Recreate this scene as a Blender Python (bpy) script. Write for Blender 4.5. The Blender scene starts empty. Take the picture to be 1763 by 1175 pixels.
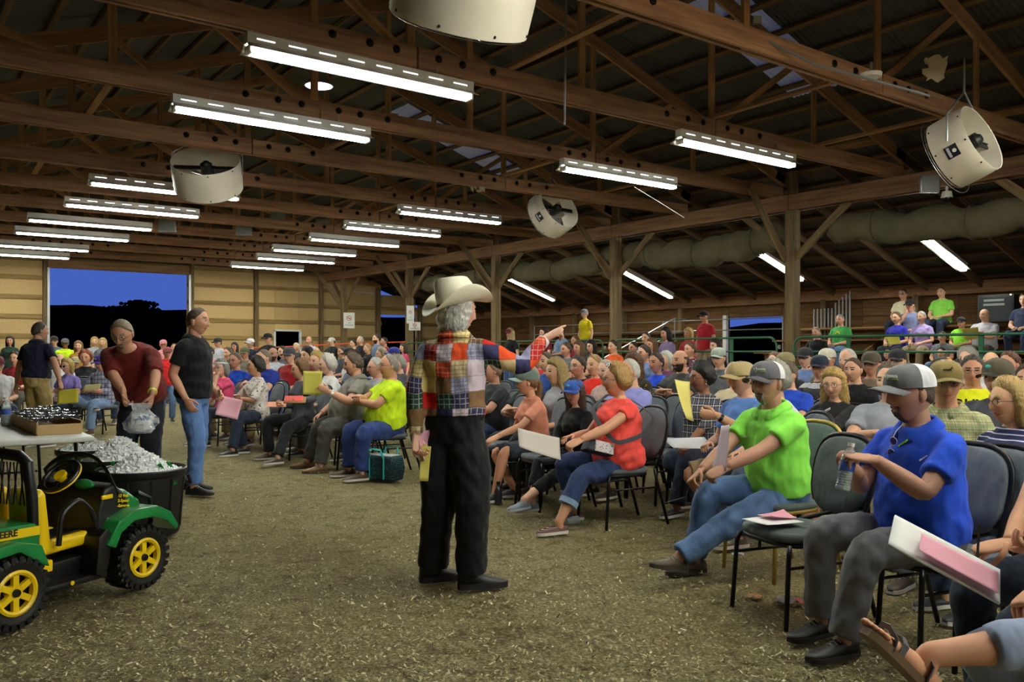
import bpy, bmesh, math, random
import numpy as np
from mathutils import Vector, Matrix
random.seed(7); rng = np.random.default_rng(7)
PI = math.pi
scene = bpy.context.scene
C = scene.collection

# ---------------------------------------------------------------- camera, sky, exposure
F, HOR, CAMH, YAW = 1475.0, 605.0, 1.37, 0.641
cam_d = bpy.data.cameras.new('camera'); cam = bpy.data.objects.new('camera', cam_d); C.objects.link(cam)
cam_d.sensor_width = 36.0; cam_d.lens = F / 1763.0 * 36.0; cam_d.shift_y = (HOR - 587.5) / 1763.0
cam_d.clip_start = 0.05; cam_d.clip_end = 600
cam.location = (0, 0, CAMH); cam.rotation_euler = (PI / 2, 0, -YAW)
scene.camera = cam
world = bpy.data.worlds.new('dusk_sky'); scene.world = world; world.use_nodes = True
wb = world.node_tree.nodes['Background']
wb.inputs[0].default_value = (0.058, 0.122, 0.50, 1); wb.inputs[1].default_value = 1.0
TUBE_POWER = 86.0
vs = scene.view_settings
vs.view_transform = 'Standard'; vs.look = 'None'; vs.gamma = 1.0; vs.exposure = 0.0; vs.use_curve_mapping = False

SY, CY = math.sin(YAW), math.cos(YAW)
def P(px, py, d):
    """world point seen at a photo pixel at camera depth d"""
    xc = (px - 881.5) / F * d
    return Vector((SY * d + CY * xc, CY * d - SY * xc, CAMH - (py - HOR) / F * d))
def PZ(px, py, z):
    return P(px, py, (CAMH - z) * F / (py - HOR))
def G(px, py):
    return PZ(px, py, 0.0)
def DG(py, z=0.0):
    return (CAMH - z) * F / (py - HOR)
def rz_cam(a):
    """heading: a degrees clockwise from straight away from the camera -> rotation z of a thing facing local +Y"""
    return -(YAW + math.radians(a))

# ---------------------------------------------------------------- materials
def lin(c):
    if isinstance(c, str):
        c = c.lstrip('#'); c = tuple(int(c[i:i + 2], 16) / 255 for i in (0, 2, 4))
    elif max(c) > 1.0: c = tuple(v / 255 for v in c)
    return tuple((v / 12.92 if v <= .04045 else ((v + .055) / 1.055) ** 2.4) for v in c)
MATS = {}
class NT:
    def __init__(s, name):
        s.m = bpy.data.materials.new(name); s.m.use_nodes = True
        s.t = s.m.node_tree; s.n = s.t.nodes; s.b = s.n['Principled BSDF']
    def new(s, typ, **kw):
        n = s.n.new(typ)
        for k, v in kw.items():
            if k.startswith('i_'):
                key = k[2:]; key = int(key) if key.isdigit() else key.replace('_', ' ')
                n.inputs[key].default_value = v
            else: setattr(n, k, v)
        return n
    def link(s, a, b): s.t.links.new(a, b)
    def coord(s, out='Object', scale=(1, 1, 1), rot=(0, 0, 0)):
        tc = s.new('ShaderNodeTexCoord'); mp = s.new('ShaderNodeMapping')
        mp.inputs['Scale'].default_value = scale; mp.inputs['Rotation'].default_value = rot
        s.link(tc.outputs[out], mp.inputs['Vector']); return mp.outputs[0]
    def noise(s, vec, scale, detail=3, rough=.55):
        n = s.new('ShaderNodeTexNoise'); n.inputs['Scale'].default_value = scale
        n.inputs['Detail'].default_value = detail; n.inputs['Roughness'].default_value = rough
        s.link(vec, n.inputs['Vector']); return n.outputs['Fac']
    def ramp(s, fac, stops):
        r = s.new('ShaderNodeValToRGB'); e = r.color_ramp.elements
        while len(e) < len(stops): e.new(.5)
        for i, (p, c) in enumerate(stops):
            e[i].position = p; e[i].color = (*c[:3], 1)
        s.link(fac, r.inputs[0]); return r.outputs[0]
    def math(s, op, a, b=None, c=None):
        n = s.new('ShaderNodeMath', operation=op)
        for i, v in enumerate((a, b, c)):
            if v is None: continue
            if isinstance(v, (int, float)): n.inputs[i].default_value = v
            else: s.link(v, n.inputs[i])
        return n.outputs[0]
    def mix(s, fac, a, b, blend='MIX'):
        n = s.new('ShaderNodeMix', data_type='RGBA', blend_type=blend)
        for i, v in ((0, fac), (6, a), (7, b)):
            if isinstance(v, (int, float)): n.inputs[i].default_value = v
            elif isinstance(v, tuple): n.inputs[i].default_value = (*v[:3], 1)
            else: s.link(v, n.inputs[i])
        return n.outputs[2]
    def bump(s, h, strength=.3, dist=.01):
        n = s.new('ShaderNodeBump'); n.inputs['Strength'].default_value = strength; n.inputs['Distance'].default_value = dist
        s.link(h, n.inputs['Height']); s.link(n.outputs[0], s.b.inputs['Normal'])
    def col(s, c):
        if isinstance(c, tuple): s.b.inputs['Base Color'].default_value = (*c[:3], 1)
        else: s.link(c, s.b.inputs['Base Color'])

def plain(name, c, rough=.6, metal=0.0, spec=.5, noise=.10, nscale=12, bump=0.0, bscale=40, coat=0):
    if name in MATS: return MATS[name]
    t = NT(name); c = lin(c)
    v = t.coord()
    f = t.noise(v, nscale)
    t.col(t.mix(f, tuple(x * (1 - noise) for x in c), tuple(min(1, x * (1 + noise)) for x in c)))
    t.b.inputs['Roughness'].default_value = rough; t.b.inputs['Metallic'].default_value = metal
    t.b.inputs['Specular IOR Level'].default_value = spec; t.b.inputs['Coat Weight'].default_value = coat
    if bump: t.bump(t.noise(v, bscale), bump)
    MATS[name] = t.m; return t.m
def cloth(c, kind='plain', name=None):
    """fabric with soft folds; kind picks weave contrast"""
    nm = name or 'cloth_%02x%02x%02x_%s' % (*[int(255 * x) for x in (lin(c))], kind)
    if nm in MATS: return MATS[nm]
    t = NT(nm); c = lin(c); v = t.coord()
    f = t.noise(v, 6, 4); w = t.noise(v, 160, 2)
    k = {'plain': .12, 'denim': .32, 'heather': .2}[kind]
    base = t.mix(f, tuple(x * (1 - k) for x in c), tuple(min(1, x * (1 + k)) for x in c))
    base = t.mix(t.math('MULTIPLY', w, .35 if kind != 'plain' else .15), base, tuple(min(1, x * 1.5 + .02) for x in c))
    t.col(base)
    t.b.inputs['Roughness'].default_value = .85; t.b.inputs['Specular IOR Level'].default_value = .2
    t.b.inputs['Sheen Weight'].default_value = .08
    fold = t.noise(t.coord(scale=(1, 1, .55)), 11, 2, .45)
    t.bump(fold, .42, .055)
    MATS[nm] = t.m; return t.m
def wood(name, c1, c2, scale=1.0, rough=.75, vary=.35):
    """boards with grain along local X"""
    if name in MATS: return MATS[name]
    t = NT(name); c1, c2 = lin(c1), lin(c2)
    oi = t.new('ShaderNodeObjectInfo')
    off = t.new('ShaderNodeVectorMath', operation='ADD'); t.link(t.coord(scale=(.35 * scale, 5 * scale, 5 * scale)), off.inputs[0])
    sc = t.new('ShaderNodeVectorMath', operation='SCALE'); sc.inputs[0].default_value = (37, 53, 71); t.link(oi.outputs['Random'], sc.inputs['Scale'])
    t.link(sc.outputs[0], off.inputs[1])
    f = t.noise(off.outputs[0], 3.0, 6, .65)
    g = t.ramp(f, [(.30, c1), (.68, c2)])
    br = t.math('MULTIPLY_ADD', oi.outputs['Random'], vary, 1 - vary / 2)
    hs = t.new('ShaderNodeHueSaturation'); t.link(g, hs.inputs['Color']); t.link(br, hs.inputs['Value'])
    t.col(hs.outputs[0]); t.b.inputs['Roughness'].default_value = rough; t.b.inputs['Specular IOR Level'].default_value = .25
    t.bump(f, .25, .004)
    MATS[name] = t.m; return t.m
def emis(name, c, s):
    if name in MATS: return MATS[name]
    t = NT(name); t.b.inputs['Emission Color'].default_value = (*c, 1); t.b.inputs['Emission Strength'].default_value = s
    t.col(c); MATS[name] = t.m; return t.m
def glassy(name, c, rough=.05, trans=.9, ior=1.33):
    if name in MATS: return MATS[name]
    t = NT(name); t.col(lin(c)); t.b.inputs['Roughness'].default_value = rough
    t.b.inputs['Transmission Weight'].default_value = trans; t.b.inputs['IOR'].default_value = ior
    MATS[name] = t.m; return t.m

# ---------------------------------------------------------------- mesh helpers
class Buf:
    """collects verts and faces of ONE part"""
    def __init__(s): s.v = []; s.f = []; s.mi = []; s.n = 0
    def add(s, verts, faces, mi=0):
        verts = [tuple(map(float, p)) for p in verts]
        s.v += verts; s.f += [tuple(i + s.n for i in f) for f in faces]; s.mi += [mi] * len(faces); s.n += len(verts)
        return s
    def box(s, c, size, rot=None, mi=0, taper=1.0):
        hx, hy, hz = (v / 2 for v in size)
        vs_ = [(x * (taper if z > 0 else 1), y * (taper if z > 0 else 1), z) for z in (-hz, hz) for x, y in ((-hx, -hy), (hx, -hy), (hx, hy), (-hx, hy))]
        if rot is not None: vs_ = [tuple(rot @ Vector(p)) for p in vs_]
        return s.add([(p[0] + c[0], p[1] + c[1], p[2] + c[2]) for p in vs_],
                     [(3, 2, 1, 0), (4, 5, 6, 7), (0, 1, 5, 4), (1, 2, 6, 5), (2, 3, 7, 6), (3, 0, 4, 7)], mi)
    def cyl(s, p, q, r, r2=None, seg=12, mi=0, cap=True):
        p, q = Vector(p), Vector(q); r2 = r if r2 is None else r2
        d = (q - p).normalized(); u = d.orthogonal().normalized(); w = d.cross(u)
        vs_ = []
        for c, rr in ((p, r), (q, r2)):
            for i in range(seg):
                a = 2 * PI * i / seg; vs_.append(tuple(c + u * (rr * math.cos(a)) + w * (rr * math.sin(a))))
        f = [(i, (i + 1) % seg, seg + (i + 1) % seg, seg + i) for i in range(seg)]
        if cap: f += [tuple(range(seg))[::-1], tuple(range(seg, 2 * seg))]
        return s.add(vs_, f, mi)
    def lathe(s, prof, seg=24, axis='z', c=(0, 0, 0), mi=0, closed=False):
        vs_ = []; n = len(prof)
        for i in range(seg):
            a = 2 * PI * i / seg; ca, sa = math.cos(a), math.sin(a)
            for r, h in prof:
                p = (r * ca, r * sa, h)
                if axis == 'x': p = (h, r * ca, r * sa)
                if axis == 'y': p = (r * sa, h, r * ca)
                vs_.append((p[0] + c[0], p[1] + c[1], p[2] + c[2]))
        f = []
        for i in range(seg):
            j = (i + 1) % seg
            for k in range(n - 1 if not closed else n):
                k2 = (k + 1) % n
                f.append((i * n + k, j * n + k, j * n + k2, i * n + k2))
        return s.add(vs_, f, mi)
    def ell(s, c, r, seg=12, rings=8, rot=None, mi=0):
        vs_ = [(0, 0, -1)]; f = []
        for i in range(1, rings):
            t = PI * i / rings
            for j in range(seg):
                a = 2 * PI * j / seg; vs_.append((math.sin(t) * math.cos(a), math.sin(t) * math.sin(a), -math.cos(t)))
        vs_.append((0, 0, 1)); L = len(vs_) - 1
        for j in range(seg):
            k = (j + 1) % seg; f.append((0, 1 + k, 1 + j)); f.append((L, L - seg + j, L - seg + k))
            for i in range(rings - 2):
                a = 1 + i * seg; f.append((a + j, a + k, a + seg + k, a + seg + j))
        out = []
        for p in vs_:
            q = Vector((p[0] * r[0], p[1] * r[1], p[2] * r[2]))
            if rot is not None: q = rot @ q
            out.append((q.x + c[0], q.y + c[1], q.z + c[2]))
        return s.add(out, f, mi)
    def tube(s, pts, rad, seg=8, ref=None, mi=0, cap=True, round_cap=False):
        pts = [np.array(p, float) for p in pts]; n = len(pts)
        rads = [(r, r) if np.isscalar(r) else tuple(r) for r in (rad if isinstance(rad, (list, tuple, np.ndarray)) else [rad] * n)]
        T = []
        for i in range(n):
            d = pts[min(i + 1, n - 1)] - pts[max(i - 1, 0)]; T.append(d / (np.linalg.norm(d) + 1e-9))
        if ref is None: ref = np.array([0, 0, 1.0]) if abs(T[0][2]) < .9 else np.array([1.0, 0, 0])
        U = np.array(ref, float)
        if round_cap:
            def ends(p, t, r, sgn):
                out = []
                for k in ((.55, .80), (.9, .42)): out.append((p + t * sgn * k[0] * max(r), (r[0] * k[1], r[1] * k[1])))
                return out
            a = ends(pts[0], T[0], rads[0], -1)[::-1]; b = ends(pts[-1], T[-1], rads[-1], 1)
            pts = [x[0] for x in a] + pts + [x[0] for x in b]; rads = [x[1] for x in a] + rads + [x[1] for x in b]
            T = [T[0]] * 2 + T + [T[-1]] * 2; n = len(pts)
        an = np.linspace(0, 2 * PI, seg, endpoint=False); ca, sa = np.cos(an), np.sin(an)
        V = []
        for p, t, r in zip(pts, T, rads):
            U = U - t * U.dot(t); U = U / (np.linalg.norm(U) + 1e-9); W = np.cross(t, U)
            V.append(p + np.outer(ca * r[0], U) + np.outer(sa * r[1], W))
        V = np.concatenate(V); f = []
        for i in range(n - 1):
            for j in range(seg):
                k = (j + 1) % seg; f.append((i * seg + j, i * seg + k, (i + 1) * seg + k, (i + 1) * seg + j))
        if cap: f += [tuple(range(seg))[::-1], tuple(range((n - 1) * seg, n * seg))]
        return s.add(V, f, mi)
    def prism(s, outline, axis, a, b, mi=0):
        """closed 2-D outline extruded along an axis from a to b; outline gives the two other axes in order"""
        n = len(outline)
        def mk(p, h):
            if axis == 'x': return (h, p[0], p[1])
            if axis == 'y': return (p[0], h, p[1])
            return (p[0], p[1], h)
        return s.add([mk(p, a) for p in outline] + [mk(p, b) for p in outline],
                     [tuple(range(n))[::-1], tuple(range(n, 2 * n))] + [(i, (i + 1) % n, n + (i + 1) % n, n + i) for i in range(n)], mi)
    def mesh(s, name, smooth=True, fix=True):
        m = bpy.data.meshes.new(name); m.from_pydata(s.v, [], s.f)
        if any(s.mi): m.polygons.foreach_set('material_index', s.mi)
        if fix:
            bm = bmesh.new(); bm.from_mesh(m); bmesh.ops.recalc_face_normals(bm, faces=bm.faces); bm.to_mesh(m); bm.free()
        if smooth: m.polygons.foreach_set('use_smooth', [True] * len(m.polygons))
        m.update(); return m
    def bevel(s, name, w=.006, seg=2, smooth=True, angle=.6):
        m = s.mesh(name, smooth)
        bm = bmesh.new(); bm.from_mesh(m)
        es = [e for e in bm.edges if len(e.link_faces) == 2 and e.calc_face_angle(0) > angle]
        bmesh.ops.bevel(bm, geom=es, offset=w, segments=seg, affect='EDGES', profile=.6, clamp_overlap=True)
        bm.to_mesh(m); bm.free()
        if smooth: m.polygons.foreach_set('use_smooth', [True] * len(m.polygons)); sharp(m)
        return m
def sharp(m, ang=.7):
    try: m.set_sharp_from_angle(angle=ang)
    except Exception: pass
    return m
def obj(name, me, mat=None, parent=None, loc=None, rot=None, mtx=None, kind=None):
    if isinstance(me, Buf): me = sharp(me.mesh(name))
    o = bpy.data.objects.new(name, me); C.objects.link(o)
    if mat is not None and len(me.materials) == 0:
        for m in (mat if isinstance(mat, (list, tuple)) else [mat]): me.materials.append(m)
    if parent is not None: o.parent = parent
    if mtx is not None: o.matrix_basis = mtx
    if loc is not None: o.location = loc
    if rot is not None: o.rotation_euler = rot
    if kind: o['kind'] = kind
    return o
def tag(o, label, cat, group=None):
    o['label'] = label; o['category'] = cat
    if group: o['group'] = group
    return o
def thing(name, label, cat, loc=(0, 0, 0), rz=0.0, group=None):
    o = bpy.data.objects.new(name, None); C.objects.link(o); o.empty_display_size = .1
    o.location = loc; o.rotation_euler = (0, 0, rz); return tag(o, label, cat, group)
def struct(name, me=None, mat=None, loc=None):
    o = obj(name, me, mat, loc=loc) if me is not None else bpy.data.objects.new(name, None)
    if me is None: C.objects.link(o)
    o['kind'] = 'structure'; return o
def beam(name, p, q, w, h, mat, parent=None, up=(0, 0, 1)):
    """a board from p to q: w across, h along 'up'; grain along local X"""
    p, q = Vector(p), Vector(q); d = q - p; L = d.length; d.normalize()
    u = Vector(up); u = (u - d * u.dot(d)).normalized(); s = u.cross(d)
    b = Buf().box((0, 0, 0), (L, w, h))
    m = Matrix((d, s, u)).transposed().to_4x4(); m.translation = (p + q) / 2
    if parent is not None and parent.parent is None: m = parent.matrix_basis.inverted() @ m
    return obj(name, b.mesh(name, smooth=False, fix=False), mat, parent, mtx=m)
def copy_tree(o, parent=None):
    c = o.copy(); C.objects.link(c); c.parent = parent
    for ch in o.children: copy_tree(ch, c)
    return c
def text_mesh(txt, size, depth=.0008, font_bold=False):
    cu = bpy.data.curves.new('t', 'FONT'); cu.body = txt; cu.size = size; cu.extrude = depth; cu.align_x = 'CENTER'; cu.align_y = 'CENTER'
    cu.resolution_u = 2
    if font_bold: cu.offset = size * .025
    o = bpy.data.objects.new('t', cu); C.objects.link(o)
    dg = bpy.context.evaluated_depsgraph_get(); m = bpy.data.meshes.new_from_object(o.evaluated_get(dg))
    bpy.data.objects.remove(o); bpy.data.curves.remove(cu); return m
def frame_mtx(o, x, y, z=None):
    x = Vector(x).normalized(); y = Vector(y); y = (y - x * y.dot(x)).normalized(); z = x.cross(y)
    m = Matrix((x, y, z)).transposed().to_4x4(); m.translation = Vector(o); return m
# ================================================================ the place: shed, aisle, outside
RX, ZR, PX, OX, LX, YB, YF = 6.8, 7.25, 13.85, 19.7, -6.1, 31.0, -14.0
def roof_z(x): return ZR - abs(x - RX) / 3.0
TY = [7.72 + 2.4 * k for k in range(-4, 10)]          # trusses
POSTY = [9.75 + 4.78 * k for k in range(-2, 5)]

# --- materials of the building
t = NT('wood_shavings_floor'); v = t.coord()
v2 = t.coord(scale=(1, 1, 1), rot=(0, 0, .7))
big = t.noise(v, .55, 4); mid = t.noise(v, 7, 5, .7); fine = t.noise(v2, 55, 5, .75); flk = t.new('ShaderNodeTexVoronoi'); flk.inputs['Scale'].default_value = 70; t.link(v, flk.inputs['Vector'])
base = t.ramp(fine, [(.22, lin('#2f2a18')), (.44, lin('#837a55')), (.62, lin('#b9b088')), (.80, lin('#ece4c4'))])
base = t.mix(t.ramp(mid, [(.30, (.9, .9, .9)), (.50, (0, 0, 0))]), base, lin('#64553a'))
base = t.mix(t.math('MULTIPLY', t.ramp(big, [(.42, (0, 0, 0)), (.66, (1, 1, 1))]), .45), base, lin('#6b5a37'))
t.col(base); t.b.inputs['Roughness'].default_value = .95; t.b.inputs['Specular IOR Level'].default_value = .15
t.bump(t.math('ADD', fine, t.math('MULTIPLY', mid, 1.5)), .9, .03); M_floor = t.m
t = NT('strand_board'); v = t.coord()
oi = t.new('ShaderNodeObjectInfo')
n1 = t.noise(t.coord(scale=(3, 3, 9)), 6, 5, .7); n2 = t.noise(v, 30, 4, .7)
c = t.ramp(n1, [(.3, lin('#c09a60')), (.5, lin('#e0bd80')), (.7, lin('#eccf98'))])
c = t.mix(t.math('MULTIPLY', n2, .4), c, lin('#8a6a36'))
hs = t.new('ShaderNodeHueSaturation'); t.link(c, hs.inputs['Color']); t.link(t.math('MULTIPLY_ADD', oi.outputs['Random'], .3, .8), hs.inputs['Value']); t.col(hs.outputs[0])
t.b.inputs['Roughness'].default_value = .7; M_osb = t.m
M_chord = wood('weathered_truss_pine', '#775440', '#b08862')
M_web = wood('pale_truss_pine', '#80603f', '#bd946a')
M_post = wood('grey_brown_post_wood', '#4e3f2b', '#8a7350')
M_girt = wood('girt_pine', '#6f5a35', '#a98a55')
M_dark = wood('dark_stained_boards', '#4a3219', '#7d5a33')
M_purl = wood('dusty_purlin_wood', '#4b3d2c', '#7a6346')
M_seatw = wood('bleacher_plank_wood', '#5a4024', '#8d6b41')
M_roof = plain('dull_galvanised_roofing', '#4c4c49', .6, .5, noise=.25, nscale=3)
t = NT('translucent_roof_panel'); t.col(lin('#c9d3dc')); t.b.inputs['Roughness'].default_value = .5
tr = t.new('ShaderNodeBsdfTranslucent'); tr.inputs[0].default_value = (.8, .85, .9, 1)
mx = t.new('ShaderNodeMixShader'); mx.inputs[0].default_value = .09
t.link(t.b.outputs[0], mx.inputs[1]); t.link(tr.outputs[0], mx.inputs[2]); t.link(mx.outputs[0], t.n['Material Output'].inputs[0]); M_sky = t.m
M_gable = plain('shadow_toned_gable', '#5d5244', .7, .1, noise=.2, nscale=2)  # dark tone stands for the shadow high on the end wall
M_white = plain('white_enamel', '#e6e4dc', .4)
M_galv = plain('galvanised_steel', '#9a9c9c', .4, .8)
M_black = plain('black_steel', '#141414', .45, spec=.4)
M_green = plain('green_painted_pipe', '#1f5c3c', .4, spec=.5, noise=.2)
M_bolt = plain('dark_bolt_iron', '#191613', .6, .5)
M_tarp = plain('dirty_canvas_tarp', '#5e573f', .95, noise=.4, nscale=4, bump=.6, bscale=9)
M_soil = plain('night_field', '#060806', .98, spec=0, noise=.3, nscale=.2)

# --- floor and outside
b = Buf(); nx, ny = 64, 80
xs = np.linspace(LX, OX, nx); ys = np.linspace(YF, YB, ny)
hz = np.array([[.012 * math.sin(x * 2.1 + 1.3 * math.sin(y * 1.7)) + .010 * math.sin(y * 3.3 + x) for x in xs] for y in ys])
b.add([(x, y, hz[j][i] - .02) for j, y in enumerate(ys) for i, x in enumerate(xs)], [(j * nx + i, j * nx + i + 1, (j + 1) * nx + i + 1, (j + 1) * nx + i) for j in range(ny - 1) for i in range(nx - 1)])
struct('floor', b, M_floor)
struct('ground_outside', Buf().add([(-300, -300, -.12), (500, -300, -.12), (500, 500, -.12), (-300, 500, -.12)], [(0, 1, 2, 3)]).mesh('ground_outside', fix=False), M_soil)
# wooded ridge beyond the big doorway
M_leafd = plain('night_foliage', '#040604', 1.0, spec=0, noise=.4, nscale=.8)
b = Buf(); W = 90; prof = []
for i in range(W + 1):
    x = -60 + 260 * i / W
    prof.append((x, 10.2 + .25 * math.sin(x * .05) + .18 * math.sin(x * .21 + 1) + .1 * math.sin(x * .6)))
vv = []
for x, h in prof:
    vv += [(x, 150, -.2), (x, 172, h * .82), (x, 190, h), (x, 260, h * .9), (x, 280, -.2)]
b.add(vv, [(i * 5 + k, (i + 1) * 5 + k, (i + 1) * 5 + k + 1, i * 5 + k + 1) for i in range(W) for k in range(4)])
struct('wooded_ridge_ground', b, M_leafd)
b = Buf(); vv = []
for i in range(41):
    y = -60 + 200 * i / 40; h = 3.75 + .2 * math.sin(y * .3) + .12 * math.sin(y * .9); vv += [(62, y, -.2), (66, y, h), (80, y, h * .9), (86, y, -.2)]
struct('hedge_bank_ground', b.add(vv, [(i * 4 + k, (i + 1) * 4 + k, (i + 1) * 4 + k + 1, i * 4 + k + 1) for i in range(40) for k in range(3)]), M_leafd)
def far_tree(px, top_y, d, wd, label, seedv):
    r = random.Random(seedv); base = P(px, HOR, d); ztop = CAMH + (HOR - top_y) / F * d
    root = thing('far_tree', label, 'tree', (base.x, base.y, 0), 0, 'dark trees seen through the big doorway')
    bb = Buf()
    for k in range(16):
        a = r.uniform(0, 2 * PI); rr = wd * r.uniform(0, .5); h = ztop * r.uniform(.55, .93)
        s = wd * r.uniform(.12, .26); bb.ell((rr * math.cos(a), rr * math.sin(a), h - s * .3), (s, s, s * .85), 9, 6)
    for k in range(60):
        a = r.uniform(0, 2 * PI); rr = wd * r.uniform(.1, .46); h = ztop * r.uniform(.75, .99) - .10 * rr
        s = wd * r.uniform(.06, .11); bb.ell((rr * math.cos(a), rr * math.sin(a), h), (s, s, s * .8), 5, 4)
    obj('crown', bb, M_leafd, root)
    obj('trunk', Buf().tube([(0, 0, -.1), (.05, 0, ztop * .35), (0, .1, ztop * .75)], [wd * .06, wd * .05, wd * .03]), plain('night_bark', '#211a14', .9), root)
far_tree(232, 517, 186, 7.0, 'tallest dark tree on the ridge in the big doorway', 1)
far_tree(257, 519, 188, 4.6, 'dark tree just right of the tallest ridge tree', 2)
far_tree(134, 526, 186, 5.6, 'rounded dark tree at left edge of the big doorway', 3)
far_tree(190, 527, 188, 4.6, 'low rounded dark tree left of the tallest ridge tree', 4)

# --- walls
def split(a, b, step):
    n = max(1, round((b - a) / step)); return [(a + (b - a) * i / n, a + (b - a) * (i + 1) / n) for i in range(n)]
def wall_cells(u0, u1, z0, z1, opens, du, dz):
    """rectangles tiling a wall, openings left free"""
    us = sorted({u0, u1, *[o[k] for o in opens for k in (0, 1) if u0 < o[k] < u1]})
    out = []
    for a, b_ in zip(us, us[1:]):
        for c, d in split(a, b_, du):
            m = (c + d) / 2; zs = [(z0, z1)]
            for o in opens:
                if o[0] < m < o[1]:
                    zs = [(p, q) for (p0, q0) in zs for (p, q) in ((p0, min(q0, o[2])), (max(p0, o[3]), q0)) if q - p > .02]
            for p, q in zs:
                k = p
                while k < q - .02:
                    e = min(q, (math.floor(k / dz + 1e-6) + 1) * dz); out.append((c, d, k, e)); k = e
    return out
opens_back = [(4.55, 8.85, -1, 4.05), (12.05, 13.0, -1, 2.12), (16.5, 18.1, -1, 2.85)]
wall_back = struct('wall_back')
for c, d, z0, z1 in wall_cells(LX, OX, 0, 4.32, opens_back, 2.44, 1.24):
    zt = min(z1, roof_z((c + d) / 2) - .1)
    if zt - z0 < .05: continue
    obj('strand_board_panel', Buf().box(((c + d) / 2, YB + .01, (z0 + zt) / 2), (d - c - .006, .018, zt - z0 - .006)), M_osb, wall_back)
gb = Buf(); gb.prism([(LX, 4.3), (PX + 2.0, 4.3), (RX, ZR)] if False else [(RX - 8.9, 4.25), (RX + 8.9, 4.25), (RX, ZR - .02)], 'y', YB + .03, YB + .05)
obj('gable_sheet', gb, M_gable, wall_back)
for z in [.62 * k for k in range(1, 7)] + [4.32, 4.9]:
    segs = [(LX, OX)]
    for o in opens_back:
        if z < o[3]: segs = [(p, q) for a, b_ in segs for p, q in ((a, min(b_, o[0])), (max(a, o[1]), b_)) if q - p > .1]
    for a, b_ in segs:
        for p, q in split(a, b_, 4.9):
            if roof_z((p + q) / 2) > z + .2: beam('girt', (p, YB - .05, z), (q, YB - .05, z), .04, .14, M_girt, wall_back)
for x in (LX + .1, -3, 0, 2.2, 4.42, 8.98, 11.3, 13.85, 16.3, 18.25):
    beam('wall_post', (x, YB - .12, -.1), (x, YB - .12, roof_z(x) - .15), .14, .16, M_post, wall_back, up=(0, 1, 0))
beam('door_header', (4.4, YB - .1, 4.18), (9.0, YB - .1, 4.18), .12, .26, M_chord, wall_back)
for x in (12.02, 13.03): beam('door_jamb', (x, YB - .06, 0), (x, YB - .06, 2.16), .07, .1, M_white, wall_back, up=(0, 1, 0))
beam('door_head', (11.98, YB - .06, 2.15), (13.07, YB - .06, 2.15), .1, .07, M_white, wall_back)
for x in (4.5, 8.9): beam('door_track_trim', (x, YB - .2, 0), (x, YB - .2, 4.05), .07, .05, M_galv, wall_back, up=(0, 1, 0))
# long wall behind the bleachers
opens_right = [(14.2, 16.0, -1, 2.32)]
wall_right = struct('wall_right')
for c, d, z0, z1 in wall_cells(YF, YB, 0, 3.0, opens_right, 2.4, .56):
    obj('wall_board', Buf().box((0, 0, 0), (d - c - .008, .022, z1 - z0 - .012)), M_dark, wall_right, mtx=Matrix.Translation((OX + .01, (c + d) / 2, (z0 + z1) / 2)) @ Matrix.Rotation(PI / 2, 4, 'Z'))
for c, d, z0, z1 in wall_cells(YF, YB, 0, 3.0, opens_right, 9, 3.2): obj('wall_backing', Buf().box((OX + .05, (c + d) / 2, (z0 + z1) / 2), (.02, d - c, z1 - z0)), M_dark, wall_right)
for p, q in split(YF, YB, 4.9): beam('wall_plate', (OX - .09, p, 2.80), (OX - .09, q, 2.80), .06, .28, M_chord, wall_right)
for y in [8.0 + 2.44 * k for k in range(-5, 10)]:
    if not 14.1 < y < 16.1: beam('wall_post', (OX - .06, y, 0), (OX - .06, y, 2.7), .14, .14, M_post, wall_right, up=(0, 1, 0))
for y in (16.05,): beam('door_jamb', (OX - .08, y, 0), (OX - .08, y, 2.4), .12, .1, M_white, wall_right, up=(1, 0, 0))
struct('wall_left', Buf().box((LX - .02, (YF + YB) / 2, 1.5), (.04, YB - YF, 3.1)), M_dark)
b = Buf(); b.prism([(LX, 0), (OX, 0), (OX, 2.95), (RX, ZR), (LX, 2.95)], 'y', YF - .06, YF)
struct('wall_front', b, M_dark)

# --- roof: corrugated sheets on purlins, both slopes
def corr_mesh(name, w, x0, x1):
    bb = Buf(); n = 44
    vv = []
    for i in range(n + 1):
        y = w * i / n; z = .011 * math.sin(2 * PI * i / 4)
        vv += [(x0, y, roof_z(x0) + z + .05), (x1, y, roof_z(x1) + z + .05)]
    bb.add(vv, [(2 * i, 2 * i + 1, 2 * i + 3, 2 * i + 2) for i in range(n)]); return bb.mesh(name, fix=False)
for nm, x0, x1 in (('ceiling_right', RX, OX + .5), ('ceiling_left', RX, LX - .5)):
    ce = struct(nm); W = .9
    me = corr_mesh('roof_sheet', W, x0, x1); me.materials.append(M_roof)
    mids = (RX + 2.2, RX + 5.3) if x1 > x0 else None
    k = 0; y = YF
    while y < YB + .3:
        if mids and k in (24, 33):
            for a, b_, m in ((x0, mids[0], M_roof), (mids[0], mids[1], M_sky), (mids[1], x1, M_roof)):
                obj('skylight_sheet' if m is M_sky else 'roof_sheet', corr_mesh('sheet', W, a, b_), m, ce, loc=(0, y, 0))
        else: obj('roof_sheet', me, None, ce, loc=(0, y, 0))
        k += 1; y += W
    sx = 1 if x1 > x0 else -1
    for i in range(0, 22):
        x = RX + sx * (.15 + .60 * i)
        if (x > OX) or (x < LX): break
        beam('purlin', (x, YF, roof_z(x)), (x, YB, roof_z(x)), .09, .05, M_purl, ce, up=(sx / 3.0, 0, 1))

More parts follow.
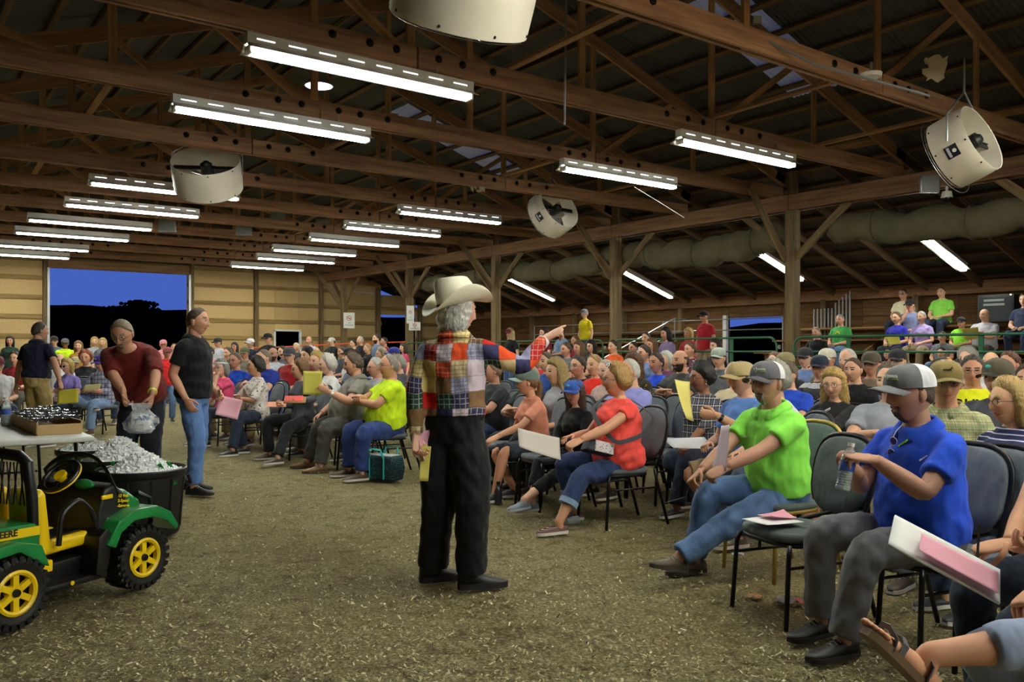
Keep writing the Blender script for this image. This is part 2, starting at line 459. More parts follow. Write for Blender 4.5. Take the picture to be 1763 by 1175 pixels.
# --- trusses: each one a thing with chords, webs and bolts
bolt_me = Buf().cyl((0, -.006, 0), (0, .010, 0), .042, seg=8).cyl((0, -.022, 0), (0, 0, 0), .018, seg=6).mesh('bolt'); bolt_me.materials.append(M_bolt)
ZC = 4.40
for k, y in enumerate(TY):
    if y > YB - .5: continue
    vis = y > 3
    where = ['nearest', 'second', 'third', 'fourth', 'fifth', 'sixth', 'seventh', 'eighth', 'ninth', 'tenth', 'eleventh', 'twelfth', 'thirteenth', 'fourteenth'][k]
    n_from = {3: 'nearest the camera, across the top right corner', 4: 'second nearest, just above the largest lamp', 5: 'third nearest, above the second lamp row', 6: 'fourth nearest, carrying the middle drum fans'}.get(k, where + ' counted from the camera end of the shed')
    tr = thing('roof_truss', 'brown timber roof truss ' + n_from, 'truss', (0, y, ZC), 0, 'roof trusses')
    xl = 2 * RX - PX
    sp = [xl, xl + 4.75, xl + 9.4, PX + .15]
    for a, b_ in zip(sp, sp[1:]):
        beam('bottom_chord', (a + .01, y - .045, ZC), (b_ - .01, y - .045, ZC), .04, .22, M_chord, tr)
    for a, b_ in ((xl, xl + 7.1), (xl + 7.12, PX)):
        beam('bottom_chord', (a, y + .045, ZC), (b_, y + .045, ZC), .04, .22, M_chord, tr)
    for sx in (-1, 1):
        beam('top_chord', (RX, y, ZR - .17), (RX + sx * 7.3, y, roof_z(RX + 7.3) - .17), .045, .2, M_chord, tr)
    np_ = 6; xs_ = [xl + (PX - xl) * i / np_ for i in range(np_ + 1)]
    for i, x in enumerate(xs_[1:-1], 1):
        beam('web', (x, y, ZC - .1), (x, y, roof_z(x) - .2), .04, .09, M_web, tr, up=(1, 0, 0))
        tgt = xs_[i + 1] if x < RX - .1 else (xs_[i - 1] if x > RX + .1 else None)
        for tg in ([] if tgt is None else [x - (tgt - x) * .8]):
            beam('web', (x, y + .02, ZC), (tg, y + .02, roof_z(tg) - .2), .04, .09, M_web, tr)
    if vis:
        for a in sp[1:3]:
            for dx in (-.95, -.55, -.25, .25, .55, .95):
                obj('bolt', bolt_me, None, tr, loc=(a + dx, -.07, .03 if int(dx * 20) % 2 else -.03))
for x in (RX - 4.6, RX - 1.2, RX + 2.2, RX + 4.7):
    for k in range(3, len(TY) - 2, 2):
        o = beam('lateral_brace', (x, TY[k], ZC + .13), (x + .1, TY[k + 1] + .15, ZC + .13), .09, .04, M_web)
        tag(o, 'timber brace across truss bottoms on the %s line, %s from the camera' % ({0: 'left', 1: 'mid left', 2: 'mid right', 3: 'right'}[(RX - 4.6, RX - 1.2, RX + 2.2, RX + 4.7).index(x)], ('first', 'second', 'third', 'fourth', 'fifth', 'sixth')[(k - 3) // 2]), 'brace', 'lateral braces')
# posts with header and knee braces on the right
names = ['behind the camera', 'out at the right edge', 'behind the green-shirted bleacher people, widest in view', 'right of the red-shirted standing person', 'just right of the straw hat', 'carrying the upright white notice', 'carrying the far white notice']
for k, y in enumerate(POSTY):
    p = thing('timber_post', 'brown timber roof post ' + names[k], 'post', (PX, y, 0), 0, 'roof posts along the aisle')
    for dx in (-.065, 0, .065): beam('post_ply', (PX + dx, y, -.1), (PX + dx, y, 4.3 if dx else 4.75), .062, .2, M_post, p, up=(0, 1, 0))
    for s in (-1, 1): beam('knee_brace', (PX + .05, y + s * .08, 3.15), (PX + .05, y + s * 1.15, 4.05), .04, .14, M_post, p)
    beam('knee_brace', (PX - .1, y + .09, 3.1), (PX - 1.15, y + .09, 4.35), .04, .14, M_post, p)
hd = thing('header_beam', 'long timber header beam running along the row of posts', 'beam', (PX, YF, 4.15))
for y0, y1 in zip([YF] + POSTY[1:] + [], POSTY[1:] + [YB - .2]):
    for dx in (-.12, .12): beam('header_plank', (PX + dx, y0 + .01, 4.15), (PX + dx, y1 - .01, 4.15), .045, .28, M_chord, hd)
ra = [7.72 + 2.4 * k - 1.2 * j for k in range(-3, 10) for j in (0, 1)]
rf = thing('aisle_rafters', 'row of sloping timber rafters over the bleacher aisle', 'rafters', (PX, 0, 4.7))
for y in ra:
    if y < YB - .3 and y > -4: beam('rafter', (PX, y, roof_z(PX) - .14), (OX - .16, y, roof_z(OX - .16) - .14), .045, .18, M_web if int(y * 10) % 3 == 0 else M_purl, rf)
# rolled tarps under the header
def tarp(y0, y1, r, label, z=3.62):
    n = 26; pts = []; rad = []
    for i in range(n + 1):
        f = i / n; y = y0 + (y1 - y0) * f
        pts.append((PX + .28 + .03 * math.sin(f * 17), y, z - .16 * math.sin(PI * f) + .03 * math.sin(f * 23)))
        rr = r * (1 + .10 * math.sin(f * 31 + 1) + .06 * math.sin(f * 67)); rad.append((rr, rr * (.86 + .08 * math.sin(f * 13))))
    root = thing('rolled_tarp', label, 'tarp', (PX + .28, y0, z), 0, 'rolled tarps above the bleacher aisle')
    o = obj('tarp_roll', Buf().tube([(p[0] - PX - .28, p[1] - y0, p[2] - z) for p in pts], rad, 16, round_cap=True), M_tarp, root)
    for f in (.12, .5, .86):
        i = int(f * n); p = pts[i]; ro = Buf().lathe([(rad[i][0] * 1.06 + .012 * math.cos(a), .012 * math.sin(a)) for a in np.linspace(0, 2 * PI, 7)[:-1]], 16, 'y', closed=True)
        obj('tie_rope', ro, plain('old_rope', '#4c4534', .9), root, loc=(p[0] - PX - .28, p[1] - y0, p[2] - z))
tarp(10.3, 14.2, .30, 'dirty canvas tarp rolled up left of the widest post, bulging end')
tarp(14.7, 19.3, .26, 'dirty canvas tarp rolled up between the two farther posts')
tarp(4.3, 8.9, .27, 'dirty canvas tarp rolled up at the right edge under the header')
tarp(20.0, 24.2, .24, 'far pale tarp rolled up beyond the straw hat')

# --- wood chips lying on the floor (uncountable)
b = Buf(); N = 72000
px_ = rng.uniform(-60, 1820, N); dd = 1 / rng.uniform(1 / 16, 1 / 2.3, N)
xc = (px_ - 881.5) / F * dd; X = SY * dd + CY * xc; Y = CY * dd - SY * xc
ln = rng.uniform(.003, .010, N) * rng.choice([1, 1, 1, 1.5], N); wd = ln * rng.uniform(.2, .5, N); an = rng.uniform(0, PI, N); ti = rng.uniform(-.5, .5, N); zz = rng.uniform(.002, .012, N)
ca, sa = np.cos(an), np.sin(an)
keep = (X < 14.3) & (Y < 30); X, Y, ln, wd, an, ti, zz = (q[keep] for q in (X, Y, ln, wd, an, ti, zz)); N = int(keep.sum()); ca, sa = np.cos(an), np.sin(an)
V = np.zeros((N, 4, 3))
for j, (a, w_) in enumerate(((-1, -1), (1, -1), (1, 1), (-1, 1))):
    V[:, j, 0] = X + a * ln * ca - w_ * wd * sa; V[:, j, 1] = Y + a * ln * sa + w_ * wd * ca
    V[:, j, 2] = zz + a * ln * np.sin(ti) + .004 + np.where(w_ > 0, .3 * wd, 0) + .012 * np.sin(X * 2.1 + 1.3 * np.sin(Y * 1.7)) + .010 * np.sin(Y * 3.3 + X) - .012
mc = bpy.data.meshes.new('wood_chips'); mc.vertices.add(N * 4); mc.vertices.foreach_set('co', V.reshape(-1))
mc.loops.add(N * 4); mc.loops.foreach_set('vertex_index', np.arange(N * 4)); mc.polygons.add(N); mc.polygons.foreach_set('loop_start', np.arange(N) * 4); mc.polygons.foreach_set('loop_total', np.full(N, 4))
mc.update(); mc.validate()
t = NT('wood_chip'); geo = t.new('ShaderNodeNewGeometry')
t.col(t.ramp(geo.outputs['Random Per Island'], [(0, lin('#3f3418')), (.35, lin('#7d7046')), (.7, lin('#b5ab80')), (.95, lin("#cfc59c")), (1, lin("#f0e8cc"))])); t.b.inputs['Roughness'].default_value = .9
o = obj('wood_chips', mc, t.m, kind='stuff'); tag(o, 'pale wood chips strewn over the whole ring floor', 'wood chips')
# ================================================================ lamps, fans, rails, bleachers
M_tube = emis('fluorescent_tube', (.965, 1.0, .90), TUBE_POWER)
M_hood = plain('white_lamp_hood', '#d8d6cc', .35, noise=.06)
# lamp prototype: local X along the lamp, z=0 at tube height
def lamp_parts(L=2.44):
    hood = Buf(); ys_ = [(-.150, .008), (-.075, .040), (-.05, .075), (.05, .075), (.075, .040), (.150, .008), (.147, .003), (.07, .033), (.045, .066), (-.045, .066), (-.07, .033), (-.147, .003)]
    # slotted hood: solid strips between slots
    hood.prism(ys_, 'x', -L / 2, L / 2)
    body = Buf().box((0, 0, .115), (L, .11, .10))
    return hood, body
hood_b, body_b = lamp_parts()
hood_m = hood_b.mesh('lamp_hood'); hood_m.materials.append(M_hood)
body_m = body_b.mesh('lamp_channel', smooth=False); body_m.materials.append(M_hood)
slot_m = Buf().box((0, 0, 0), (.17, .006, .011)).mesh('glow_slot'); slot_m.materials.append(emis('slot_glow', (.97, .96, 1.0), 2.5))
tube_m = Buf().cyl((-1.17, 0, 0), (1.17, 0, 0), .019, seg=8).mesh('fluorescent_tube'); tube_m.materials.append(M_tube)
sock_m = Buf().box((0, 0, .01), (.03, .12, .07)).mesh('lamp_socket'); sock_m.materials.append(M_white)
hang_m = Buf().cyl((0, 0, .16), (0, 0, .26), .006, seg=6).mesh('hanger'); hang_m.materials.append(M_galv)
def lamp(label, mtx, group, slots=True, hang=True):
    o = bpy.data.objects.new('fluorescent_lamp', None); C.objects.link(o); o.matrix_basis = mtx; tag(o, label, 'lamp', group)
    obj('lamp_hood', hood_m, None, o); obj('lamp_channel', body_m, None, o)
    for y in (-.055, .055): obj('fluorescent_tube', tube_m, None, o, loc=(0, y, 0))
    for x in (-1.195, 1.195): obj('lamp_socket', sock_m, None, o, loc=(x, 0, 0))
    if slots:
        for i in range(8):
            for y in (-.067,): obj('glow_slot', slot_m, None, o, loc=(-1.05 + .30 * i, -.055, .112))
    if hang:
        for x in (-.8, .8): obj('hanger', hang_m, None, o, loc=(x, 0, 0))
    return o
LZ = 4.07
def px_lamp(xl, yl, xr, yr, label, slots):
    m = PZ((xl + xr) / 2, (yl + yr) / 2, LZ)
    return lamp(label, Matrix.Translation(m), 'lamps hung in two rows under the trusses', slots)
left = [(436, 97, 831, 168, 'largest fluorescent lamp, nearest of the left row'), (307, 195, 648, 240, 'second nearest fluorescent lamp of the left row'),
        (162, 321, 415, 341, 'fluorescent lamp of the left row half hidden by the drum fan'), (118, 357, 345, 372, 'fourth fluorescent lamp of the left row, below the drum fan'),
        (55, 382, 262, 395, 'fifth fluorescent lamp of the left row'), (32, 403, 222, 414, 'sixth fluorescent lamp of the left row'), (-30, 424, 160, 431, 'seventh fluorescent lamp of the left row, cut by the left edge'),
        (-60, 438, 135, 444, 'farthest fluorescent lamp of the left row, lowest at left edge')]
right = [(1170, 247, 1376, 287, 'nearest fluorescent lamp of the right row'), (970, 291, 1170, 326, 'second nearest fluorescent lamp of the right row, left of a drum fan row'),
         (690, 367, 865, 385, 'third fluorescent lamp of the right row, left of the far drum fan'), (597, 392, 760, 408, 'fourth fluorescent lamp of the right row'), (537, 413, 688, 425, 'fifth fluorescent lamp of the right row'),
         (473, 432, 613, 440, 'sixth fluorescent lamp of the right row'), (446, 446, 575, 453, 'seventh fluorescent lamp of the right row'), (401, 460, 522, 465, 'farthest fluorescent lamp of the right row')]
for i, a in enumerate(left): px_lamp(*a, i < 4)
for i, a in enumerate(right): px_lamp(*a, i < 4)
for y in (2.9, .5, -1.9, -4.3, -6.7, -9.1, -11.5):  # unseen rows added behind the camera as frontal fill light
    for x in (4.0, 9.8):
        lamp('unseen fluorescent lamp added behind the photographer', Matrix.Translation((x, y, LZ)), 'unseen lamps added behind the camera', False)
sl = -math.atan(1 / 3)
for y in (): lamp('sloping fluorescent lamp over the aisle left of the photographer', Matrix.Translation((-3.4, y, roof_z(-3.4) - .4)) @ Matrix.Rotation(sl, 4, 'Y'), 'lamps in the left aisle out of view', False, True)
for px, py, lb in ((1612, 428, 'sloping fluorescent lamp over the bleachers at right, brightest of the aisle'), (1330, 452, 'sloping fluorescent lamp left of the widest post'),
                   (1108, 488, 'short-looking sloping fluorescent lamp right of the farther post'), (907, 496, 'sloping fluorescent lamp right of the straw hat'), (1046, 457, 'sliver of a fluorescent lamp beside the farther knee brace')):
    u = (px - 881.5) / F; kx = SY + CY * u; kz = (HOR - py) / F
    d = (ZR - .36 + RX / 3 - CAMH) / (kz + kx / 3); p = P(px, py, d)
    if px == 1046: p = P(px, py, d) + Vector((0, 0, .05))
    m = Matrix.Translation(p) @ Matrix.Rotation(-sl, 4, 'Y')
    if px == 1046: m = m @ Matrix.Scale(.45, 4)
    lamp(lb, m, 'lamps along the aisle rafters', False, True)
# round lamps high in the trusses
for px, py, d, lb in ((549, 149, 11.0, 'round white high lamp behind the second truss'), (378, 252, 14.5, 'small round high lamp above the left drum fan')):
    p = P(px, py, d); r = thing('high_bay_lamp', lb, 'lamp', p, 0, 'round high lamps')
    obj('lamp_housing', Buf().lathe([(.001, .30), (.07, .30), (.09, .12), (.19, .01), (.18, 0), (.17, .01), (.08, .11)], 20), M_galv, r)
    obj('lamp_lens', Buf().lathe([(.001, -.02), (.1, -.015), (.168, .005)], 20), emis('violet_white_lens', (.93, .85, 1.0), 14), r)

r = thing('high_bay_lamp', 'unseen warm round lamp added above the photographer to light the truss chords', 'lamp', (6.2, 1.4, 3.98), 0, 'round high lamps')  # added out of view to throw warm light on the near chords
obj('lamp_housing', Buf().lathe([(.001, .34), (.07, .34), (.09, .16), (.20, .10), (.19, .09), (.08, .15)], 20), M_galv, r)
obj('lamp_lens', Buf().ell((0, 0, .07), (.15, .15, .11), 16, 10), emis('warm_fill_lens', (1.0, .66, .42), 180), r)

# --- drum fans
M_drum = plain('dusty_white_drum', '#cfc7b4', .5, noise=.14, nscale=5)
M_drum_in = plain('dusty_drum_inside', '#9a937f', .6, noise=.25, nscale=5)
M_motor = plain('black_motor', '#121212', .5)
M_blade = plain('aluminium_blade', '#a8a8a2', .35, .7)
def drum_fan(c, n, label, R=.48, H=.42, sticker=True, up=(0, 0, 1), stick_ang=0):
    """axis (local z) points to the open intake side"""
    n = Vector(n).normalized(); x = Vector(up).cross(n).normalized(); m = Matrix((x, n.cross(x), n)).transposed().to_4x4(); m.translation = Vector(c)
    r = bpy.data.objects.new('drum_fan', None); C.objects.link(r); r.matrix_basis = m; tag(r, label, 'fan', 'drum fans under the trusses')
    obj('drum_shell', Buf().lathe([(R, -H / 2), (R + .006, 0), (R, H / 2), (R - .004, H / 2 + .006), (R - .012, H / 2), (R - .012, 0), (R - .012, -H / 2)], 48, closed=True), [M_drum], r)
    mo = obj('motor', Buf().cyl((0, 0, -.02), (0, 0, .16), .085, seg=20).cyl((0, 0, .16), (0, 0, .20), .07, .04, 20).box((.07, 0, .07), (.09, .1, .09)), M_motor, r)
    obj('mount_bar', Buf().box((0, 0, .09), (2 * R - .03, .045, .02)).box((0, .03, .09), (2 * R - .05, .012, .05)), M_motor, r)
    for k in range(3):
        a = 2 * PI * k / 3 + .4; bb = Buf(); vv = []
        for i in range(7):
            f = i / 6; rr = .05 + f * (R - .09); hw = .05 + .11 * math.sin(f * 2.2)
            tw = .75 - .45 * f
            for s in (-1, 1):
                vv.append((rr * math.cos(a) - s * hw * math.sin(a) * math.cos(tw), rr * math.sin(a) + s * hw * math.cos(a) * math.cos(tw), -.06 + s * hw * math.sin(tw)))
        bb.add(vv, [(2 * i, 2 * i + 1, 2 * i + 3, 2 * i + 2) for i in range(6)])
        obj('fan_blade', bb.mesh('fan_blade', fix=False), M_blade, r)
    g = Buf()
    for rr in [.1 + .06 * i for i in range(7)]: g.lathe([(rr + .003 * math.cos(a), -H / 2 - .02 + .003 * math.sin(a)) for a in (0, 2.1, 4.2)], 32, closed=True)
    for k in range(8):
        a = 2 * PI * k / 8; g.cyl((0, 0, -H / 2 - .02), (R * math.cos(a), R * math.sin(a), -H / 2 - .005), .004, seg=5)
    obj('wire_guard', g, M_galv, r)
    sc = Buf()
    for k in range(8):
        a = 2 * PI * k / 8 + .2
        for h in (-H / 2 + .03, H / 2 - .03): sc.ell((R * math.cos(a), R * math.sin(a), h), (.011, .011, .011), 6, 4)
    obj('rivets', sc, M_bolt, r)
    # hanger yoke up to the truss
    upl = m.to_3x3().inverted() @ Vector((0, 0, 1)); yk = Buf()
    for s in (-1, 1): yk.tube([Vector((s * (R + .01), 0, 0)), Vector((s * (R + .01), 0, 0)) + upl * .30, Vector((0, 0, 0)) + upl * .62], .012, 6)
    yk.cyl(upl * .60, upl * 1.0, .014, seg=6)
    obj('hanger_yoke', yk, M_galv, r)
    if sticker:
        vv = []; a0 = stick_ang; nn = 8
        for i in range(nn + 1):
            a = a0 + .34 * (i / nn - .5); vv += [((R + .010) * math.cos(a), (R + .010) * math.sin(a), -.07), ((R + .010) * math.cos(a), (R + .010) * math.sin(a), .07)]
        s_ = obj('maker_sticker', Buf().add(vv, [(2 * i, 2 * i + 2, 2 * i + 3, 2 * i + 1) for i in range(nn)]).mesh('s', fix=False), plain('sticker_black', '#1a1626', .4), r)
        ra = (R + .018)
        ob = Vector((ra * math.cos(a0), ra * math.sin(a0), .03)); rad = Vector((math.cos(a0), math.sin(a0), 0)); tg = Vector((-math.sin(a0), math.cos(a0), 0))
        dm = frame_mtx(ob, tg, (0, 0, 1)); obj('sticker_disc', Buf().cyl((0, 0, -.002), (0, 0, .002), .022, seg=16), M_white, s_, mtx=dm)
        vv = []
        for i in range(nn + 1):
            a = a0 + .27 * (i / nn - .5); vv += [((R + .014) * math.cos(a), (R + .014) * math.sin(a), -.045), ((R + .014) * math.cos(a), (R + .014) * math.sin(a), -.015)]
        obj('sticker_stripe', Buf().add(vv, [(2 * i, 2 * i + 2, 2 * i + 3, 2 * i + 1) for i in range(nn)]).mesh('s', fix=False), plain('sticker_pale', '#b9b6c4', .5), s_)
    return r
def cam_dir(r, u, f):   # right, up, away
    return Vector((CY * r + SY * f, -SY * r + CY * f, u))
drum_fan(P(357, 300, 12.7), cam_dir(.10, .80, -.62), 'dusty drum fan seen from below, open side up, at left', .49, .45, False)
drum_fan(P(952, 365, 16.3), cam_dir(.62, .42, -.66), 'white drum fan with blades showing, middle of the hall', .46, .40, True, stick_ang=3.5)
drum_fan(P(1660, 253, 9.65), cam_dir(.58, .36, -.74), 'white drum fan with black sticker at upper right', .40, .40, True, stick_ang=3.45)
drum_fan(P(800, -18, 5.9), cam_dir(.20, .78, -.45), 'large drum fan cut by the top edge of the picture', .49, .44, False)

# --- conduits, boxes, camera, small fittings
def conduit(pts, r, label):
    o = obj('conduit', Buf().tube(pts, r, 6), M_galv); tag(o, label, 'conduit')
conduit([P(245, 226, 12.9), P(420, 250, 13.6), P(640, 275, 14.6), P(830, 302, 15.6)], .012, 'thin grey conduit running above the left drum fan')
conduit([P(1240, 30, 8.3), P(1400, 110, 8.6), P(1600, 165, 9.3)], .016, 'grey conduit under the nearest truss to the right fan')
conduit([P(975, -5, 9.6), P(972, 215, 9.9)], .013, 'upright grey conduit in front of the second truss')
o = obj('loose_wire', Buf().tube([P(1092, 322, 12.7), P(1130, 345, 13.0), P(1178, 375, 13.6)], .006, 5), M_white); tag(o, 'white wire hanging slack beside a right row lamp', 'wire')
for px, py, d, w, h, lb in ((246, 226, 12.9, .13, .09, 'grey junction box at left end of the thin conduit'), (639, 276, 14.6, .1, .07, 'small grey junction box midway on the thin conduit'), (1600, 317, 13.5, .30, .28, 'square grey box on the header above the dome camera'), (1302, 35, 8.4, .09, .07, 'small white box on the nearest truss chord'),
                         (478, 373, 22, .38, .32, 'grey metal plate, leftmost of four on the far trusses'), (556, 388, 22, .38, .34, 'grey metal plate right of the leftmost one'), (288, 388, 20, .4, .32, 'grey metal plate behind the fourth left lamp'), (420, 395, 21, .4, .3, 'grey metal plate between the two lamp rows')):
    p = P(px, py, d); r = thing('junction_box', lb, 'box', p, -YAW)
    obj('box_body', Buf().box((0, 0, 0), (w, .06, h)).bevel('b', .008), M_galv, r); obj('box_cover', Buf().box((0, -.033, 0), (w * .88, .006, h * .88)), plain('dull_box_cover', '#8d938f', .5), r)
p = P(1630, 343, 13.6); r = thing('dome_camera', 'black and white dome security camera under the header', 'camera', p)
obj('camera_mount', Buf().cyl((0, 0, .02), (0, 0, .12), .09, .07, 20).cyl((0, 0, .12), (0, 0, .2), .02, seg=8), M_white, r); obj('camera_dome', Buf().ell((0, 0, .02), (.08, .08, .085), 16, 10), plain('smoked_dome', '#0c0c10', .1), r)
p = P(1500, 130, 9.0); r = thing('sensor_disc', 'flat white disc sensor under the nearest truss', 'sensor', p); obj('disc', Buf().cyl((0, 0, -.02), (0, 0, .02), .10, .11, 24), M_white, r); obj('disc_stem', Buf().cyl((0, 0, .02), (0, 0, .14), .015, seg=8), M_galv, r)
for px, py, d, lb in ((822, 318, 15.2, 'crumpled paper nest caught on a truss left of the far fan'), (1608, 118, 9.5, 'torn pale scrap caught on a truss near the right fan')):
    p = P(px, py, d); b = Buf(); rr = random.Random(int(px)); g = 6; vv = [(i * .05 - .12, rr.uniform(-.03, .03), j * .05 - .12 + rr.uniform(-.03, .03)) for j in range(g) for i in range(g)]
    b.add(vv, [(j * g + i, j * g + i + 1, (j + 1) * g + i + 1, (j + 1) * g + i) for i in range(g - 1) for j in range(g - 1) if rr.random() > .2])
    o = obj('torn_scrap', b.mesh('scrap', fix=False), plain('dusty_scrap', '#a59a80', .9), loc=p, rot=(.3, 0, -YAW)); tag(o, lb, 'scrap')

# --- notices on posts
def notice(px, py, d, w, h, label, rz=0, txt=True):
    p = P(px, py, d); r = thing('notice_board', label, 'sign', p, rz, 'white notices')
    obj('board', Buf().box((0, 0, 0), (w, .012, h)), M_white, r)
    red = plain('sign_red', '#b5383c', .5); ink = plain('sign_ink', '#33343a', .6)
    rr = min(w, h) * .23; cz = h * .14; f = Matrix.Translation((0, -.008, cz)) @ Matrix.Rotation(PI / 2, 4, 'X')
    ring = Buf().lathe([(rr, -.002), (rr, .002), (rr * .8, .002), (rr * .8, -.002)], 28, closed=True); ring.box((0, 0, 0), (rr * 1.8, rr * .2, .004), Matrix.Rotation(-PI / 4, 3, 'Z'))
    obj('forbidden_ring', ring, red, r, mtx=f)
    obj('cigarette_mark', Buf().box((0, 0, -.001), (rr * 1.1, rr * .22, .002)), ink, r, mtx=f)
    for s, z, k in (('NO', -.17, .13), ('SMOKING', -.31, .15)):
        obj('lettering', text_mesh(s, w * k * 1.15, .001), ink, r, mtx=Matrix.Translation((0, -.008, h * z)) @ Matrix.Rotation(PI / 2, 4, 'X'))
notice(601, 552, 30.8, .40, .56, 'white no smoking notice on the far post', -.25)
notice(706.5, 542, 26.8, .24, .56, 'narrow white no smoking notice left of the straw hat', -.3)
notice(714, 562, 26.6, .36, .26, 'lower white notice partly hidden by the plaid shoulder', -.3)

# --- green pipe panels along the aisle
GX = PX - .22
def rail_panel(y0, y1, label):
    root = thing('pipe_panel', label, 'railing', (GX, y0, 0), 0, 'green pipe panels along the aisle'); L = y1 - y0; zt = 1.63; rc = .18
    pts = [(0, 0.03, .12), (0, .03, zt - rc)] + [(0, .03 + rc - rc * math.cos(a), zt - rc + rc * math.sin(a)) for a in np.linspace(.2, PI / 2, 5)]
    pts2 = [(0, L - p[1], p[2]) for p in pts][::-1]
    obj('outer_frame', Buf().tube(pts + pts2, .022, 10), M_green, root)
    for z in (1.36, 1.08, .80, .52, .24): obj('rail', Buf().cyl((0, .04, z), (0, L - .04, z), .018, seg=8), M_green, root)
    n = max(1, round(L / 2.4))
    for i in range(1, n + 1): obj('panel_post', Buf().box((.03, L * (i - .5) / n, .80), (.03, .075, 1.62)), M_green, root)
    for z in (1.45, .6): obj('hinge_pin', Buf().cyl((0, -.03, z - .04), (0, -.03, z + .04), .025, seg=8).box((0, -.01, z), (.02, .05, .03)), M_galv, root)
for (a, b_), lb in zip(zip(POSTY, POSTY[1:]), ['green pipe panel behind the camera', 'green pipe panel at the right edge in front of the bleachers', 'green pipe panel left of the widest post', 'green pipe panel in front of the red-shirted standing person', 'green pipe panel behind the pointing hand', 'green pipe panel at the far end', '']):
    if b_ < 25: rail_panel(a + .16, b_ - .16, lb)
# orange rope at the far end
o = obj('orange_rope', Buf().tube([P(345, 601, 29), P(480, 598, 29), P(600, 592, 29.5), P(700, 589, 29)], .022, 6), plain('orange_tape', '#e0562a', .6)); tag(o, 'orange rope stretched along the far wall', 'rope')

# --- bleachers
TIER = [(15.4 + .75 * i, .45 + .30 * i) for i in range(6)]
def bleacher(y0, y1, label, group='timber bleachers in the aisle'):
    r = thing('bleacher', label, 'bleacher', (15.4, y0, 0), 0, group)
    for x, z in TIER:
        for dx in (-.11, .10): beam('seat_plank', (x + dx, y0, z - .02), (x + dx, y1, z - .02), .19, .04, M_seatw, r)
        beam('foot_plank', (x - .42, y0, z - .36 if z > .5 else .03), (x - .42, y1, z - .36 if z > .5 else .03), .28, .04, M_seatw, r)
        beam('riser_board', (x + .24, y0, z - .16), (x + .24, y1, z - .16), .02, .2, M_seatw, r)
    for y in split(y0 + .1, y1 - .1, 2.4):
        beam('stringer', (15.2, y[0], .2), (19.3, y[0], 1.8), .05, .2, M_dark, r)
        for x, z in TIER[1::2]: beam('support_leg', (x, y[0], 0), (x, y[0], z - .05), .08, .08, M_dark, r, up=(0, 1, 0))
bleacher(3.0, 13.4, 'brown timber bleacher at right with seated people')
bleacher(17.0, 24.5, 'brown timber bleacher farther down the aisle')
# handrail of the far bleacher stair
r = thing('stair_handrail', 'grey sloping stair handrail beside the yellow-shirted child', 'handrail', (15.2, 17.0, 0))
for z in (.55, .95): obj('sloping_rail', Buf().tube([(0, 0, z), (3.4, .1, z + 1.35), (3.9, .1, z + 1.35)], .022, 6), M_galv, r)
for x in (0, 1.7, 3.4): obj('baluster', Buf().cyl((x, .05, x * .37), (x, .05, x * .40 + .97), .02, seg=6), M_galv, r)
r = thing('platform_guardrail', 'thin grey guard rail behind the bleacher people', 'handrail', (18.9, 11.0, 0))
for z in (1.95, 2.25): obj('rail', Buf().cyl((0, 2.6, z), (0, 13, z), .016, seg=6), M_galv, r)
for y in (2.6, 6.8, 10, 13): obj('upright', Buf().cyl((0, y, .3), (0, y, 2.25), .018, seg=6), M_galv, r)
# ================================================================ people
A = lambda *p: np.array(p, float)
def nrm(v): return v / (np.linalg.norm(v) + 1e-9)
def rotv(v, ax, a):
    ax = nrm(ax); return v * math.cos(a) + np.cross(ax, v) * math.sin(a) + ax * ax.dot(v) * (1 - math.cos(a))
def ik(a, b, l1, l2, pole):
    d = b - a; L = np.linalg.norm(d); mx = (l1 + l2) * .995
    if L > mx: b = a + d * (mx / L); d = b - a; L = mx
    L = max(L, abs(l1 - l2) + .02)
    x = (l1 * l1 - l2 * l2 + L * L) / (2 * L); h = math.sqrt(max(l1 * l1 - x * x, 0)); u = nrm(d)
    p = pole - u * pole.dot(u)
    if np.linalg.norm(p) < 1e-4: p = A(1, 0, 0) - u * u[0]
    return a + u * x + nrm(p) * h, b
def chain(pts, rad, sub=6, passes=2):
    pts = np.array(pts, float); R = np.array([(r, r) if np.isscalar(r) else r for r in rad], float); n = len(pts)
    t = np.linspace(0, n - 1, (n - 1) * sub + 1); i = np.minimum(t.astype(int), n - 2); f = (t - i)[:, None]
    p = pts[i] * (1 - f) + pts[i + 1] * f; r = R[i] * (1 - f) + R[i + 1] * f
    for _ in range(passes):
        q = p.copy(); q[1:-1] = (p[:-2] + 2 * p[1:-1] + p[2:]) / 4; p = q
        s = r.copy(); s[1:-1] = (r[:-2] + 2 * r[1:-1] + r[2:]) / 4; r = s
    return list(p), [tuple(x) for x in r]
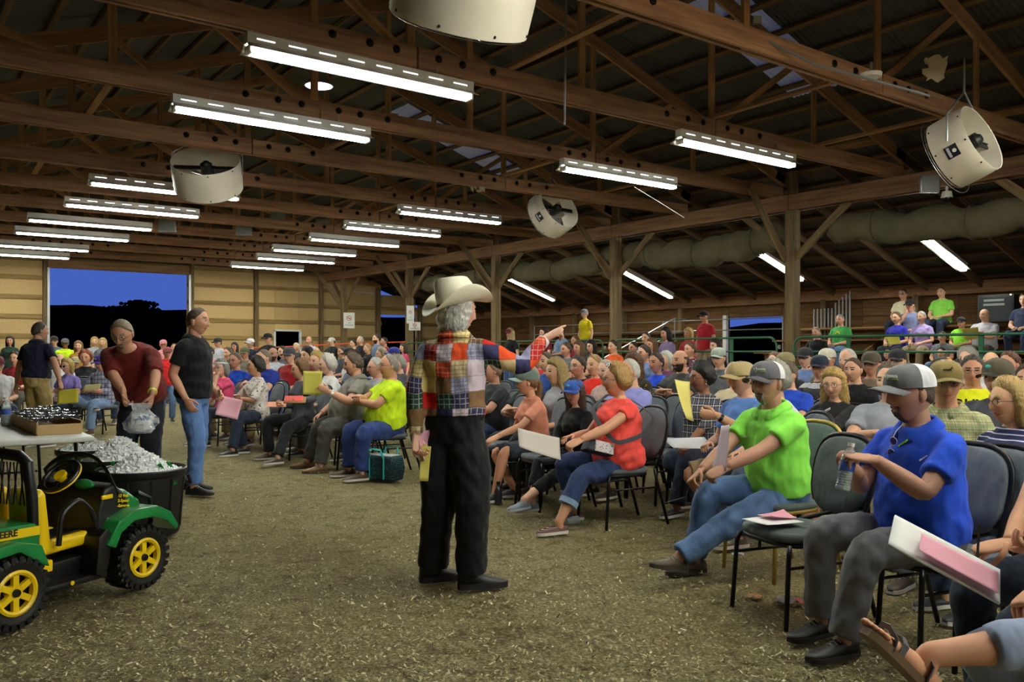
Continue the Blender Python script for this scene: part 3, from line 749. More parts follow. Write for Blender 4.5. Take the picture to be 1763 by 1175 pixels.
def remesh(buf, vox, name, it=3, wr=.0048):
    me = buf.mesh('tmp'); o = bpy.data.objects.new('tmp', me); C.objects.link(o)
    m = o.modifiers.new('r', 'REMESH'); m.mode = 'VOXEL'; m.voxel_size = vox; m.use_smooth_shade = True
    if it: s = o.modifiers.new('s', 'SMOOTH'); s.iterations = it; s.factor = .5
    dg = bpy.context.evaluated_depsgraph_get(); r = bpy.data.meshes.new_from_object(o.evaluated_get(dg)); r.name = name
    bpy.data.objects.remove(o); bpy.data.meshes.remove(me)
    if wr:
        n = len(r.vertices); co = np.zeros(n * 3); no = np.zeros(n * 3); r.vertices.foreach_get('co', co); r.vertices.foreach_get('normal', no)
        co = co.reshape(-1, 3); no = no.reshape(-1, 3); x, y, z = co.T; q = random.uniform(0, 9)
        w = np.sin(x * 21 + 2.2 * np.sin(z * 17 + q) + y * 9) * np.sin(z * 26 + 2 * np.sin(x * 13 + y * 19 + q)) + .6 * np.sin(z * 47 + 3 * np.sin(y * 15 + q) + x * 22) * np.sin(x * 31 + y * 35)
        r.vertices.foreach_set('co', (co + no * (w * wr)[:, None]).reshape(-1)); r.update()
    return r

# ---- heads (local: +y face, +z up, origin mid head, half height .118)
def head_grid(nu, nv):
    u = np.linspace(-1, 1, nu, endpoint=False); ph = PI * (u + .0) ; ph = PI * (np.sign(u) * np.abs(u) ** 1.35)   # denser at the front (ph=0)
    th = np.linspace(0.02, PI - .02, nv)
    TH, PH = np.meshgrid(th, ph, indexing='ij')
    return np.sin(TH) * np.sin(PH), np.sin(TH) * np.cos(PH), np.cos(TH)
def ss(a, b, x): t = np.clip((x - a) / (b - a), 0, 1); return t * t * (3 - 2 * t)
def head_surf(dx, dy, dz, fem=False, fat=0.0, feat=True):
    x = .076 * dx; y = np.where(dy > 0, .092, .100) * dy; z = .118 * dz
    low = ss(.02, -.9, dz)
    x = x * (1 - low * (.30 if fem else .22) + fat * low * .22) ; x = x * (1 + fat * .07)
    y = np.where(dy > 0, y * (1 - .05 * low), y * (1 - .30 * low))
    y = y - .008 * low + np.where(dz < -.55, .010 * np.clip(dy, 0, 1), 0)
    fr = np.clip(dy, 0, 1)
    x = x * (1 + .05 * ss(.1, .55, dz) * (dy < .4))
    if feat:
        g = lambda cx, cz, sx, sz: np.exp(-((x - cx) / sx) ** 2 - ((z - cz) / sz) ** 2) * (dy > .15)
        for s in (-1, 1):
            y = y - .010 * g(s * .031, .012, .016, .011) + .006 * g(s * .030, .033, .022, .007) + .005 * g(s * .040, -.022, .018, .018)
        nz = np.clip((.022 - z) / .058, 0, 1); nose = np.where((z < .03) & (z > -.044), nz ** 1.1, 0) * ss(-.044, -.034, z)
        y = y + (.026 if not fem else .022) * nose * np.exp(-(x / (.0085 + .006 * nz)) ** 2) * (dy > .2) + .006 * g(0, .015, .010, .02)
        y = y + .0055 * g(0, -.056, .018, .0055) + .006 * g(0, -.068, .015, .0055) - .005 * g(0, -.062, .020, .0028) - .003 * g(0, -.080, .018, .006) + .007 * g(0, -.100, .022, .014)
    return x, y, z
def grid_faces(nv, nu):
    f = []
    for i in range(nv - 1):
        for j in range(nu): k = (j + 1) % nu; f.append((i * nu + j, (i + 1) * nu + j, (i + 1) * nu + k, i * nu + k))
    return f
def head_buf(buf, M, det, fem, fat):
    """adds head, ears, eyes; material 0 skin 1 lips 2 eye white 3 iris 4 brow"""
    nu, nv = {2: (64, 52), 1: (40, 34), 0: (24, 18)}[det]
    dx, dy, dz = head_grid(nu, nv); x, y, z = head_surf(dx, dy, dz, fem, fat)
    V = np.stack([x, y, z], -1).reshape(-1, 3); f = grid_faces(nv, nu)
    f += [tuple(range(nu))[::-1], tuple(range((nv - 1) * nu, nv * nu))]
    W = V @ M[:3, :3].T + M[:3, 3]; n0 = buf.n; buf.add(W, f)
    xs, ys, zs = V[:, 0], V[:, 1], V[:, 2]
    for k, q in enumerate(f[:-2]):
        c = V[list(q)].mean(0); kk = len(buf.mi) - len(f) + k
        if c[1] > .05:
            if abs(c[2] + .062) < .0105 * (1 - (c[0] / .027) ** 2): buf.mi[kk] = 1
            elif det < 2 and abs(c[2] - .010) < .006 and abs(abs(c[0]) - .031) < .012: buf.mi[kk] = 3
            elif abs(c[2] - .034 - .003 * (abs(c[0]) > .02)) < .0055 and .013 < abs(c[0]) < .048: buf.mi[kk] = 4
    R3 = Matrix(M[:3, :3].tolist())
    def tr(p): return tuple(M[:3, :3] @ np.array(p) + M[:3, 3])
    for s in (-1, 1):
        if det == 2:
            buf.ell(tr((s * .0315, .072, .0105)), (.0125, .0110, .0058), 10, 8, R3, 2)
            buf.ell(tr((s * .0312, .0805, .0105)), (.0056, .0045, .0056), 8, 6, R3, 3)
        e = s * .076 * (1 + fat * .07)
        buf.ell(tr((e, -.008, -.002)), (.010, .019, .032), 10, 8, R3 @ Matrix.Rotation(s * .35, 3, 'Z'), 0)
        if det == 2: buf.ell(tr((e + s * .006, -.004, -.002)), (.006, .011, .020), 8, 6, R3 @ Matrix.Rotation(s * .35, 3, 'Z'), 0)
HAIR = {}
def hair_mesh(style, fem=False, fat=0.0):
    key = (style, fem, round(fat, 1))
    if key in HAIR: return HAIR[key]
    nu, nv = 72, 56; dx, dy, dz = head_grid(nu, nv); x, y, z = head_surf(dx, dy, dz, fem, fat, False)
    az = np.abs(np.arctan2(dx, dy)); r = np.random.default_rng(abs(hash(style)) % 1000)
    # hairline height as function of azimuth (0 front .. pi back)
    def line(front, temple, side, back):
        return np.interp(az, [0, .55, .95, 1.25, 1.55, 1.9, PI], [front, front - .004, temple, temple - .02, side, side * .4 + back * .6, back])
    strand = .0035 * np.sin(az * 26 + 5 * np.sin(dz * 5)) + .0025 * np.sin(dx * 60 + dz * 20)
    th = .012
    if style == 'crop': m = ss(0, .030, z - line(.078, .050, .000, -.075)); th = .008; strand *= .4
    elif style == 'short': m = ss(-.004, .060, z - line(.070, .045, -.020, -.090)); th = .014
    elif style == 'receding': m = ss(0, .030, z - line(.108, .075, -.010, -.082)); th = .010; strand *= .5
    elif style == 'bald': m = ss(0, .025, z - line(.2, .2, -.005, -.082)) * ss(.066, .030, z); th = .009; strand *= .5
    elif style == 'afro': m = ss(-.010, .085, z - line(.064, .040, -.035, -.095)); th = .042; strand = .006 * np.sin(dx * 40 + 3 * np.sin(dz * 33)) * np.sin(dy * 37 + 2)
    elif style == 'perm': m = ss(-.008, .085, z - line(.072, .045, -.055, -.110)); th = .036; strand = .007 * np.sin(dx * 30 + 3 * np.sin(dz * 23)) * np.sin(dy * 27 + 2)
    elif style == 'bob': m = ss(-.004, .05, z - line(.072, .055, -.10, -.16)); th = .024; strand *= 1.6
    elif style in ('long', 'wavy', 'back'): m = ss(0, .02, z - line(.070, .055, -.2, -.3)); th = .022; strand *= 1.8
    elif style == 'beard': m = ss(0, .014, -.030 - z + .012 * (az > .45) * 1.0) * ss(1.65, 1.35, az) * (1 - np.exp(-(x / .020) ** 2 - ((z + .062) / .010) ** 2)); th = .009; strand *= .6
    elif style == 'goatee': m = ss(0, .012, -.040 - z) * ss(.62, .42, az) * (1 - np.exp(-(x / .019) ** 2 - ((z + .062) / .009) ** 2)); th = .008; strand *= .5
    if style in ('wavy', 'long', 'bob', 'back'):      # open face region
        face = ss(1.0, .82, az) * ss(.066, .040, z); m = m * (1 - face)
    lump = .004 * np.sin(dx * 23 + 4 * np.sin(dy * 9)) * np.sin(dz * 19 + 3 * np.sin(dx * 11)) + .003 * np.sin(dy * 41 + 3 * np.sin(dz * 17)) * np.sin(dx * 37 + 1)
    if style in ('crop', 'beard', 'goatee', 'bald', 'receding'): lump = lump * .25
    off = -.010 + m * (th + .010 + strand + lump)
    L = np.sqrt(dx * dx / .9 + dy * dy + dz * dz); X, Y, Z = x + dx * off, y + dy * off, z + dz * off
    if style in ('bob', 'long', 'wavy', 'back'):
        dn = {'bob': .030, 'long': .19, 'wavy': .12, 'back': .035}[style]; lo = ss(.0, -.75, dz) * m
        wv = np.sin(Z * 60 + az * 9) * (.010 if style == 'wavy' else .004)
        Z = Z - dn * lo; Y = Y - lo * (.02 if style != 'bob' else .008) + wv * lo * dy
        X = X * (1 + lo * {'wavy': .55, 'back': .42, 'bob': .22, 'long': .30}[style]) + wv * lo * dx
    b = Buf(); f = grid_faces(nv, nu) + [tuple(range(nu))[::-1], tuple(range((nv - 1) * nu, nv * nu))]
    b.add(np.stack([X, Y, Z], -1).reshape(-1, 3), f)
    me = b.mesh('hair_' + style); HAIR[key] = me; return me
def hairmat(c):
    nm = 'hair_%s' % c
    if nm in MATS: return MATS[nm]
    t = NT(nm); c_ = lin(c); n = t.noise(t.coord(scale=(1, 1, .25)), 90, 3, .7); n2 = t.noise(t.coord(), 14, 2)
    k = t.mix(n, tuple(v * .45 for v in c_), tuple(min(1, v * 1.5) for v in c_)); t.col(t.mix(t.math('MULTIPLY', n2, .5), k, tuple(v * .6 for v in c_)))
    t.b.inputs['Roughness'].default_value = .5; t.bump(n, .9, .012); MATS[nm] = t.m; return t.m
def skinmat(c):
    nm = 'skin_%s' % c
    if nm in MATS: return MATS[nm]
    t = NT(nm); c_ = lin(c); g_ = sum(c_) / 3; c_ = tuple(min(.9, (v * .88 + g_ * .12) * 1.22) for v in c_); n = t.noise(t.coord(), 18, 3)
    t.col(t.mix(n, tuple(v * .86 for v in c_), (min(1, c_[0] * 1.12), c_[1] * 1.03, c_[2] * 1.0))); t.b.inputs['Roughness'].default_value = .5
    t.b.inputs['Subsurface Weight'].default_value = 0; t.b.inputs['Specular IOR Level'].default_value = .35
    MATS[nm] = t.m; return t.m
M_eye = plain('eye_white', '#e8e2da', .3); M_iris = plain('eye_iris', '#2e2219', .25)
# ---- caps (head local)
CAPS = {}
def cap_meshes():
    if CAPS: return CAPS
    nu, nv = 48, 16; b = Buf(); vv = []
    for i in range(nv):
        th = .02 + (PI / 2 * 1.02) * i / (nv - 1)
        for j in range(nu):
            ph = 2 * PI * j / nu; r = 1.0 + .008 * (abs(math.sin(3 * ph)) > .985)
            sx, sy, h = .090, .112, .092
            f = math.sin(th) ** .72
            vv.append((sx * f * math.sin(ph) * r, sy * f * math.cos(ph) * r - .002, h * math.cos(th) ** .92 if th < PI / 2 else -.008))
    fr, bk = Buf(), Buf(); F_ = grid_faces(nv, nu) + [tuple(range(nu))[::-1]]
    b.add(vv, F_); m = b.mesh('cap_crown')
    for p in m.polygons:
        if p.center.y < -.005 or False: p.material_index = 1
    CAPS['crown'] = m
    b = Buf(); n = 14; vv = []
    for k in range(2):
        for i in range(n + 1):
            a = -1.15 + 2.3 * i / n
            x0, y0 = .091 * math.sin(a), .108 * math.cos(a)
            for g in range(5):
                f = g / 4; ext = .078 * math.cos(a * .82) * f; x, y = x0 * (1 + .02 * f), y0 + ext
                vv.append((x, y, .004 - .030 * (x / .085) ** 2 - .010 * f - k * .004))
    N = (n + 1) * 5; F_ = []
    for i in range(n):
        for g in range(4):
            a = i * 5 + g; F_.append((a, a + 1, a + 6, a + 5)); F_.append((N + a, N + a + 5, N + a + 6, N + a + 1))
    for i in range(n): F_ += [(i * 5 + 4, N + i * 5 + 4, N + i * 5 + 9, i * 5 + 9)]
    b.add(vv, F_); CAPS['brim'] = b.mesh('cap_brim')
    CAPS['button'] = Buf().ell((0, 0, .092), (.009, .009, .005), 8, 6).mesh('cap_button')
    return CAPS
def add_cap(root, HM, c1, c2=None, cb=None, logo=None, tilt=0.0, det=1):
    cm = cap_meshes(); M = HM @ Matrix.Translation((0, -.002, .040)) @ Matrix.Rotation(tilt, 4, 'X')
    crown = cm['crown'].copy(); crown.materials.clear(); crown.materials.append(cloth(c1)); crown.materials.append(cloth(c2 or c1))
    for p_ in crown.polygons: p_.material_index = 1 if p_.center.y < -.005 else 0
    o = obj('cap', crown, None, root, mtx=M)
    br = cm['brim'].copy(); br.materials.clear(); br.materials.append(cloth(cb or c1)); obj('cap_brim', br, None, o)
    if det:
        bt = cm['button'].copy(); bt.materials.clear(); bt.materials.append(cloth(c1)); obj('cap_button', bt, None, o)
    if logo == 'deer':
        k = plain('cap_patch', '#3a3a30', .8); lg = Buf()
        pts = [(.0, .0), (.012, .004), (.024, .002), (.03, .010), (.026, .013), (.022, .010), (.012, .013), (0, .012), (-.010, .016), (-.014, .024), (-.020, .030), (-.016, .020), (-.022, .017), (-.012, .010), (-.020, .000), (-.012, .002)]
        lg.prism(pts, 'y', 0, .003); obj('cap_emblem', lg, k, o, mtx=Matrix.Translation((0, .104, .040)) @ Matrix.Rotation(-.35, 4, 'X'))
    elif logo == 'seed':
        k = plain('cap_thread_white', '#f0f0ea', .7); g = plain('cap_thread_green', '#9fd23a', .7)
        M2 = Matrix.Rotation(.25, 4, 'Z') @ Matrix.Translation((0, .107, .042)) @ Matrix.Rotation(PI, 4, 'Z') @ Matrix.Rotation(PI / 2 + .30, 4, 'X')
        lw = Buf()
        for q_ in range(9): lw.box((-.028 + .007 * q_ + (.003 if q_ > 0 else -.003), .001 * (q_ % 2), 0), (.0048, (.011, .017, .010, .011, .009, .011, .010, .009, .011)[q_], .003))
        obj('cap_lettering', lw, k, o, mtx=M2); obj('cap_underline', Buf().box((.004, -.013, 0), (.058, .004, .003)), g, o, mtx=M2)
    elif logo:
        obj('cap_emblem', Buf().ell((0, .106, .040), (.020, .004, .013), 10, 6), plain('capmark_' + logo, logo, .7), o)
    return o
def add_glasses(root, HM, c='#1a1a1a', lens=None, up=False, det=1):
    b = Buf(); T = Matrix.Translation((0, 0, 0))
    for s in (-1, 1):
        rim = [(s * .032 + .021 * math.cos(a), .094 + .002 * math.cos(2 * a), .008 + .0155 * math.sin(a)) for a in np.linspace(0, 2 * PI, 15)]
        b.tube(rim, .0018, 5, cap=False); b.tube([(s * .052, .093, .012), (s * .074, .070, .012), (s * .079, -.002, .010), (s * .078, -.02, -.004)], .0018, 5)
    b.tube([(-.011, .096, .011), (0, .100, .014), (.011, .096, .011)], .0018, 5)
    M = HM @ (Matrix.Translation((0, -.03, .080)) @ Matrix.Rotation(.35, 4, 'X') if up else T)
    o = obj('eyeglasses' if not lens or not up else 'sunglasses', b, plain('frame_' + c, c, .3), root, mtx=M)
    if lens:
        l = Buf()
        for s in (-1, 1): l.ell((s * .032, .0945, .008), (.0205, .002, .015), 12, 6)
        obj('lens', l, plain('lens_' + lens, lens, .08), o)
    return o
# ---- hands
def hand(buf, w, fwd, palm, side, pose, det, mi=0):
    """w wrist, fwd direction of fingers, palm normal, side +1 right hand / -1 left"""
    fwd = nrm(fwd); palm = nrm(palm - fwd * palm.dot(fwd)); lat = np.cross(fwd, palm) * side     # lat points to the thumb side
    c0 = w + fwd * .012; c1 = w + fwd * .092
    p, r = chain([w - fwd * .02, c0, w + fwd * .055, c1], [(.027, .021), (.030, .019), (.041, .016), (.040, .013)], 3, 1)
    buf.tube(p, r, 12 if det else 8, ref=lat, mi=mi, round_cap=True)
    curl = {'relax': .42, 'hold': .85, 'fist': 1.25, 'flat': .10, 'point': 1.2, 'pinch': .75}[pose]
    L = [.070, .079, .074, .058]; sp = [.027, .009, -.009, -.026]; sg = 8 if det == 2 else 6
    for i in range(4):
        cu = curl * (1 + .06 * i)
        if pose == 'point': cu = .10 if i == 0 else 1.15
        b0 = c1 + lat * sp[i] - fwd * .006; d = nrm(fwd + lat * sp[i] * 2.2); pts = [b0 - d * .01, b0]; a = 0
        for k, fr in enumerate((.45, .31, .24)):
            a += cu * (.75, .95, .6)[k]; dd = nrm(d * math.cos(a) + palm * math.sin(a)); pts.append(pts[-1] + dd * L[i] * fr)
        pp, rr = chain(pts, [.0095, .0095, .0088, .0080, .0066], 3 if det else 2, 1)
        buf.tube(pp, rr, sg, ref=lat, mi=mi, round_cap=True)
    t0 = w + fwd * .028 + lat * .026; td = nrm(fwd * .62 + lat * .62 + palm * .42)
    if pose in ('hold', 'fist', 'pinch', 'point'): td2 = nrm(fwd * .75 + palm * .65 - lat * .10)
    else: td2 = nrm(fwd * .85 + lat * .25 + palm * .3)
    pp, rr = chain([t0 - td * .012, t0 + td * .034, t0 + td * .034 + td2 * .030, t0 + td * .034 + td2 * .054], [.013, .0115, .0098, .0075], 3, 1)
    buf.tube(pp, rr, sg, ref=palm, mi=mi, round_cap=True)
# ---- shoes (local: ankle foot frame, +y toes, z=0 sole bottom)
SHOE = {}
def shoe_meshes(kind):
    if kind in SHOE: return SHOE[kind]
    S = {'shoe': [(-.080, .012, .050), (-.072, .027, .072), (-.045, .034, .088), (0, .035, .092), (.05, .036, .074), (.10, .042, .056), (.145, .042, .046), (.180, .034, .038), (.200, .015, .028)],
         'boot': [(-.082, .012, .080), (-.074, .030, .140), (-.045, .038, .165), (-.005, .038, .160), (.05, .038, .090), (.10, .042, .066), (.150, .041, .054), (.190, .030, .044), (.212, .012, .032)],
         'slip': [(-.078, .012, .040), (-.070, .026, .056), (-.045, .033, .060), (0, .034, .058), (.05, .036, .062), (.10, .041, .054), (.145, .042, .044), (.178, .034, .036), (.195, .015, .026)]}[kind]
    b = Buf(); n = 14; vv = []
    for y, w, h in S:
        for j in range(n):
            a = 2 * PI * j / n; sx, sz = math.cos(a), math.sin(a)
            vv.append((w * np.sign(sx) * abs(sx) ** .75, y, .018 + (h - .018) * (max(sz, 0) ** .8) if sz > 0 else .016))
    m = len(S); b.add(vv, [(i * n + j, i * n + (j + 1) % n, (i + 1) * n + (j + 1) % n, (i + 1) * n + j) for i in range(m - 1) for j in range(n)] + [tuple(range(n)), tuple(range((m - 1) * n, m * n))[::-1]])
    up = b.mesh('shoe_upper'); b = Buf(); out = [(w + .004, y) for y, w, h in S]; out = [(x, y) for x, y in out] + [(-x, y) for x, y in out[::-1]]
    hl = .012 if kind == 'boot' else 0
    b.prism(out, 'z', 0, .022 + hl); so = sharp(b.mesh('sole')); SHOE[kind] = (up, so); return SHOE[kind]

def foot_m(N_, ft):
    return Matrix.Translation(Vector(N_)) @ Matrix.Rotation(ft[0], 4, 'Z') @ Matrix.Rotation(ft[1], 4, 'X') @ Matrix.Translation((0, 0, -.085))
class Person: pass
def person(label, pos, rz, pose='sit', s=1.0, fem=False, bulk=.0, belly=.0, lean=.08, side=0.0, twist=0.0, head=(0, 0, 0), armR=None, armL=None, handR='relax', handL='relax',
           poleR=None, poleL=None, legR=None, legL=None, kneeR=None, kneeL=None, skin='#c99a7c', hair=('short', '#5a4632'), shirt='#777777', sleeve='short', trous='#2f3a52', tlen='long', shoes=('shoe', '#2a2522'), sole='#d8d4cc',
           cap=None, glasses=None, beard=None, det=1, collar=False, hem=None, seat=.52, group=None, palmR=None, palmL=None, shirtmat=None, trousmat=None, tie=None, socks=None, fdirR=None, fdirL=None, parent_name='person', footR=None, footL=None, sleeve_flare=.0, root_only=False, child=1.0, tw=1.10):
    """a whole figure; targets are (px,py,depth) photo points or ('l',x,y,z) local points in unscaled body units"""
    rp = Vector((pos[0], pos[1], pos[2] if len(pos) > 2 else 0.0)); c_, s_ = math.cos(rz), math.sin(rz)
    def loc(t):
        if t is None: return None
        if t[0] == 'l': return A(*t[1:])
        w = P(*t) - rp; return A((w.x * c_ + w.y * s_) / s, (-w.x * s_ + w.y * c_) / s, w.z / s)
    bk = 1 + .20 * bulk
    up, fw = A(0, 0, 1), A(0, 1, 0)
    Pc = A(0, 0, seat if pose == 'sit' else .95)
    D = nrm(A(math.sin(side), math.sin(lean) * math.cos(side), math.cos(lean) * math.cos(side)))
    def spine(h):
        if h < 0: return Pc + A(0, 0, h)
        k = min(h / .5, 1.2); dd = nrm(A(D[0] * (.6 + .4 * k), D[1] * (.55 + .45 * k), D[2])); return Pc + dd * h
    def axes(h):
        k = max(0, min(h / .4, 1)); a = twist * k; t = nrm(spine(h + .02) - spine(h - .02)); U = rotv(A(1, 0, 0), up, a); U = nrm(U - t * U.dot(t)); return U, np.cross(t, U)
    if fem: T = [(-.10, .125, .100), (-.02, .172, .120), (.06, .168, .115), (.15, .135, .098), (.25, .138, .108), (.34, .148, .120), (.42, .148, .098), (.465, .120, .076), (.495, .090, .064), (.53, .054, .053), (.62, .046, .052)]
    else: T = [(-.10, .13, .10), (-.02, .165, .118), (.06, .163, .115), (.14, .152, .110), (.25, .160, .116), (.35, .172, .122), (.42, .170, .106), (.46, .140, .086), (.495, .108, .074), (.535, .064, .062), (.62, .056, .060)]
    def tors(h, rx, ry, inf=0):
        c = spine(h); U, V = axes(h); b_ = belly * math.exp(-((h - .13) / .14) ** 2); bu = (.035 if fem else 0) * math.exp(-((h - .33) / .06) ** 2)
        kb = bk if h < .5 else 1 + .08 * bulk
        fo = np.cross(U, nrm(spine(h + .02) - spine(h - .02)));
        fo = -V if (-V).dot(fw) > 0 else V
        return c + fo * ((b_ * .55 + bu * .5)), (rx * kb + b_ * .35 + inf, ry * (1 + .36 * bulk if h < .5 else kb) * (1.06 if h < .46 else 1) + b_ * .55 + bu * .5 + inf), U
    def torso(buf, h0, h1, inf, mi=0):
        pts, rr, hs = [], [], [h for h, _, _ in T]
        H = [h0] + [h for h in np.linspace(-.10, .62, 19) if h0 + .015 < h < h1 - .015] + [h1]
        rx = np.interp(H, hs, [t_[1] for t_ in T]); ry = np.interp(H, hs, [t_[2] for t_ in T])
        for h, a, b_ in zip(H, rx, ry):
            c, r_, U = tors(h, a, b_, inf if np.isscalar(inf) else np.interp(h, [h0, h1], inf)); pts.append(c); rr.append(r_)
        buf.tube(pts, rr, 20 if det else 14, ref=axes(h0)[0], mi=mi)
    # joints
    shw = (.158 if fem else .180) * (1 + .10 * bulk)
    Us, Vs = axes(.45); SH = {1: spine(.430) + Us * shw, -1: spine(.430) - Us * shw}
    hp = {1: Pc + A(.095, 0, -.025), -1: Pc + A(-.095, 0, -.025)}
    legs = {}; feet = {}
    for sd, lt, kn, ft in ((1, legR, kneeR, footR), (-1, legL, kneeL, footL)):
        t_ = loc(lt)
        if t_ is None: t_ = A(sd * .13, .42, .085) if pose == 'sit' else A(sd * .11, 0, .085)
        pole = A(sd * .12, .3, 1) if pose == 'sit' else A(sd * .1, 1, .0)
        if kn is not None:
            kk = loc(kn); pole = kk - hp[sd]
        k_, a_ = ik(hp[sd], t_, .435, .42, pole); legs[sd] = (hp[sd], k_, a_)
        feet[sd] = ft if ft is not None else (0.12 * -sd, 0.0)     # yaw, pitch
    arms = {}
    for sd, at, po in ((1, armR, poleR), (-1, armL, poleL)):
        t_ = loc(at)
        if t_ is None: t_ = A(sd * .12, .30, .64) if pose == 'sit' else A(sd * (.25 + .06 * bulk), .05, .86)
        pole = A(*po) if po is not None else A(sd * .8, -.9, -.5)
        e_, w_ = ik(SH[sd], t_, .285, .255, pole); arms[sd] = (SH[sd], e_, w_)
    # head frame
    hc = spine(.545) + nrm(spine(.55) - spine(.50)) * .030 + up * .082 + fw * 0.024
    yaw, pit, rol = head
    R = Matrix.Rotation(twist + yaw, 3, 'Z') @ Matrix.Rotation(-pit, 3, 'X') @ Matrix.Rotation(rol, 3, 'Y')
    hc = hc + np.array(R @ Vector((0, .012, 0)))
    HM4 = np.eye(4); HM4[:3, :3] = np.array(R) * 1.07 * child; HM4[:3, 3] = hc
    # body mesh
    body = Buf(); torso(body, -.10, .60, -.012)
    nk = [spine(.48), spine(.54), hc + np.array(R @ Vector((0, -.022, -.04)))]
    body.tube(*chain(nk, [(.062 * bk, .060), (.058 * (1 + .12 * bulk), .058), (.054, .058)] if not fem else [(.052, .052), (.047, .048), (.046, .050)], 4, 1), seg=14)
    fk = (.88 if fem else 1.0) * (1 + .16 * bulk)
    for sd in (1, -1):
        S_, E_, W_ = arms[sd]; inn = S_ - Us * sd * .06
        p, r_ = chain([inn, S_, S_ * .5 + E_ * .5, E_, E_ * .6 + W_ * .4, W_], [.034 * fk, .044 * fk, .043 * fk, .040 * fk, .041 * fk, (.026 * fk, .023 * fk)], 5, 2)
        body.tube(p, r_, 12 if det else 8)
        fd = W_ - E_ if (fdirR, fdirL)[sd < 0] is None else A(*(fdirR, fdirL)[sd < 0])
        pn = (palmR, palmL)[sd < 0]; pn = A(*pn) if pn is not None else (A(-sd * .5, 0, -1) if pose == 'sit' else A(-sd, 0, 0))
        hand(body, W_, fd, pn, sd, (handL, handR)[sd > 0], det)
        H_, K_, N_ = legs[sd]; fm_ = foot_m(N_, feet[sd]); fdn = np.array(fm_.to_3x3() @ Vector((0, -.25, -1)))
        p, r_ = chain([H_ - A(sd * .02, 0, 0), H_ * .5 + K_ * .5, K_, K_ * .62 + N_ * .38, N_ * .85 + K_ * .15, N_, N_ + fdn * .05], [.080 * bk, .068 * bk, .052 * bk, .053 * bk, .036, .035, .030], 5, 2)
        body.tube(p, r_, 12 if det else 8)
    if shoes and shoes[0] == 'sandal':
        fu = shoe_meshes('slip')[0]
        for sd in (1, -1):
            M_ = foot_m(legs[sd][2], feet[sd]); vs_ = [M_ @ Vector((v.co.x * .88, v.co.y * .93 - .004, .02 + (v.co.z - .016) * .95)) for v in fu.vertices]
            body.add(vs_, [tuple(p.vertices) for p in fu.polygons])
            for k, (tx, ty, tr_) in enumerate(((-.026, .185, .013), (-.007, .188, .010), (.008, .182, .009), (.021, .172, .009), (.032, .160, .009))):
                body.ell(tuple(M_ @ Vector((sd * tx, ty, .032))), (tr_, tr_ * 1.7, tr_ * .9), 8, 6, M_.to_3x3())
    head_buf(body, HM4, det, fem, .35 * bulk)
    root = thing('person', label, 'person', rp, rz, group)
    def part(nm, me, mat, par=None, mtx=None):
        o = obj(nm, me, mat, par or root, mtx=mtx); return o
    hairc = hair[1] if hair else '#6a5a48'
    sm = skinmat(skin); kids = []
    brow = hairmat(hairc if hairc not in ('#d8d4cc',) else '#a09a90')
    lips = skinmat('#%02x%02x%02x' % tuple(int(c * k) for c, k in zip((int(skin[1:3], 16), int(skin[3:5], 16), int(skin[5:7], 16)), (.86, .62, .62))))
    bm_ = body.mesh('body'); part('body', bm_, [sm, lips, M_eye, M_iris, brow])
    vx = {2: .0125, 1: .015, 0: .022}[det]; it = {2: 3, 1: 3, 0: 2}[det]
    # shirt
    if shirt is not None or shirtmat is not None:
        sb = Buf(); h0 = hem if hem is not None else (-.02 if pose == 'sit' else -.10)
        torso(sb, h0, .512, (.022, .010))
        fr = {'none': .12, 'cap': .38, 'short': .66, 'elbow': .95, 'long': 2.0, 'rolled': 1.35}[sleeve]
        for sd in (1, -1):
            S_, E_, W_ = arms[sd]; inn = S_ - Us * sd * .07
            fl = (.006 if sleeve in ('short', 'elbow') else .003) + sleeve_flare * .6
            if fr <= 1: q = S_ + (E_ - S_) * fr; pts = [inn, S_, S_ * .5 + q * .5, q]; rd = [.060 * fk, .061 * fk, (.053 * fk + .008 + fl * .5), .048 * fk + .010 + fl]
            else:
                q = E_ + (W_ - E_) * min(fr - 1, .96); pts = [inn, S_, S_ * .5 + E_ * .5, E_, E_ * .5 + q * .5, q]; rd = [.060 * fk, .061 * fk, .060 * fk, .056 * fk, .050 * fk, (.038 * fk if fr > 1.9 else .048 * fk)]
            sb.tube(*chain(pts, rd, 4, 2), seg=12)
        me = remesh(sb, vx, 'shirt', it); so = part('shirt', me, shirtmat or cloth(shirt, 'heather'))
        if collar:
            cb = Buf(); U, V = axes(.51); fo = -V if (-V).dot(fw) > 0 else V; c0 = spine(.512); nn = 22
            for a0 in (0,):
                vv = []
                for i in range(nn + 1):
                    a = .35 + (2 * PI - .7) * i / nn; d = fo * math.cos(a) + U * math.sin(a); dz = -.030 * (math.cos(a) > 0) * math.cos(a)
                    for rr_, zz in ((.064, .026), (.073, .033), (.095, .006), (.108, -.012 - .014 * max(0, math.cos(a)))):
                        vv.append(c0 + d * rr_ * (1.0 + .10 * bulk) * (1 + .10 * math.sin(a) ** 2) + up * (zz + dz * 1.2))
                cb.add(vv, [(i * 4 + k, i * 4 + k + 1, (i + 1) * 4 + k + 1, (i + 1) * 4 + k) for i in range(nn) for k in range(3)])
            cm = cb.mesh('collar'); obj('collar', cm, shirtmat or cloth(shirt, 'heather'), so)
            md = bpy.data.objects[so.children[-1].name].modifiers.new('t', 'SOLIDIFY'); md.thickness = .004
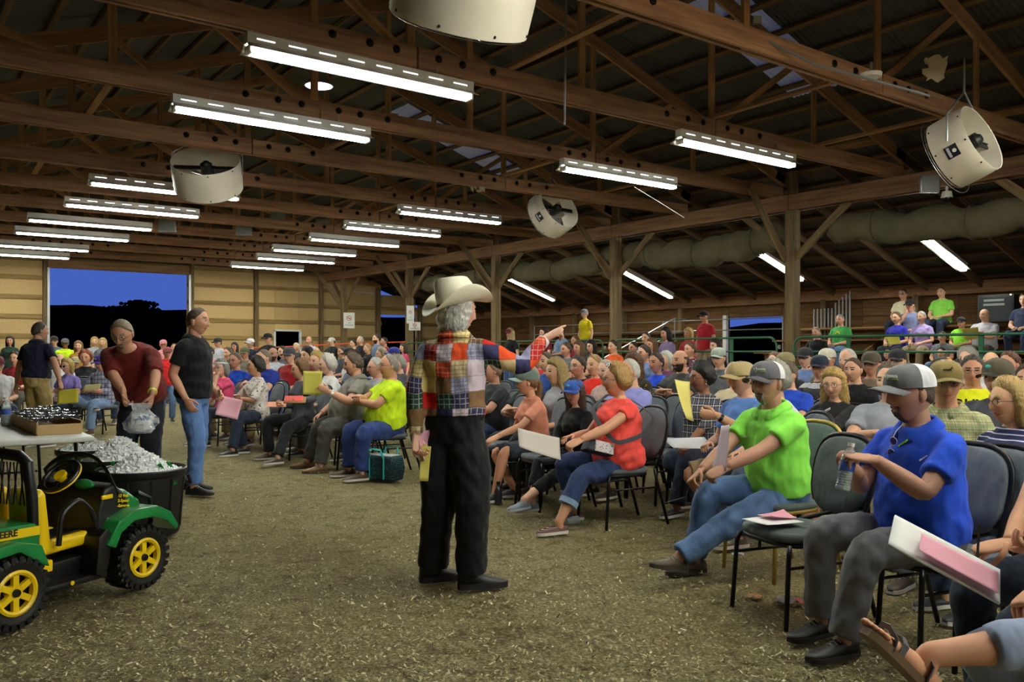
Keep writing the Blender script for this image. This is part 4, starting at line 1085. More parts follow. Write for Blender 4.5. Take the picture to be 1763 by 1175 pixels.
    # trousers
    if trous is not None or trousmat is not None:
        tb = Buf(); torso(tb, -.115, .075 if pose == 'sit' else .085, .010)
        for sd in (1, -1):
            H_, K_, N_ = legs[sd]
            if tlen == 'long': e = K_ + (N_ - K_) * .97; pts = [H_ - A(sd * .02, 0, 0), H_ * .5 + K_ * .5, K_, K_ * .5 + e * .5, e]; rd = [.092 * bk, .083 * bk * tw, .070 * bk * tw, .066 * tw, .062 * tw * 1.05]
            elif tlen == 'capri': e = K_ + (N_ - K_) * .62; pts = [H_ - A(sd * .02, 0, 0), H_ * .5 + K_ * .5, K_, K_ * .5 + e * .5, e]; rd = [.092 * bk, .082 * bk, .067 * bk, .066 * bk, .062 * bk]
            else: e = H_ + (K_ - H_) * .93; pts = [H_ - A(sd * .02, 0, 0), H_ * .6 + e * .4, e]; rd = [.095 * bk, .090 * bk, .084 * bk]
            tb.tube(*chain(pts, rd, 5, 2), seg=14)
        me = remesh(tb, vx, 'trousers', it); part('trousers' if tlen == 'long' else ('capri_trousers' if tlen == 'capri' else 'shorts'), me, trousmat or cloth(trous, 'denim' if tlen == 'long' else 'plain'))
    # shoes
    if shoes and shoes[0] == 'sandal':
        so_ = shoe_meshes('slip')[1]
        for sd in (1, -1):
            M_ = foot_m(legs[sd][2], feet[sd]); s2 = so_.copy(); s2.materials.append(plain('sole_' + sole, sole, .7)); o = part('sandal', s2, None, mtx=M_)
            for y, h, yy in ((.10, .062, .0), (.125, .056, .03), (-.01, .072, .02)):
                st = Buf(); st.tube([(-.040, y, .015), (-.036, y + yy * .3, h * .8), (-.012, y + yy, h + .004), (.014, y + yy, h + .003), (.037, y + yy * .3, h * .75), (.041, y, .015)], [(.003, .011)] * 6, 6, ref=(0, 0, 1)); obj('strap', st, plain('strap_' + shoes[1], shoes[1], .6), o)
    elif shoes:
        up_, so_ = shoe_meshes(shoes[0])
        for sd in (1, -1):
            N_ = legs[sd][2]; yw, pt = feet[sd]
            M_ = Matrix.Translation(Vector(N_)) @ Matrix.Rotation(yw, 4, 'Z') @ Matrix.Rotation(pt, 4, 'X') @ Matrix.Translation((0, 0, -.085))
            u2 = up_.copy(); u2.materials.append(shoes[1] if not isinstance(shoes[1], str) else plain('leather_' + shoes[1], shoes[1], .5, noise=.2)); o = part('shoe', u2, None, mtx=M_)
            s2 = so_.copy(); s2.materials.append(plain('sole_' + sole, sole, .7)); obj('sole', s2, None, o)
            if det == 2 and shoes[0] == 'shoe':
                lb = Buf()
                for k in range(5): y = .035 + .018 * k; lb.tube([(-.022, y, .075 - .010 * k), (0, y + .004, .086 - .010 * k), (.022, y, .075 - .010 * k)], .003, 5)
                obj('laces', lb, plain('laces', '#b9b4aa', .8), o)
    HM = Matrix([list(map(float, r_)) for r_ in HM4])
    if hair and hair[0]:
        hs = hair_mesh(hair[0], fem, .35 * bulk).copy(); hs.materials.append(hairmat(hair[1])); ho = part('hair', hs, None, mtx=HM)
        if len(hair) > 2 and hair[2] == 'tail':
            tb = Buf(); tb.tube(*chain([(0, -.085, .02), (0, -.125, .01), (.005, -.135, -.06), (0, -.115, -.16), (.004, -.10, -.20)], [.014, .022, .030, .024, .006], 4, 1), seg=10); obj('ponytail', tb, hairmat(hair[1]), ho)
    if beard:
        hs = hair_mesh(beard[0], fem, .35 * bulk).copy(); hs.materials.append(hairmat(beard[1])); part('beard', hs, None, mtx=HM)
    if cap: add_cap(root, HM, **cap, det=det)
    if glasses: add_glasses(root, HM, **glasses)
    if s != 1.0: root.scale = (s, s, s)
    pr = Person(); pr.root = root; pr.HM = HM; pr.arms = arms; pr.legs = legs; pr.spine = spine; pr.axes = axes; pr.pos = rp; pr.rz = rz; pr.s = s; pr.SH = SH
    pr.world = lambda v: rp + Matrix.Rotation(rz, 3, 'Z') @ (Vector(v) * s)
    return pr
# ================================================================ patterned cloth and chairs
def plaid(name, base, c1, c2, sc=14, thin=None):
    if name in MATS: return MATS[name]
    t = NT(name); v = t.coord(scale=(sc, sc, sc)); sp = t.new('ShaderNodeSeparateXYZ'); t.link(v, sp.inputs[0])
    xy = t.math('ADD', sp.outputs[0], t.math('MULTIPLY', sp.outputs[1], .8))
    def band(a, off, w): return t.math('LESS_THAN', t.math('ABSOLUTE', t.math('SUBTRACT', t.math('FRACT', t.math('ADD', a, off)), .5)), w)
    c = t.mix(t.math('MULTIPLY', band(xy, 0, .25), .6), lin(base), lin(c1)); c = t.mix(t.math('MULTIPLY', band(sp.outputs[2], 0, .25), .6), c, lin(c1))
    k = t.math('MAXIMUM', band(xy, .5, .05), band(sp.outputs[2], .5, .05)); c = t.mix(t.math('MULTIPLY', k, .8), c, lin(c2))
    t.col(c); t.b.inputs['Roughness'].default_value = .85; t.b.inputs['Specular IOR Level'].default_value = .2
    t.bump(t.noise(t.coord(), 11, 2, .45), .42, .055); MATS[name] = t.m; return t.m
def stripes(name, base, c1, n=28, w=.13):
    if name in MATS: return MATS[name]
    t = NT(name); v = t.coord(); sp = t.new('ShaderNodeSeparateXYZ'); t.link(v, sp.inputs[0])
    k = t.math('LESS_THAN', t.math('FRACT', t.math('ADD', t.math('MULTIPLY', sp.outputs[2], n), t.math('MULTIPLY', t.noise(v, 5), .6))), w)
    t.col(t.mix(k, lin(base), lin(c1))); t.b.inputs['Roughness'].default_value = .85; t.bump(t.noise(v, 11, 2, .45), .42, .055); MATS[name] = t.m; return t.m
def dots(name, base, c1, sc=18, w=.28):
    if name in MATS: return MATS[name]
    t = NT(name); v = t.coord(); vo = t.new('ShaderNodeTexVoronoi'); vo.inputs['Scale'].default_value = sc; t.link(v, vo.inputs['Vector'])
    t.col(t.mix(t.math('LESS_THAN', vo.outputs['Distance'], w), lin(base), lin(c1))); t.b.inputs['Roughness'].default_value = .85; t.bump(t.noise(v, 11, 2, .45), .42, .055); MATS[name] = t.m; return t.m
def patchwork():
    t = NT('madras_patchwork'); v = t.coord(scale=(10.6, 10.6, 10.6)); sp = t.new('ShaderNodeSeparateXYZ'); t.link(v, sp.inputs[0])
    wob = t.math('MULTIPLY', t.math('SUBTRACT', t.noise(t.coord(), 4), .5), .7)
    X = t.math('ADD', t.math('ADD', sp.outputs[0], t.math('MULTIPLY', sp.outputs[1], .35)), wob); Z = t.math('ADD', sp.outputs[2], wob)
    fx, fz = t.math('FLOOR', X), t.math('FLOOR', Z); cb = t.new('ShaderNodeCombineXYZ'); t.link(fx, cb.inputs[0]); t.link(fz, cb.inputs[1]); cb.inputs[2].default_value = 3.7
    wn = t.new('ShaderNodeTexWhiteNoise'); t.link(cb.outputs[0], wn.inputs['Vector'])
    r = t.new('ShaderNodeValToRGB'); r.color_ramp.interpolation = 'CONSTANT'; cols = ['#c4261f', '#dcc582', '#1f4434', '#8a3f46', '#333256', '#e2522a', '#9a9abc', '#cdb488', '#7a5c40', '#cdbcc8', '#b8262a']
    e = r.color_ramp.elements
    while len(e) < len(cols): e.new(.5)
    for i, c in enumerate(cols): e[i].position = i / len(cols); e[i].color = (*lin(c), 1)
    t.link(wn.outputs['Value'], r.inputs[0]); base = r.outputs[0]
    # woven plaid lines inside about half the patches
    sep = t.new('ShaderNodeSeparateColor'); t.link(wn.outputs['Color'], sep.inputs[0]); isp = t.math('GREATER_THAN', sep.outputs[1], .55)
    def ln(a, k, o, w): return t.math('LESS_THAN', t.math('FRACT', t.math('MULTIPLY_ADD', a, k, o)), w)
    l1 = t.math('MAXIMUM', ln(X, 4, .1, .25), ln(Z, 4, .3, .25)); l2 = t.math('MAXIMUM', ln(X, 3, .6, .14), ln(Z, 3, .2, .14))
    c = t.mix(t.math('MULTIPLY', t.math('MULTIPLY', l1, isp), .42), base, lin('#1f2038')); c = t.mix(t.math('MULTIPLY', t.math('MULTIPLY', l2, isp), .34), c, lin('#e6d9c6'))
    edge = t.math('MINIMUM', t.math('FRACT', X), t.math('FRACT', Z)); c = t.mix(t.math('MULTIPLY', t.math('LESS_THAN', edge, .035), .5), c, lin('#2a2420'))
    t.col(c); t.b.inputs['Roughness'].default_value = .8; t.b.inputs['Specular IOR Level'].default_value = .2; t.bump(t.noise(t.coord(scale=(1, 1, .6)), 13, 2, .45), .5, .05); return t.m

# ---- banquet chairs (local: origin on floor under sitter's pelvis, sitter faces +y)
M_cush = cloth('#5b6168', 'heather'); M_chfr = plain('dark_chair_frame', '#17151a', .4, .3); M_gold = plain('gold_chair_frame', '#b59a50', .4, .5); M_cushg = cloth('#4c5756', 'heather')
def chair_meshes():
    d = {}
    b = Buf(); n = 28; out = []
    for i in range(n):
        a = 2 * PI * i / n; cx, sx = math.cos(a), math.sin(a); w = .225 * (1 + .06 * sx); out.append((w * np.sign(cx) * abs(cx) ** .55, .085 + .215 * np.sign(sx) * abs(sx) ** .55))
    prof = [(.90, .415), (.985, .420), (1.0, .438), (.97, .458), (.85, .470), (.55, .476)]; vv = []
    for k, z in prof: vv += [(x * k, .085 + (y - .085) * k, z - .012 * (k < .9)) for x, y in out]
    m = len(prof); b.add(vv, [(i * n + j, i * n + (j + 1) % n, (i + 1) * n + (j + 1) % n, (i + 1) * n + j) for i in range(m - 1) for j in range(n)] + [tuple(range(n))[::-1], tuple(range((m - 1) * n, m * n))])
    d['seat_cushion'] = b.mesh('seat_cushion')
    d['seat_pan'] = Buf().prism([(x * .97, .085 + (y - .085) * .97) for x, y in out], 'z', .395, .418).mesh('seat_pan')
    # oval back
    def bk(z): return -.185 - (z - .45) * .22
    ov = []
    for i in range(30):
        a = 2 * PI * i / 30; sx, sz = math.cos(a), math.sin(a); w = .205 * (1 + .05 * sz); ov.append((w * np.sign(sx) * abs(sx) ** .72, .705 + .205 * np.sign(sz) * abs(sz) ** .72))
    b = Buf(); vv = []
    for k, off in ((.93, -.020), (1.0, -.008), (1.0, .012), (.93, .026), (.6, .034)): vv += [(x * k, bk(.705 + (z - .705) * k) + off, .705 + (z - .705) * k) for x, z in ov]
    b.add(vv, [(i * 30 + j, i * 30 + (j + 1) % 30, (i + 1) * 30 + (j + 1) % 30, (i + 1) * 30 + j) for i in range(4) for j in range(30)] + [tuple(range(30))[::-1], tuple(range(120, 150))])
    d['backrest'] = b.mesh('backrest')
    hoop = [(x * 1.06, bk(z) - .004, .705 + (z - .705) * 1.06) for x, z in ov if z > .56]; hoop = sorted(hoop, key=lambda p: math.atan2(p[2] - .6, p[0]))
    d['back_frame'] = Buf().tube([(.205, -.15, .44)] + hoop + [(-.205, -.15, .44)], .012, 8).mesh('back_frame')
    d['leg_fl'] = Buf().tube([(-.195, .27, .41), (-.205, .285, .36), (-.215, .31, 0)], .0125, 8).mesh('leg'); d['leg_fr'] = Buf().tube([(.195, .27, .41), (.205, .285, .36), (.215, .31, 0)], .0125, 8).mesh('leg')
    d['leg_bl'] = Buf().tube([(-.205, -.14, .45), (-.205, -.16, .36), (-.205, -.27, 0)], .0125, 8).mesh('leg'); d['leg_br'] = Buf().tube([(.205, -.14, .45), (.205, -.16, .36), (.205, -.27, 0)], .0125, 8).mesh('leg')
    d['side_rail_l'] = Buf().tube([(-.207, .29, .30), (-.205, -.17, .30)], .008, 6).mesh('stretcher'); d['side_rail_r'] = Buf().tube([(.207, .29, .30), (.205, -.17, .30)], .008, 6).mesh('stretcher')
    return d
CH = {}
for key, mc_, mf_ in (('grey', M_cush, M_chfr), ('gold', M_cushg, M_gold), ('green', M_cushg, M_chfr)):
    CH[key] = chair_meshes()
    for k, m in CH[key].items(): m.materials.append(mc_ if k in ('seat_cushion', 'backrest') else mf_)
def chair(pos, rz, label, kind='grey', group='banquet chairs', full=True):
    r = thing('banquet_chair', label, 'chair', (pos[0], pos[1], 0), rz, group)
    for k, m in CH[kind].items():
        nm = {'leg_fl': 'leg', 'leg_fr': 'leg', 'leg_bl': 'leg', 'leg_br': 'leg', 'side_rail_l': 'stretcher', 'side_rail_r': 'stretcher'}.get(k, k)
        if not full and nm == 'stretcher': continue
        obj(nm, m, None, r)
    return r
def at(px, d):
    p = P(px, HOR, d); return (p.x, p.y)
def T(px, d, z): return (px, HOR + (CAMH - z) * F / d, d)
def cl(rz, r, u, f):
    """camera direction (right, up, away) in the local frame of a thing turned by rz"""
    w = cam_dir(r, u, f); c_, s_ = math.cos(rz), math.sin(rz); return (w.x * c_ + w.y * s_, -w.x * s_ + w.y * c_, w.z)
def sheet(name, label, cat, c, right, upv, w, h, color, curl=.0, group=None, thick=.0012, lines=True):
    """a sheet of paper or card: centre c, edge directions right and upv"""
    b = Buf(); g = 9; R_ = Vector(right).normalized(); U_ = Vector(upv); U_ = (U_ - R_ * U_.dot(R_)).normalized(); N_ = R_.cross(U_)
    m = Matrix((R_, U_, N_)).transposed().to_4x4(); m.translation = Vector(c); vv = []
    for k in range(2):
        for j in range(g):
            for i in range(g):
                x, y = i / (g - 1) - .5, j / (g - 1) - .5; vv.append((x * w, y * h, curl * ((x + y) ** 2) + (thick if k else 0)))
    n = g * g; f = []
    for j in range(g - 1):
        for i in range(g - 1):
            a = j * g + i; f += [(a, a + g, a + g + 1, a + 1), (n + a, n + a + 1, n + a + g + 1, n + a + g)]
    for i in range(g - 1):
        f += [(i, i + 1, n + i + 1, n + i), (n - g + i + 1, n - g + i, 2 * n - g + i, 2 * n - g + i + 1)]; a, b2 = i * g, (i + 1) * g; f += [(b2, a, n + a, n + b2), (a + g - 1, b2 + g - 1, n + b2 + g - 1, n + a + g - 1)]
    b.add(vv, f); o = obj(name, b.mesh(name), plain('paper_' + color, color, .8, noise=.05)); o.matrix_basis = m; tag(o, label, cat, group); return o
# ================================================================ the auctioneer and the people one can tell apart
papers = 'papers in hands and on laps'
rz = rz_cam(22)
cow = person('person in madras patchwork shirt and straw western hat, standing and pointing right', at(783, 5.03), rz, 'stand', s=1.0, bulk=.28, belly=.0, lean=.02, twist=-.06, tw=1.42, head=(-.55, .08, 0), armR=(938, 584, 5.22), poleR=cl(rz, .35, -1, .1), handR='point', fdirR=cl(rz, .86, .50, .10), palmR=cl(rz, .25, -.85, .45),
             armL=(717, 750, 4.93), poleL=(-.5, -1, 0), handL='hold', palmL=(.8, -.2, 0), legR=T(812, 4.95, .085), legL=T(745, 5.10, .085), kneeR=(812, 850, 4.9), kneeL=(757, 850, 5.0), footR=(-.95, 0), footL=(-.8, 0), skin='#cf9f84', hair=('back', '#d8d4cc'),
             shirt='#888888', shirtmat=patchwork(), sleeve='long', hem=.045, trous='#08090b', trousmat=cloth('#121317'), shoes=('boot', '#101010'), sole='#1a1816', collar=True, det=2)
HM = cow.HM @ Matrix.Translation((0, -.016, .042)) @ Matrix.Rotation(.30, 4, 'X') @ Matrix.Rotation(-.06, 4, 'Y')
M_straw = plain('cream_straw', '#f8f2da', .6, noise=.06, nscale=60, bump=.25, bscale=260)
b = Buf(); nu = 56; prof = [(.98, 0), (1.0, .035), (.98, .080), (.92, .120), (.80, .145), (.55, .143), (.28, .122), (.05, .118)]; vv = []
for k, h in prof:
    for j in range(nu):
        a = 2 * PI * j / nu; x, y = .094 * k * math.sin(a), .118 * k * math.cos(a); dent = .016 * max(0, math.cos(a)) ** 3 * (h > .09)
        sidep = 1 - .14 * (h > .08) * abs(math.sin(a)) ** 2 * max(0, math.cos(a) + .3)
        vv.append((x * sidep, y, h + .010 * (h > .09) * -math.cos(a) - dent))
crown = b.add(vv, grid_faces(len(prof), nu) + [tuple(range((len(prof) - 1) * nu, len(prof) * nu))])
hat = obj('western_hat', crown, M_straw, cow.root, mtx=HM)
b = Buf(); vv = []
for side_ in (0, 1):
    for g in range(9):
        f = g / 8
        for j in range(nu):
            a = 2 * PI * j / nu; r1x, r1y = .190, .205; x = (.093 + (r1x - .093) * f) * math.sin(a); y = (.117 + (r1y - .117) * f) * math.cos(a)
            z = .085 * f ** 1.7 * abs(math.sin(a)) ** 2.2 - .030 * f * abs(math.cos(a)) ** 2 + .002; vv.append((x * (1 - .10 * f ** 2 * abs(math.sin(a))), y, z - side_ * .004))
n = 9 * nu; F_ = [(g * nu + j, g * nu + (j + 1) % nu, (g + 1) * nu + (j + 1) % nu, (g + 1) * nu + j) for g in range(8) for j in range(nu)]
F_ += [tuple(i + n for i in f)[::-1] for f in F_] + [(8 * nu + j, 8 * nu + (j + 1) % nu, n + 8 * nu + (j + 1) % nu, n + 8 * nu + j) for j in range(nu)]
obj('hat_brim', Buf().add(vv, F_), M_straw, hat)
vv = []
for k, h in ((1.006, .004), (1.016, .006), (1.018, .014), (1.006, .016)):
    for j in range(nu): a = 2 * PI * j / nu; vv.append((.094 * k * math.sin(a), .118 * k * math.cos(a), h))
obj('hat_band', Buf().add(vv, grid_faces(4, nu)), plain('navy_band', '#1a1c33', .6), hat)
ey = Buf()
for s in (-1, 1):
    for q in (-.5, 0, .5): ey.ell((s * .0925 * math.cos(q * .25), .02 + q * .05, .055), (.004, .004, .004), 6, 4)
obj('hat_eyelets', ey, M_bolt, hat)
w_ = cow.arms[1][2]; e_ = cow.arms[1][1]; d_ = nrm(w_ - e_)
obj('shirt_cuff', Buf().tube([w_ - d_ * .055, w_ - d_ * .01], [.041, .040], 14), cloth('#d9c9d4'), cow.root)
obj('belt', Buf().lathe([(.178, .0), (.182, .018), (.178, .036)], 28), plain('black_belt', '#0c0b0a', .45), cow.root, mtx=Matrix.Translation((0, 0, .975)) @ Matrix.Scale(.74, 4, (0, 1, 0)) @ Matrix.Scale(1.02, 4, (1, 0, 0)))
lh = Vector(cow.world(cow.arms[-1][2]))
sheet('card', 'yellow card strip hanging from the left hand of the patchwork-shirted person', 'card', lh + cam_dir(.05, -.16, -.02), cam_dir(1, -.1, .3), cam_dir(-.28, 1, 0), .055, .20, '#c9bd5a', .01)
sheet('paper_sheet', 'small pink sheet in the left hand of the patchwork-shirted person', 'paper', lh + cam_dir(.045, -.06, .02), cam_dir(.6, 0, .8), cam_dir(-.2, 1, 0), .10, .17, '#e2a3b6', .03)

rz = rz_cam(-118)
grn = person('person in bright green polo and grey-white cap, seated with one leg stretched out', at(1346, 5.32), rz, 'sit', s=1.0, bulk=.55, belly=.05, lean=.15, head=(.14, -.02, 0), armL=(1186, 846, 4.96), armR=(1178, 840, 5.16), handL='hold', handR='hold', poleL=(-.7, -.8, -.5), poleR=(.6, -.5, -.8),
             legL=T(1112, 4.93, .085), kneeL=(1206, 850, 4.95), legR=T(1196, 5.30, .085), kneeR=(1155, 822, 5.25), footL=(.1, .25), footR=(-.1, 0), skin='#a87a60', hair=('crop', '#6e6558'), beard=('goatee', '#8d857a'), shirt='#86de50', sleeve='short', sleeve_flare=.012, trous='#4d6890', shoes=('shoe', '#4d4234'), sole='#3a332b', collar=True,
             cap=dict(c1='#5b5a60', c2='#d7d6da', cb='#4c4b50', logo='seed'), det=2)
chair(at(1352, 5.36), rz, 'gold-framed banquet chair under the person in bright green polo', 'gold')
def chest_text(pr, txt, size, off, h, mat, ang=.5):
    U, V = pr.axes(h); fo = np.array([0, 1.0, 0])
def logo_on(pr, txt, size, world_p, right, upv, mat, name='chest_lettering'):
    m = frame_mtx(world_p, right, upv); o = obj(name, text_mesh(txt, size, .001), mat, pr.root); bpy.context.view_layer.update(); o.matrix_basis = pr.root.matrix_world.inverted() @ m; return o
sheet('paper_sheet', 'white and pink sheet tucked under the arm of the person in bright green polo', 'paper', P(1246, 772, 5.05), cam_dir(.22, .1, -.9), cam_dir(.22, 1, 0), .14, .27, '#d9c3cf', .02)
o = obj('pen', Buf().cyl((0, 0, -.06), (0, 0, .06), .005, seg=8).cyl((0, 0, .06), (0, 0, .075), .004, .001, 8), M_black, loc=P(1163, 862, 4.93), rot=(1.1, .7, 0)); tag(o, 'black pen in the hands of the person in bright green polo', 'pen')

rz = rz_cam(-112)
blu = person('person in royal blue polo and grey-white cap, seated opening a water bottle', at(1598, 4.0), rz, 'sit', s=1.0, bulk=.42, belly=.075, lean=.13, head=(-.22, .04, 0), armL=(1506, 792, 3.72), armR=(1474, 812, 3.88), handL='pinch', handR='hold', poleL=(-.5, -.5, -1), poleR=(.6, -.2, -1), palmL=cl(rz, -.3, -.9, .3), palmR=cl(rz, .2, -.1, -1), fdirL=cl(rz, -1, .15, .1), fdirR=cl(rz, -.6, .55, -.2),
             legL=T(1452, 3.84, .085), kneeL=(1436, 925, 3.72), legR=T(1412, 4.12, .085), kneeR=(1352, 900, 4.1), footL=(.0, 0), footR=(.1, 0), skin='#ab7e66', hair=('crop', '#4a382b'), beard=('goatee', '#4a382b'), shirt='#1c48c4', sleeve='short', sleeve_flare=.008, trous='#6a6a70', shoes=('shoe', '#14100f'), sole='#191715', collar=True,
             cap=dict(c1='#66666a', c2='#dcdce2', cb='#77777b', logo='seed'), det=2)
chair(at(1604, 4.04), rz, 'banquet chair under the person in royal blue polo')
# sunglasses hanging in the open collar
gl = blu.spine(.43) + A(0, .14, 0); GM = Matrix.Translation(Vector(blu.spine(.42) + A(.01, .150, -.01))) @ Matrix.Rotation(.35, 4, 'Z') @ Matrix.Rotation(-.35, 4, 'X') @ Matrix.Rotation(1.25, 4, 'Y') @ Matrix.Translation((0, -.095, 0))
add_glasses(blu.root, GM, '#d9d4cf', '#2a2fb4')
# bottle
def bottle(p, axis, label, s=1.0, h=.20):
    a = Vector(axis).normalized(); q = a.to_track_quat('Z', 'Y').to_matrix().to_4x4(); q.translation = Vector(p)
    r = bpy.data.objects.new('water_bottle', None); C.objects.link(r); r.matrix_basis = q @ Matrix.Scale(s, 4); tag(r, label, 'bottle')
    pr_ = [(.001, 0), (.028, .002), (.032, .010)]
    for k in range(6): z = .018 + k * .011; pr_ += [(.032, z), (.029, z + .0055)]
    pr_ += [(.032, .086), (.032, .130), (.030, .150), (.020, .178), (.0125, .188), (.0125, .200)]
    obj('bottle_body', Buf().lathe(pr_, 20), glassy('clear_bottle_plastic', '#e9f1f4', .12, .75), r)
    obj('bottle_label', Buf().lathe([(.0328, .088), (.0332, .108), (.0328, .128)], 20), plain('blue_bottle_label', '#33509e', .4, noise=.5, nscale=40), r)
    obj('bottle_cap', Buf().cyl((0, 0, .196), (0, 0, .212), .0145, seg=16), M_white, r)
    obj('water', Buf().lathe([(.001, .004), (.029, .006), (.029, .09), (.001, .091)], 16), glassy('bottle_water', '#dfe9ef', .02, .8), r); return r
bottle(P(1450, 845, 3.74), cam_dir(.22, 1, .05), 'clear water bottle with blue label in the hands of the royal blue person')

rz = rz_cam(-116)
cor = person('person in coral T-shirt with crossbody bag and cuffed jeans, seated in profile', at(1070, 6.82), rz, 'sit', s=.965, fem=True, bulk=1.0, belly=.075, lean=.04, head=(-.32, .0, 0), armL=(990, 764, 6.42), armR=(985, 752, 6.85), handL='hold', handR='relax', poleL=(-.4, -1, -.6),
             legL=T(962, 6.42, .085), kneeL=(958, 795, 6.5), legR=T(990, 6.95, .085), kneeR=(975, 795, 6.9), footL=(.0, 0), skin='#c58f6d', hair=('perm', '#b08a50'), shirt='#ff5049', sleeve='cap', trous='#27365c', trousmat=cloth('#27365c', 'denim'), tlen='capri', hem=-.05, shoes=('slip', stripes('striped_canvas', '#2c2730', '#b98f86', 110, .35)), sole='#dcd8d2', glasses=dict(c='#2a2a2c'), det=2)
chair(at(1076, 6.86), rz, 'banquet chair under the person in coral T-shirt, oval back')
add_glasses(cor.root, cor.HM, '#101012', '#17171a', up=True)
for sd in (1, -1):
    H_, K_, N_ = cor.legs[sd]; e = K_ + (N_ - K_) * .60; d_ = nrm(N_ - K_); obj('jeans_cuff', Buf().tube([e - d_ * .03, e + d_ * .015], [.080, .079], 14), cloth('#7e97b8', 'denim'), cor.root)
st = Buf(); st.tube(*chain([cor.spine(.47) + A(.10, .05, .03), cor.spine(.40) + A(.05, .235, 0), cor.spine(.28) + A(-.12, .27, 0), cor.spine(.12) + A(-.235, .20, .02), cor.spine(.20) + A(-.265, -.03, 0), cor.spine(.33) + A(-.18, -.215, 0), cor.spine(.45) + A(.06, -.155, .01), cor.spine(.47) + A(.10, .05, .03)], [(.003, .019)] * 8, sub=6, passes=3), seg=6)
bag = thing('crossbody_bag', 'dark strapped crossbody bag with floral panel on the lap of the coral person', 'bag', cor.pos, rz); obj('strap', st, plain('grey_strap', '#3c3c44', .8), bag)
bm = Matrix.Translation(Vector(cor.spine(.06) + A(-.13, .30, .05))) @ Matrix.Rotation(.25, 4, 'X') @ Matrix.Rotation(.2, 4, 'Y')
obj('pouch', Buf().box((0, 0, 0), (.13, .26, .10), taper=.8).bevel('pouch', .03, 3), plain('navy_bag', '#262a3a', .7), bag, mtx=bm); obj('floral_panel', Buf().box((-.062, -.02, .0), (.012, .17, .085)).bevel('panel', .01), dots('floral_cloth', '#cfc9cc', '#8a3440', 60, .3), bag, mtx=bm)
sheet('cardboard_sheet', 'grey cardboard sheet held out by the person in coral T-shirt', 'cardboard', P(928, 765, 6.35), cam_dir(.93, -.28, .2), cam_dir(-.55, .62, .6), .33, .24, '#b9b3aa', .015, thick=.004)

rz = rz_cam(-128)
kid = person('young person in black hoodie and bright blue cap beside the coral T-shirt', at(1000, 7.5), rz, 'sit', s=.86, fem=True, bulk=.2, lean=.10, head=(.30, .10, 0), armL=(960, 765, 7.2), armR=(945, 762, 7.3), legL=T(884, 7.0, .10), kneeL=(893, 800, 7.0), legR=T(915, 7.2, .10), kneeR=(905, 795, 7.3), skin='#cf9f84', hair=('long', '#4a3324'), shirt='#131316', sleeve='long', trous='#101114', tlen='capri', shoes=('shoe', '#7e8894'), sole='#b8bcc2', cap=dict(c1='#3a63b8', c2='#3a63b8', cb='#2c4f9c', logo='#7fd0c8'), det=2, hem=-.04)
chair(at(1004, 7.54), rz, 'banquet chair under the young person in black hoodie')
rz = rz_cam(-114)
gir = person('person in peach T-shirt and grey-green cap with ponytail, bare knees', at(925, 8.05), rz, 'sit', s=.92, fem=True, bulk=.05, lean=.14, head=(-.3, -.02, 0), armL=(858, 752, 7.75), armR=(862, 748, 8.0), legL=T(852, 7.72, .09), kneeL=(850, 752, 7.7), legR=T(885, 8.0, .09), skin='#c98f6c', hair=('short', '#7a5430', 'tail'), shirt='#f59a80', sleeve='short', trous='#3b4250', tlen='short', shoes=('shoe', '#2a2a33'), sole='#c8c8cc', cap=dict(c1='#66776f', c2='#66776f', cb='#8b9a92', logo='#cfd8d2'), det=2)
chair(at(929, 8.1), rz, 'banquet chair under the person in peach T-shirt')
rz = rz_cam(-120)
pla = person('person in black and white plaid blouse with glasses and rounded dark hair', at(1216, 7.6), rz, 'sit', s=.96, fem=True, bulk=.85, belly=.06, lean=.05, head=(-.28, .10, 0), armL=(1178, 775, 7.1), armR=(1180, 768, 7.5), legL=T(1165, 7.1, .085), kneeL=(1160, 795, 7.1), legR=T(1190, 7.5, .085), skin='#8a5c42', hair=('afro', '#1b1512'), shirt='#333333', shirtmat=plaid('black_white_plaid', '#17171c', '#5a5a64', '#c8c8cc', 16), sleeve='rolled', trous='#232a3c', shoes=('slip', '#222226'), glasses=dict(c='#16161a'), det=2, hem=-.05)
chair(at(1221, 7.65), rz, 'banquet chair under the person in black and white plaid blouse')
er = Buf(); er.ell(tuple(pla.HM @ Vector((-.082, -.006, -.045))), (.007, .007, .011), 8, 6); obj('earring', er, plain('silver_earring', '#dddde2', .2, .8), pla.root)
rz = rz_cam(-116)
lbl = person('person in sky blue T-shirt and tan cap reading a yellow sheet behind the green polo', at(1288, 6.7), rz, 'sit', s=.98, bulk=.4, belly=.04, lean=.06, head=(-.1, .05, 0), armL=(1234, 716, 6.36), armR=('l', .14, .28, .66), handL='hold', palmL=cl(rz, 0, .3, .9), fdirL=cl(rz, -1, .12, .1), poleL=(-.5, -.3, -1), legL=T(1222, 6.35, .085), kneeL=(1216, 795, 6.3), legR=T(1240, 6.8, .085), skin='#c09070', hair=('short', '#6a5a48'), shirt='#5b86cf', sleeve='short', trous='#a3936f', tlen='short', shoes=('shoe', '#55504a'), cap=dict(c1='#a5946a', c2='#a5946a'), det=2)
chair(at(1293, 6.75), rz, 'banquet chair under the person in sky blue T-shirt')
wt = lbl.arms[-1][2]; d_ = nrm(wt - lbl.arms[-1][1]); obj('wristwatch', Buf().tube([wt - d_ * .045, wt - d_ * .020], [.034, .034], 14), plain('black_watch', '#121214', .3), lbl.root)
sheet('paper_sheet', 'yellow sheet held up in front of the plaid blouse person', 'paper', P(1178, 690, 6.35), cam_dir(.55, -.15, .75), cam_dir(-.34, 1, 0), .20, .30, '#d8cd72', .03, papers)
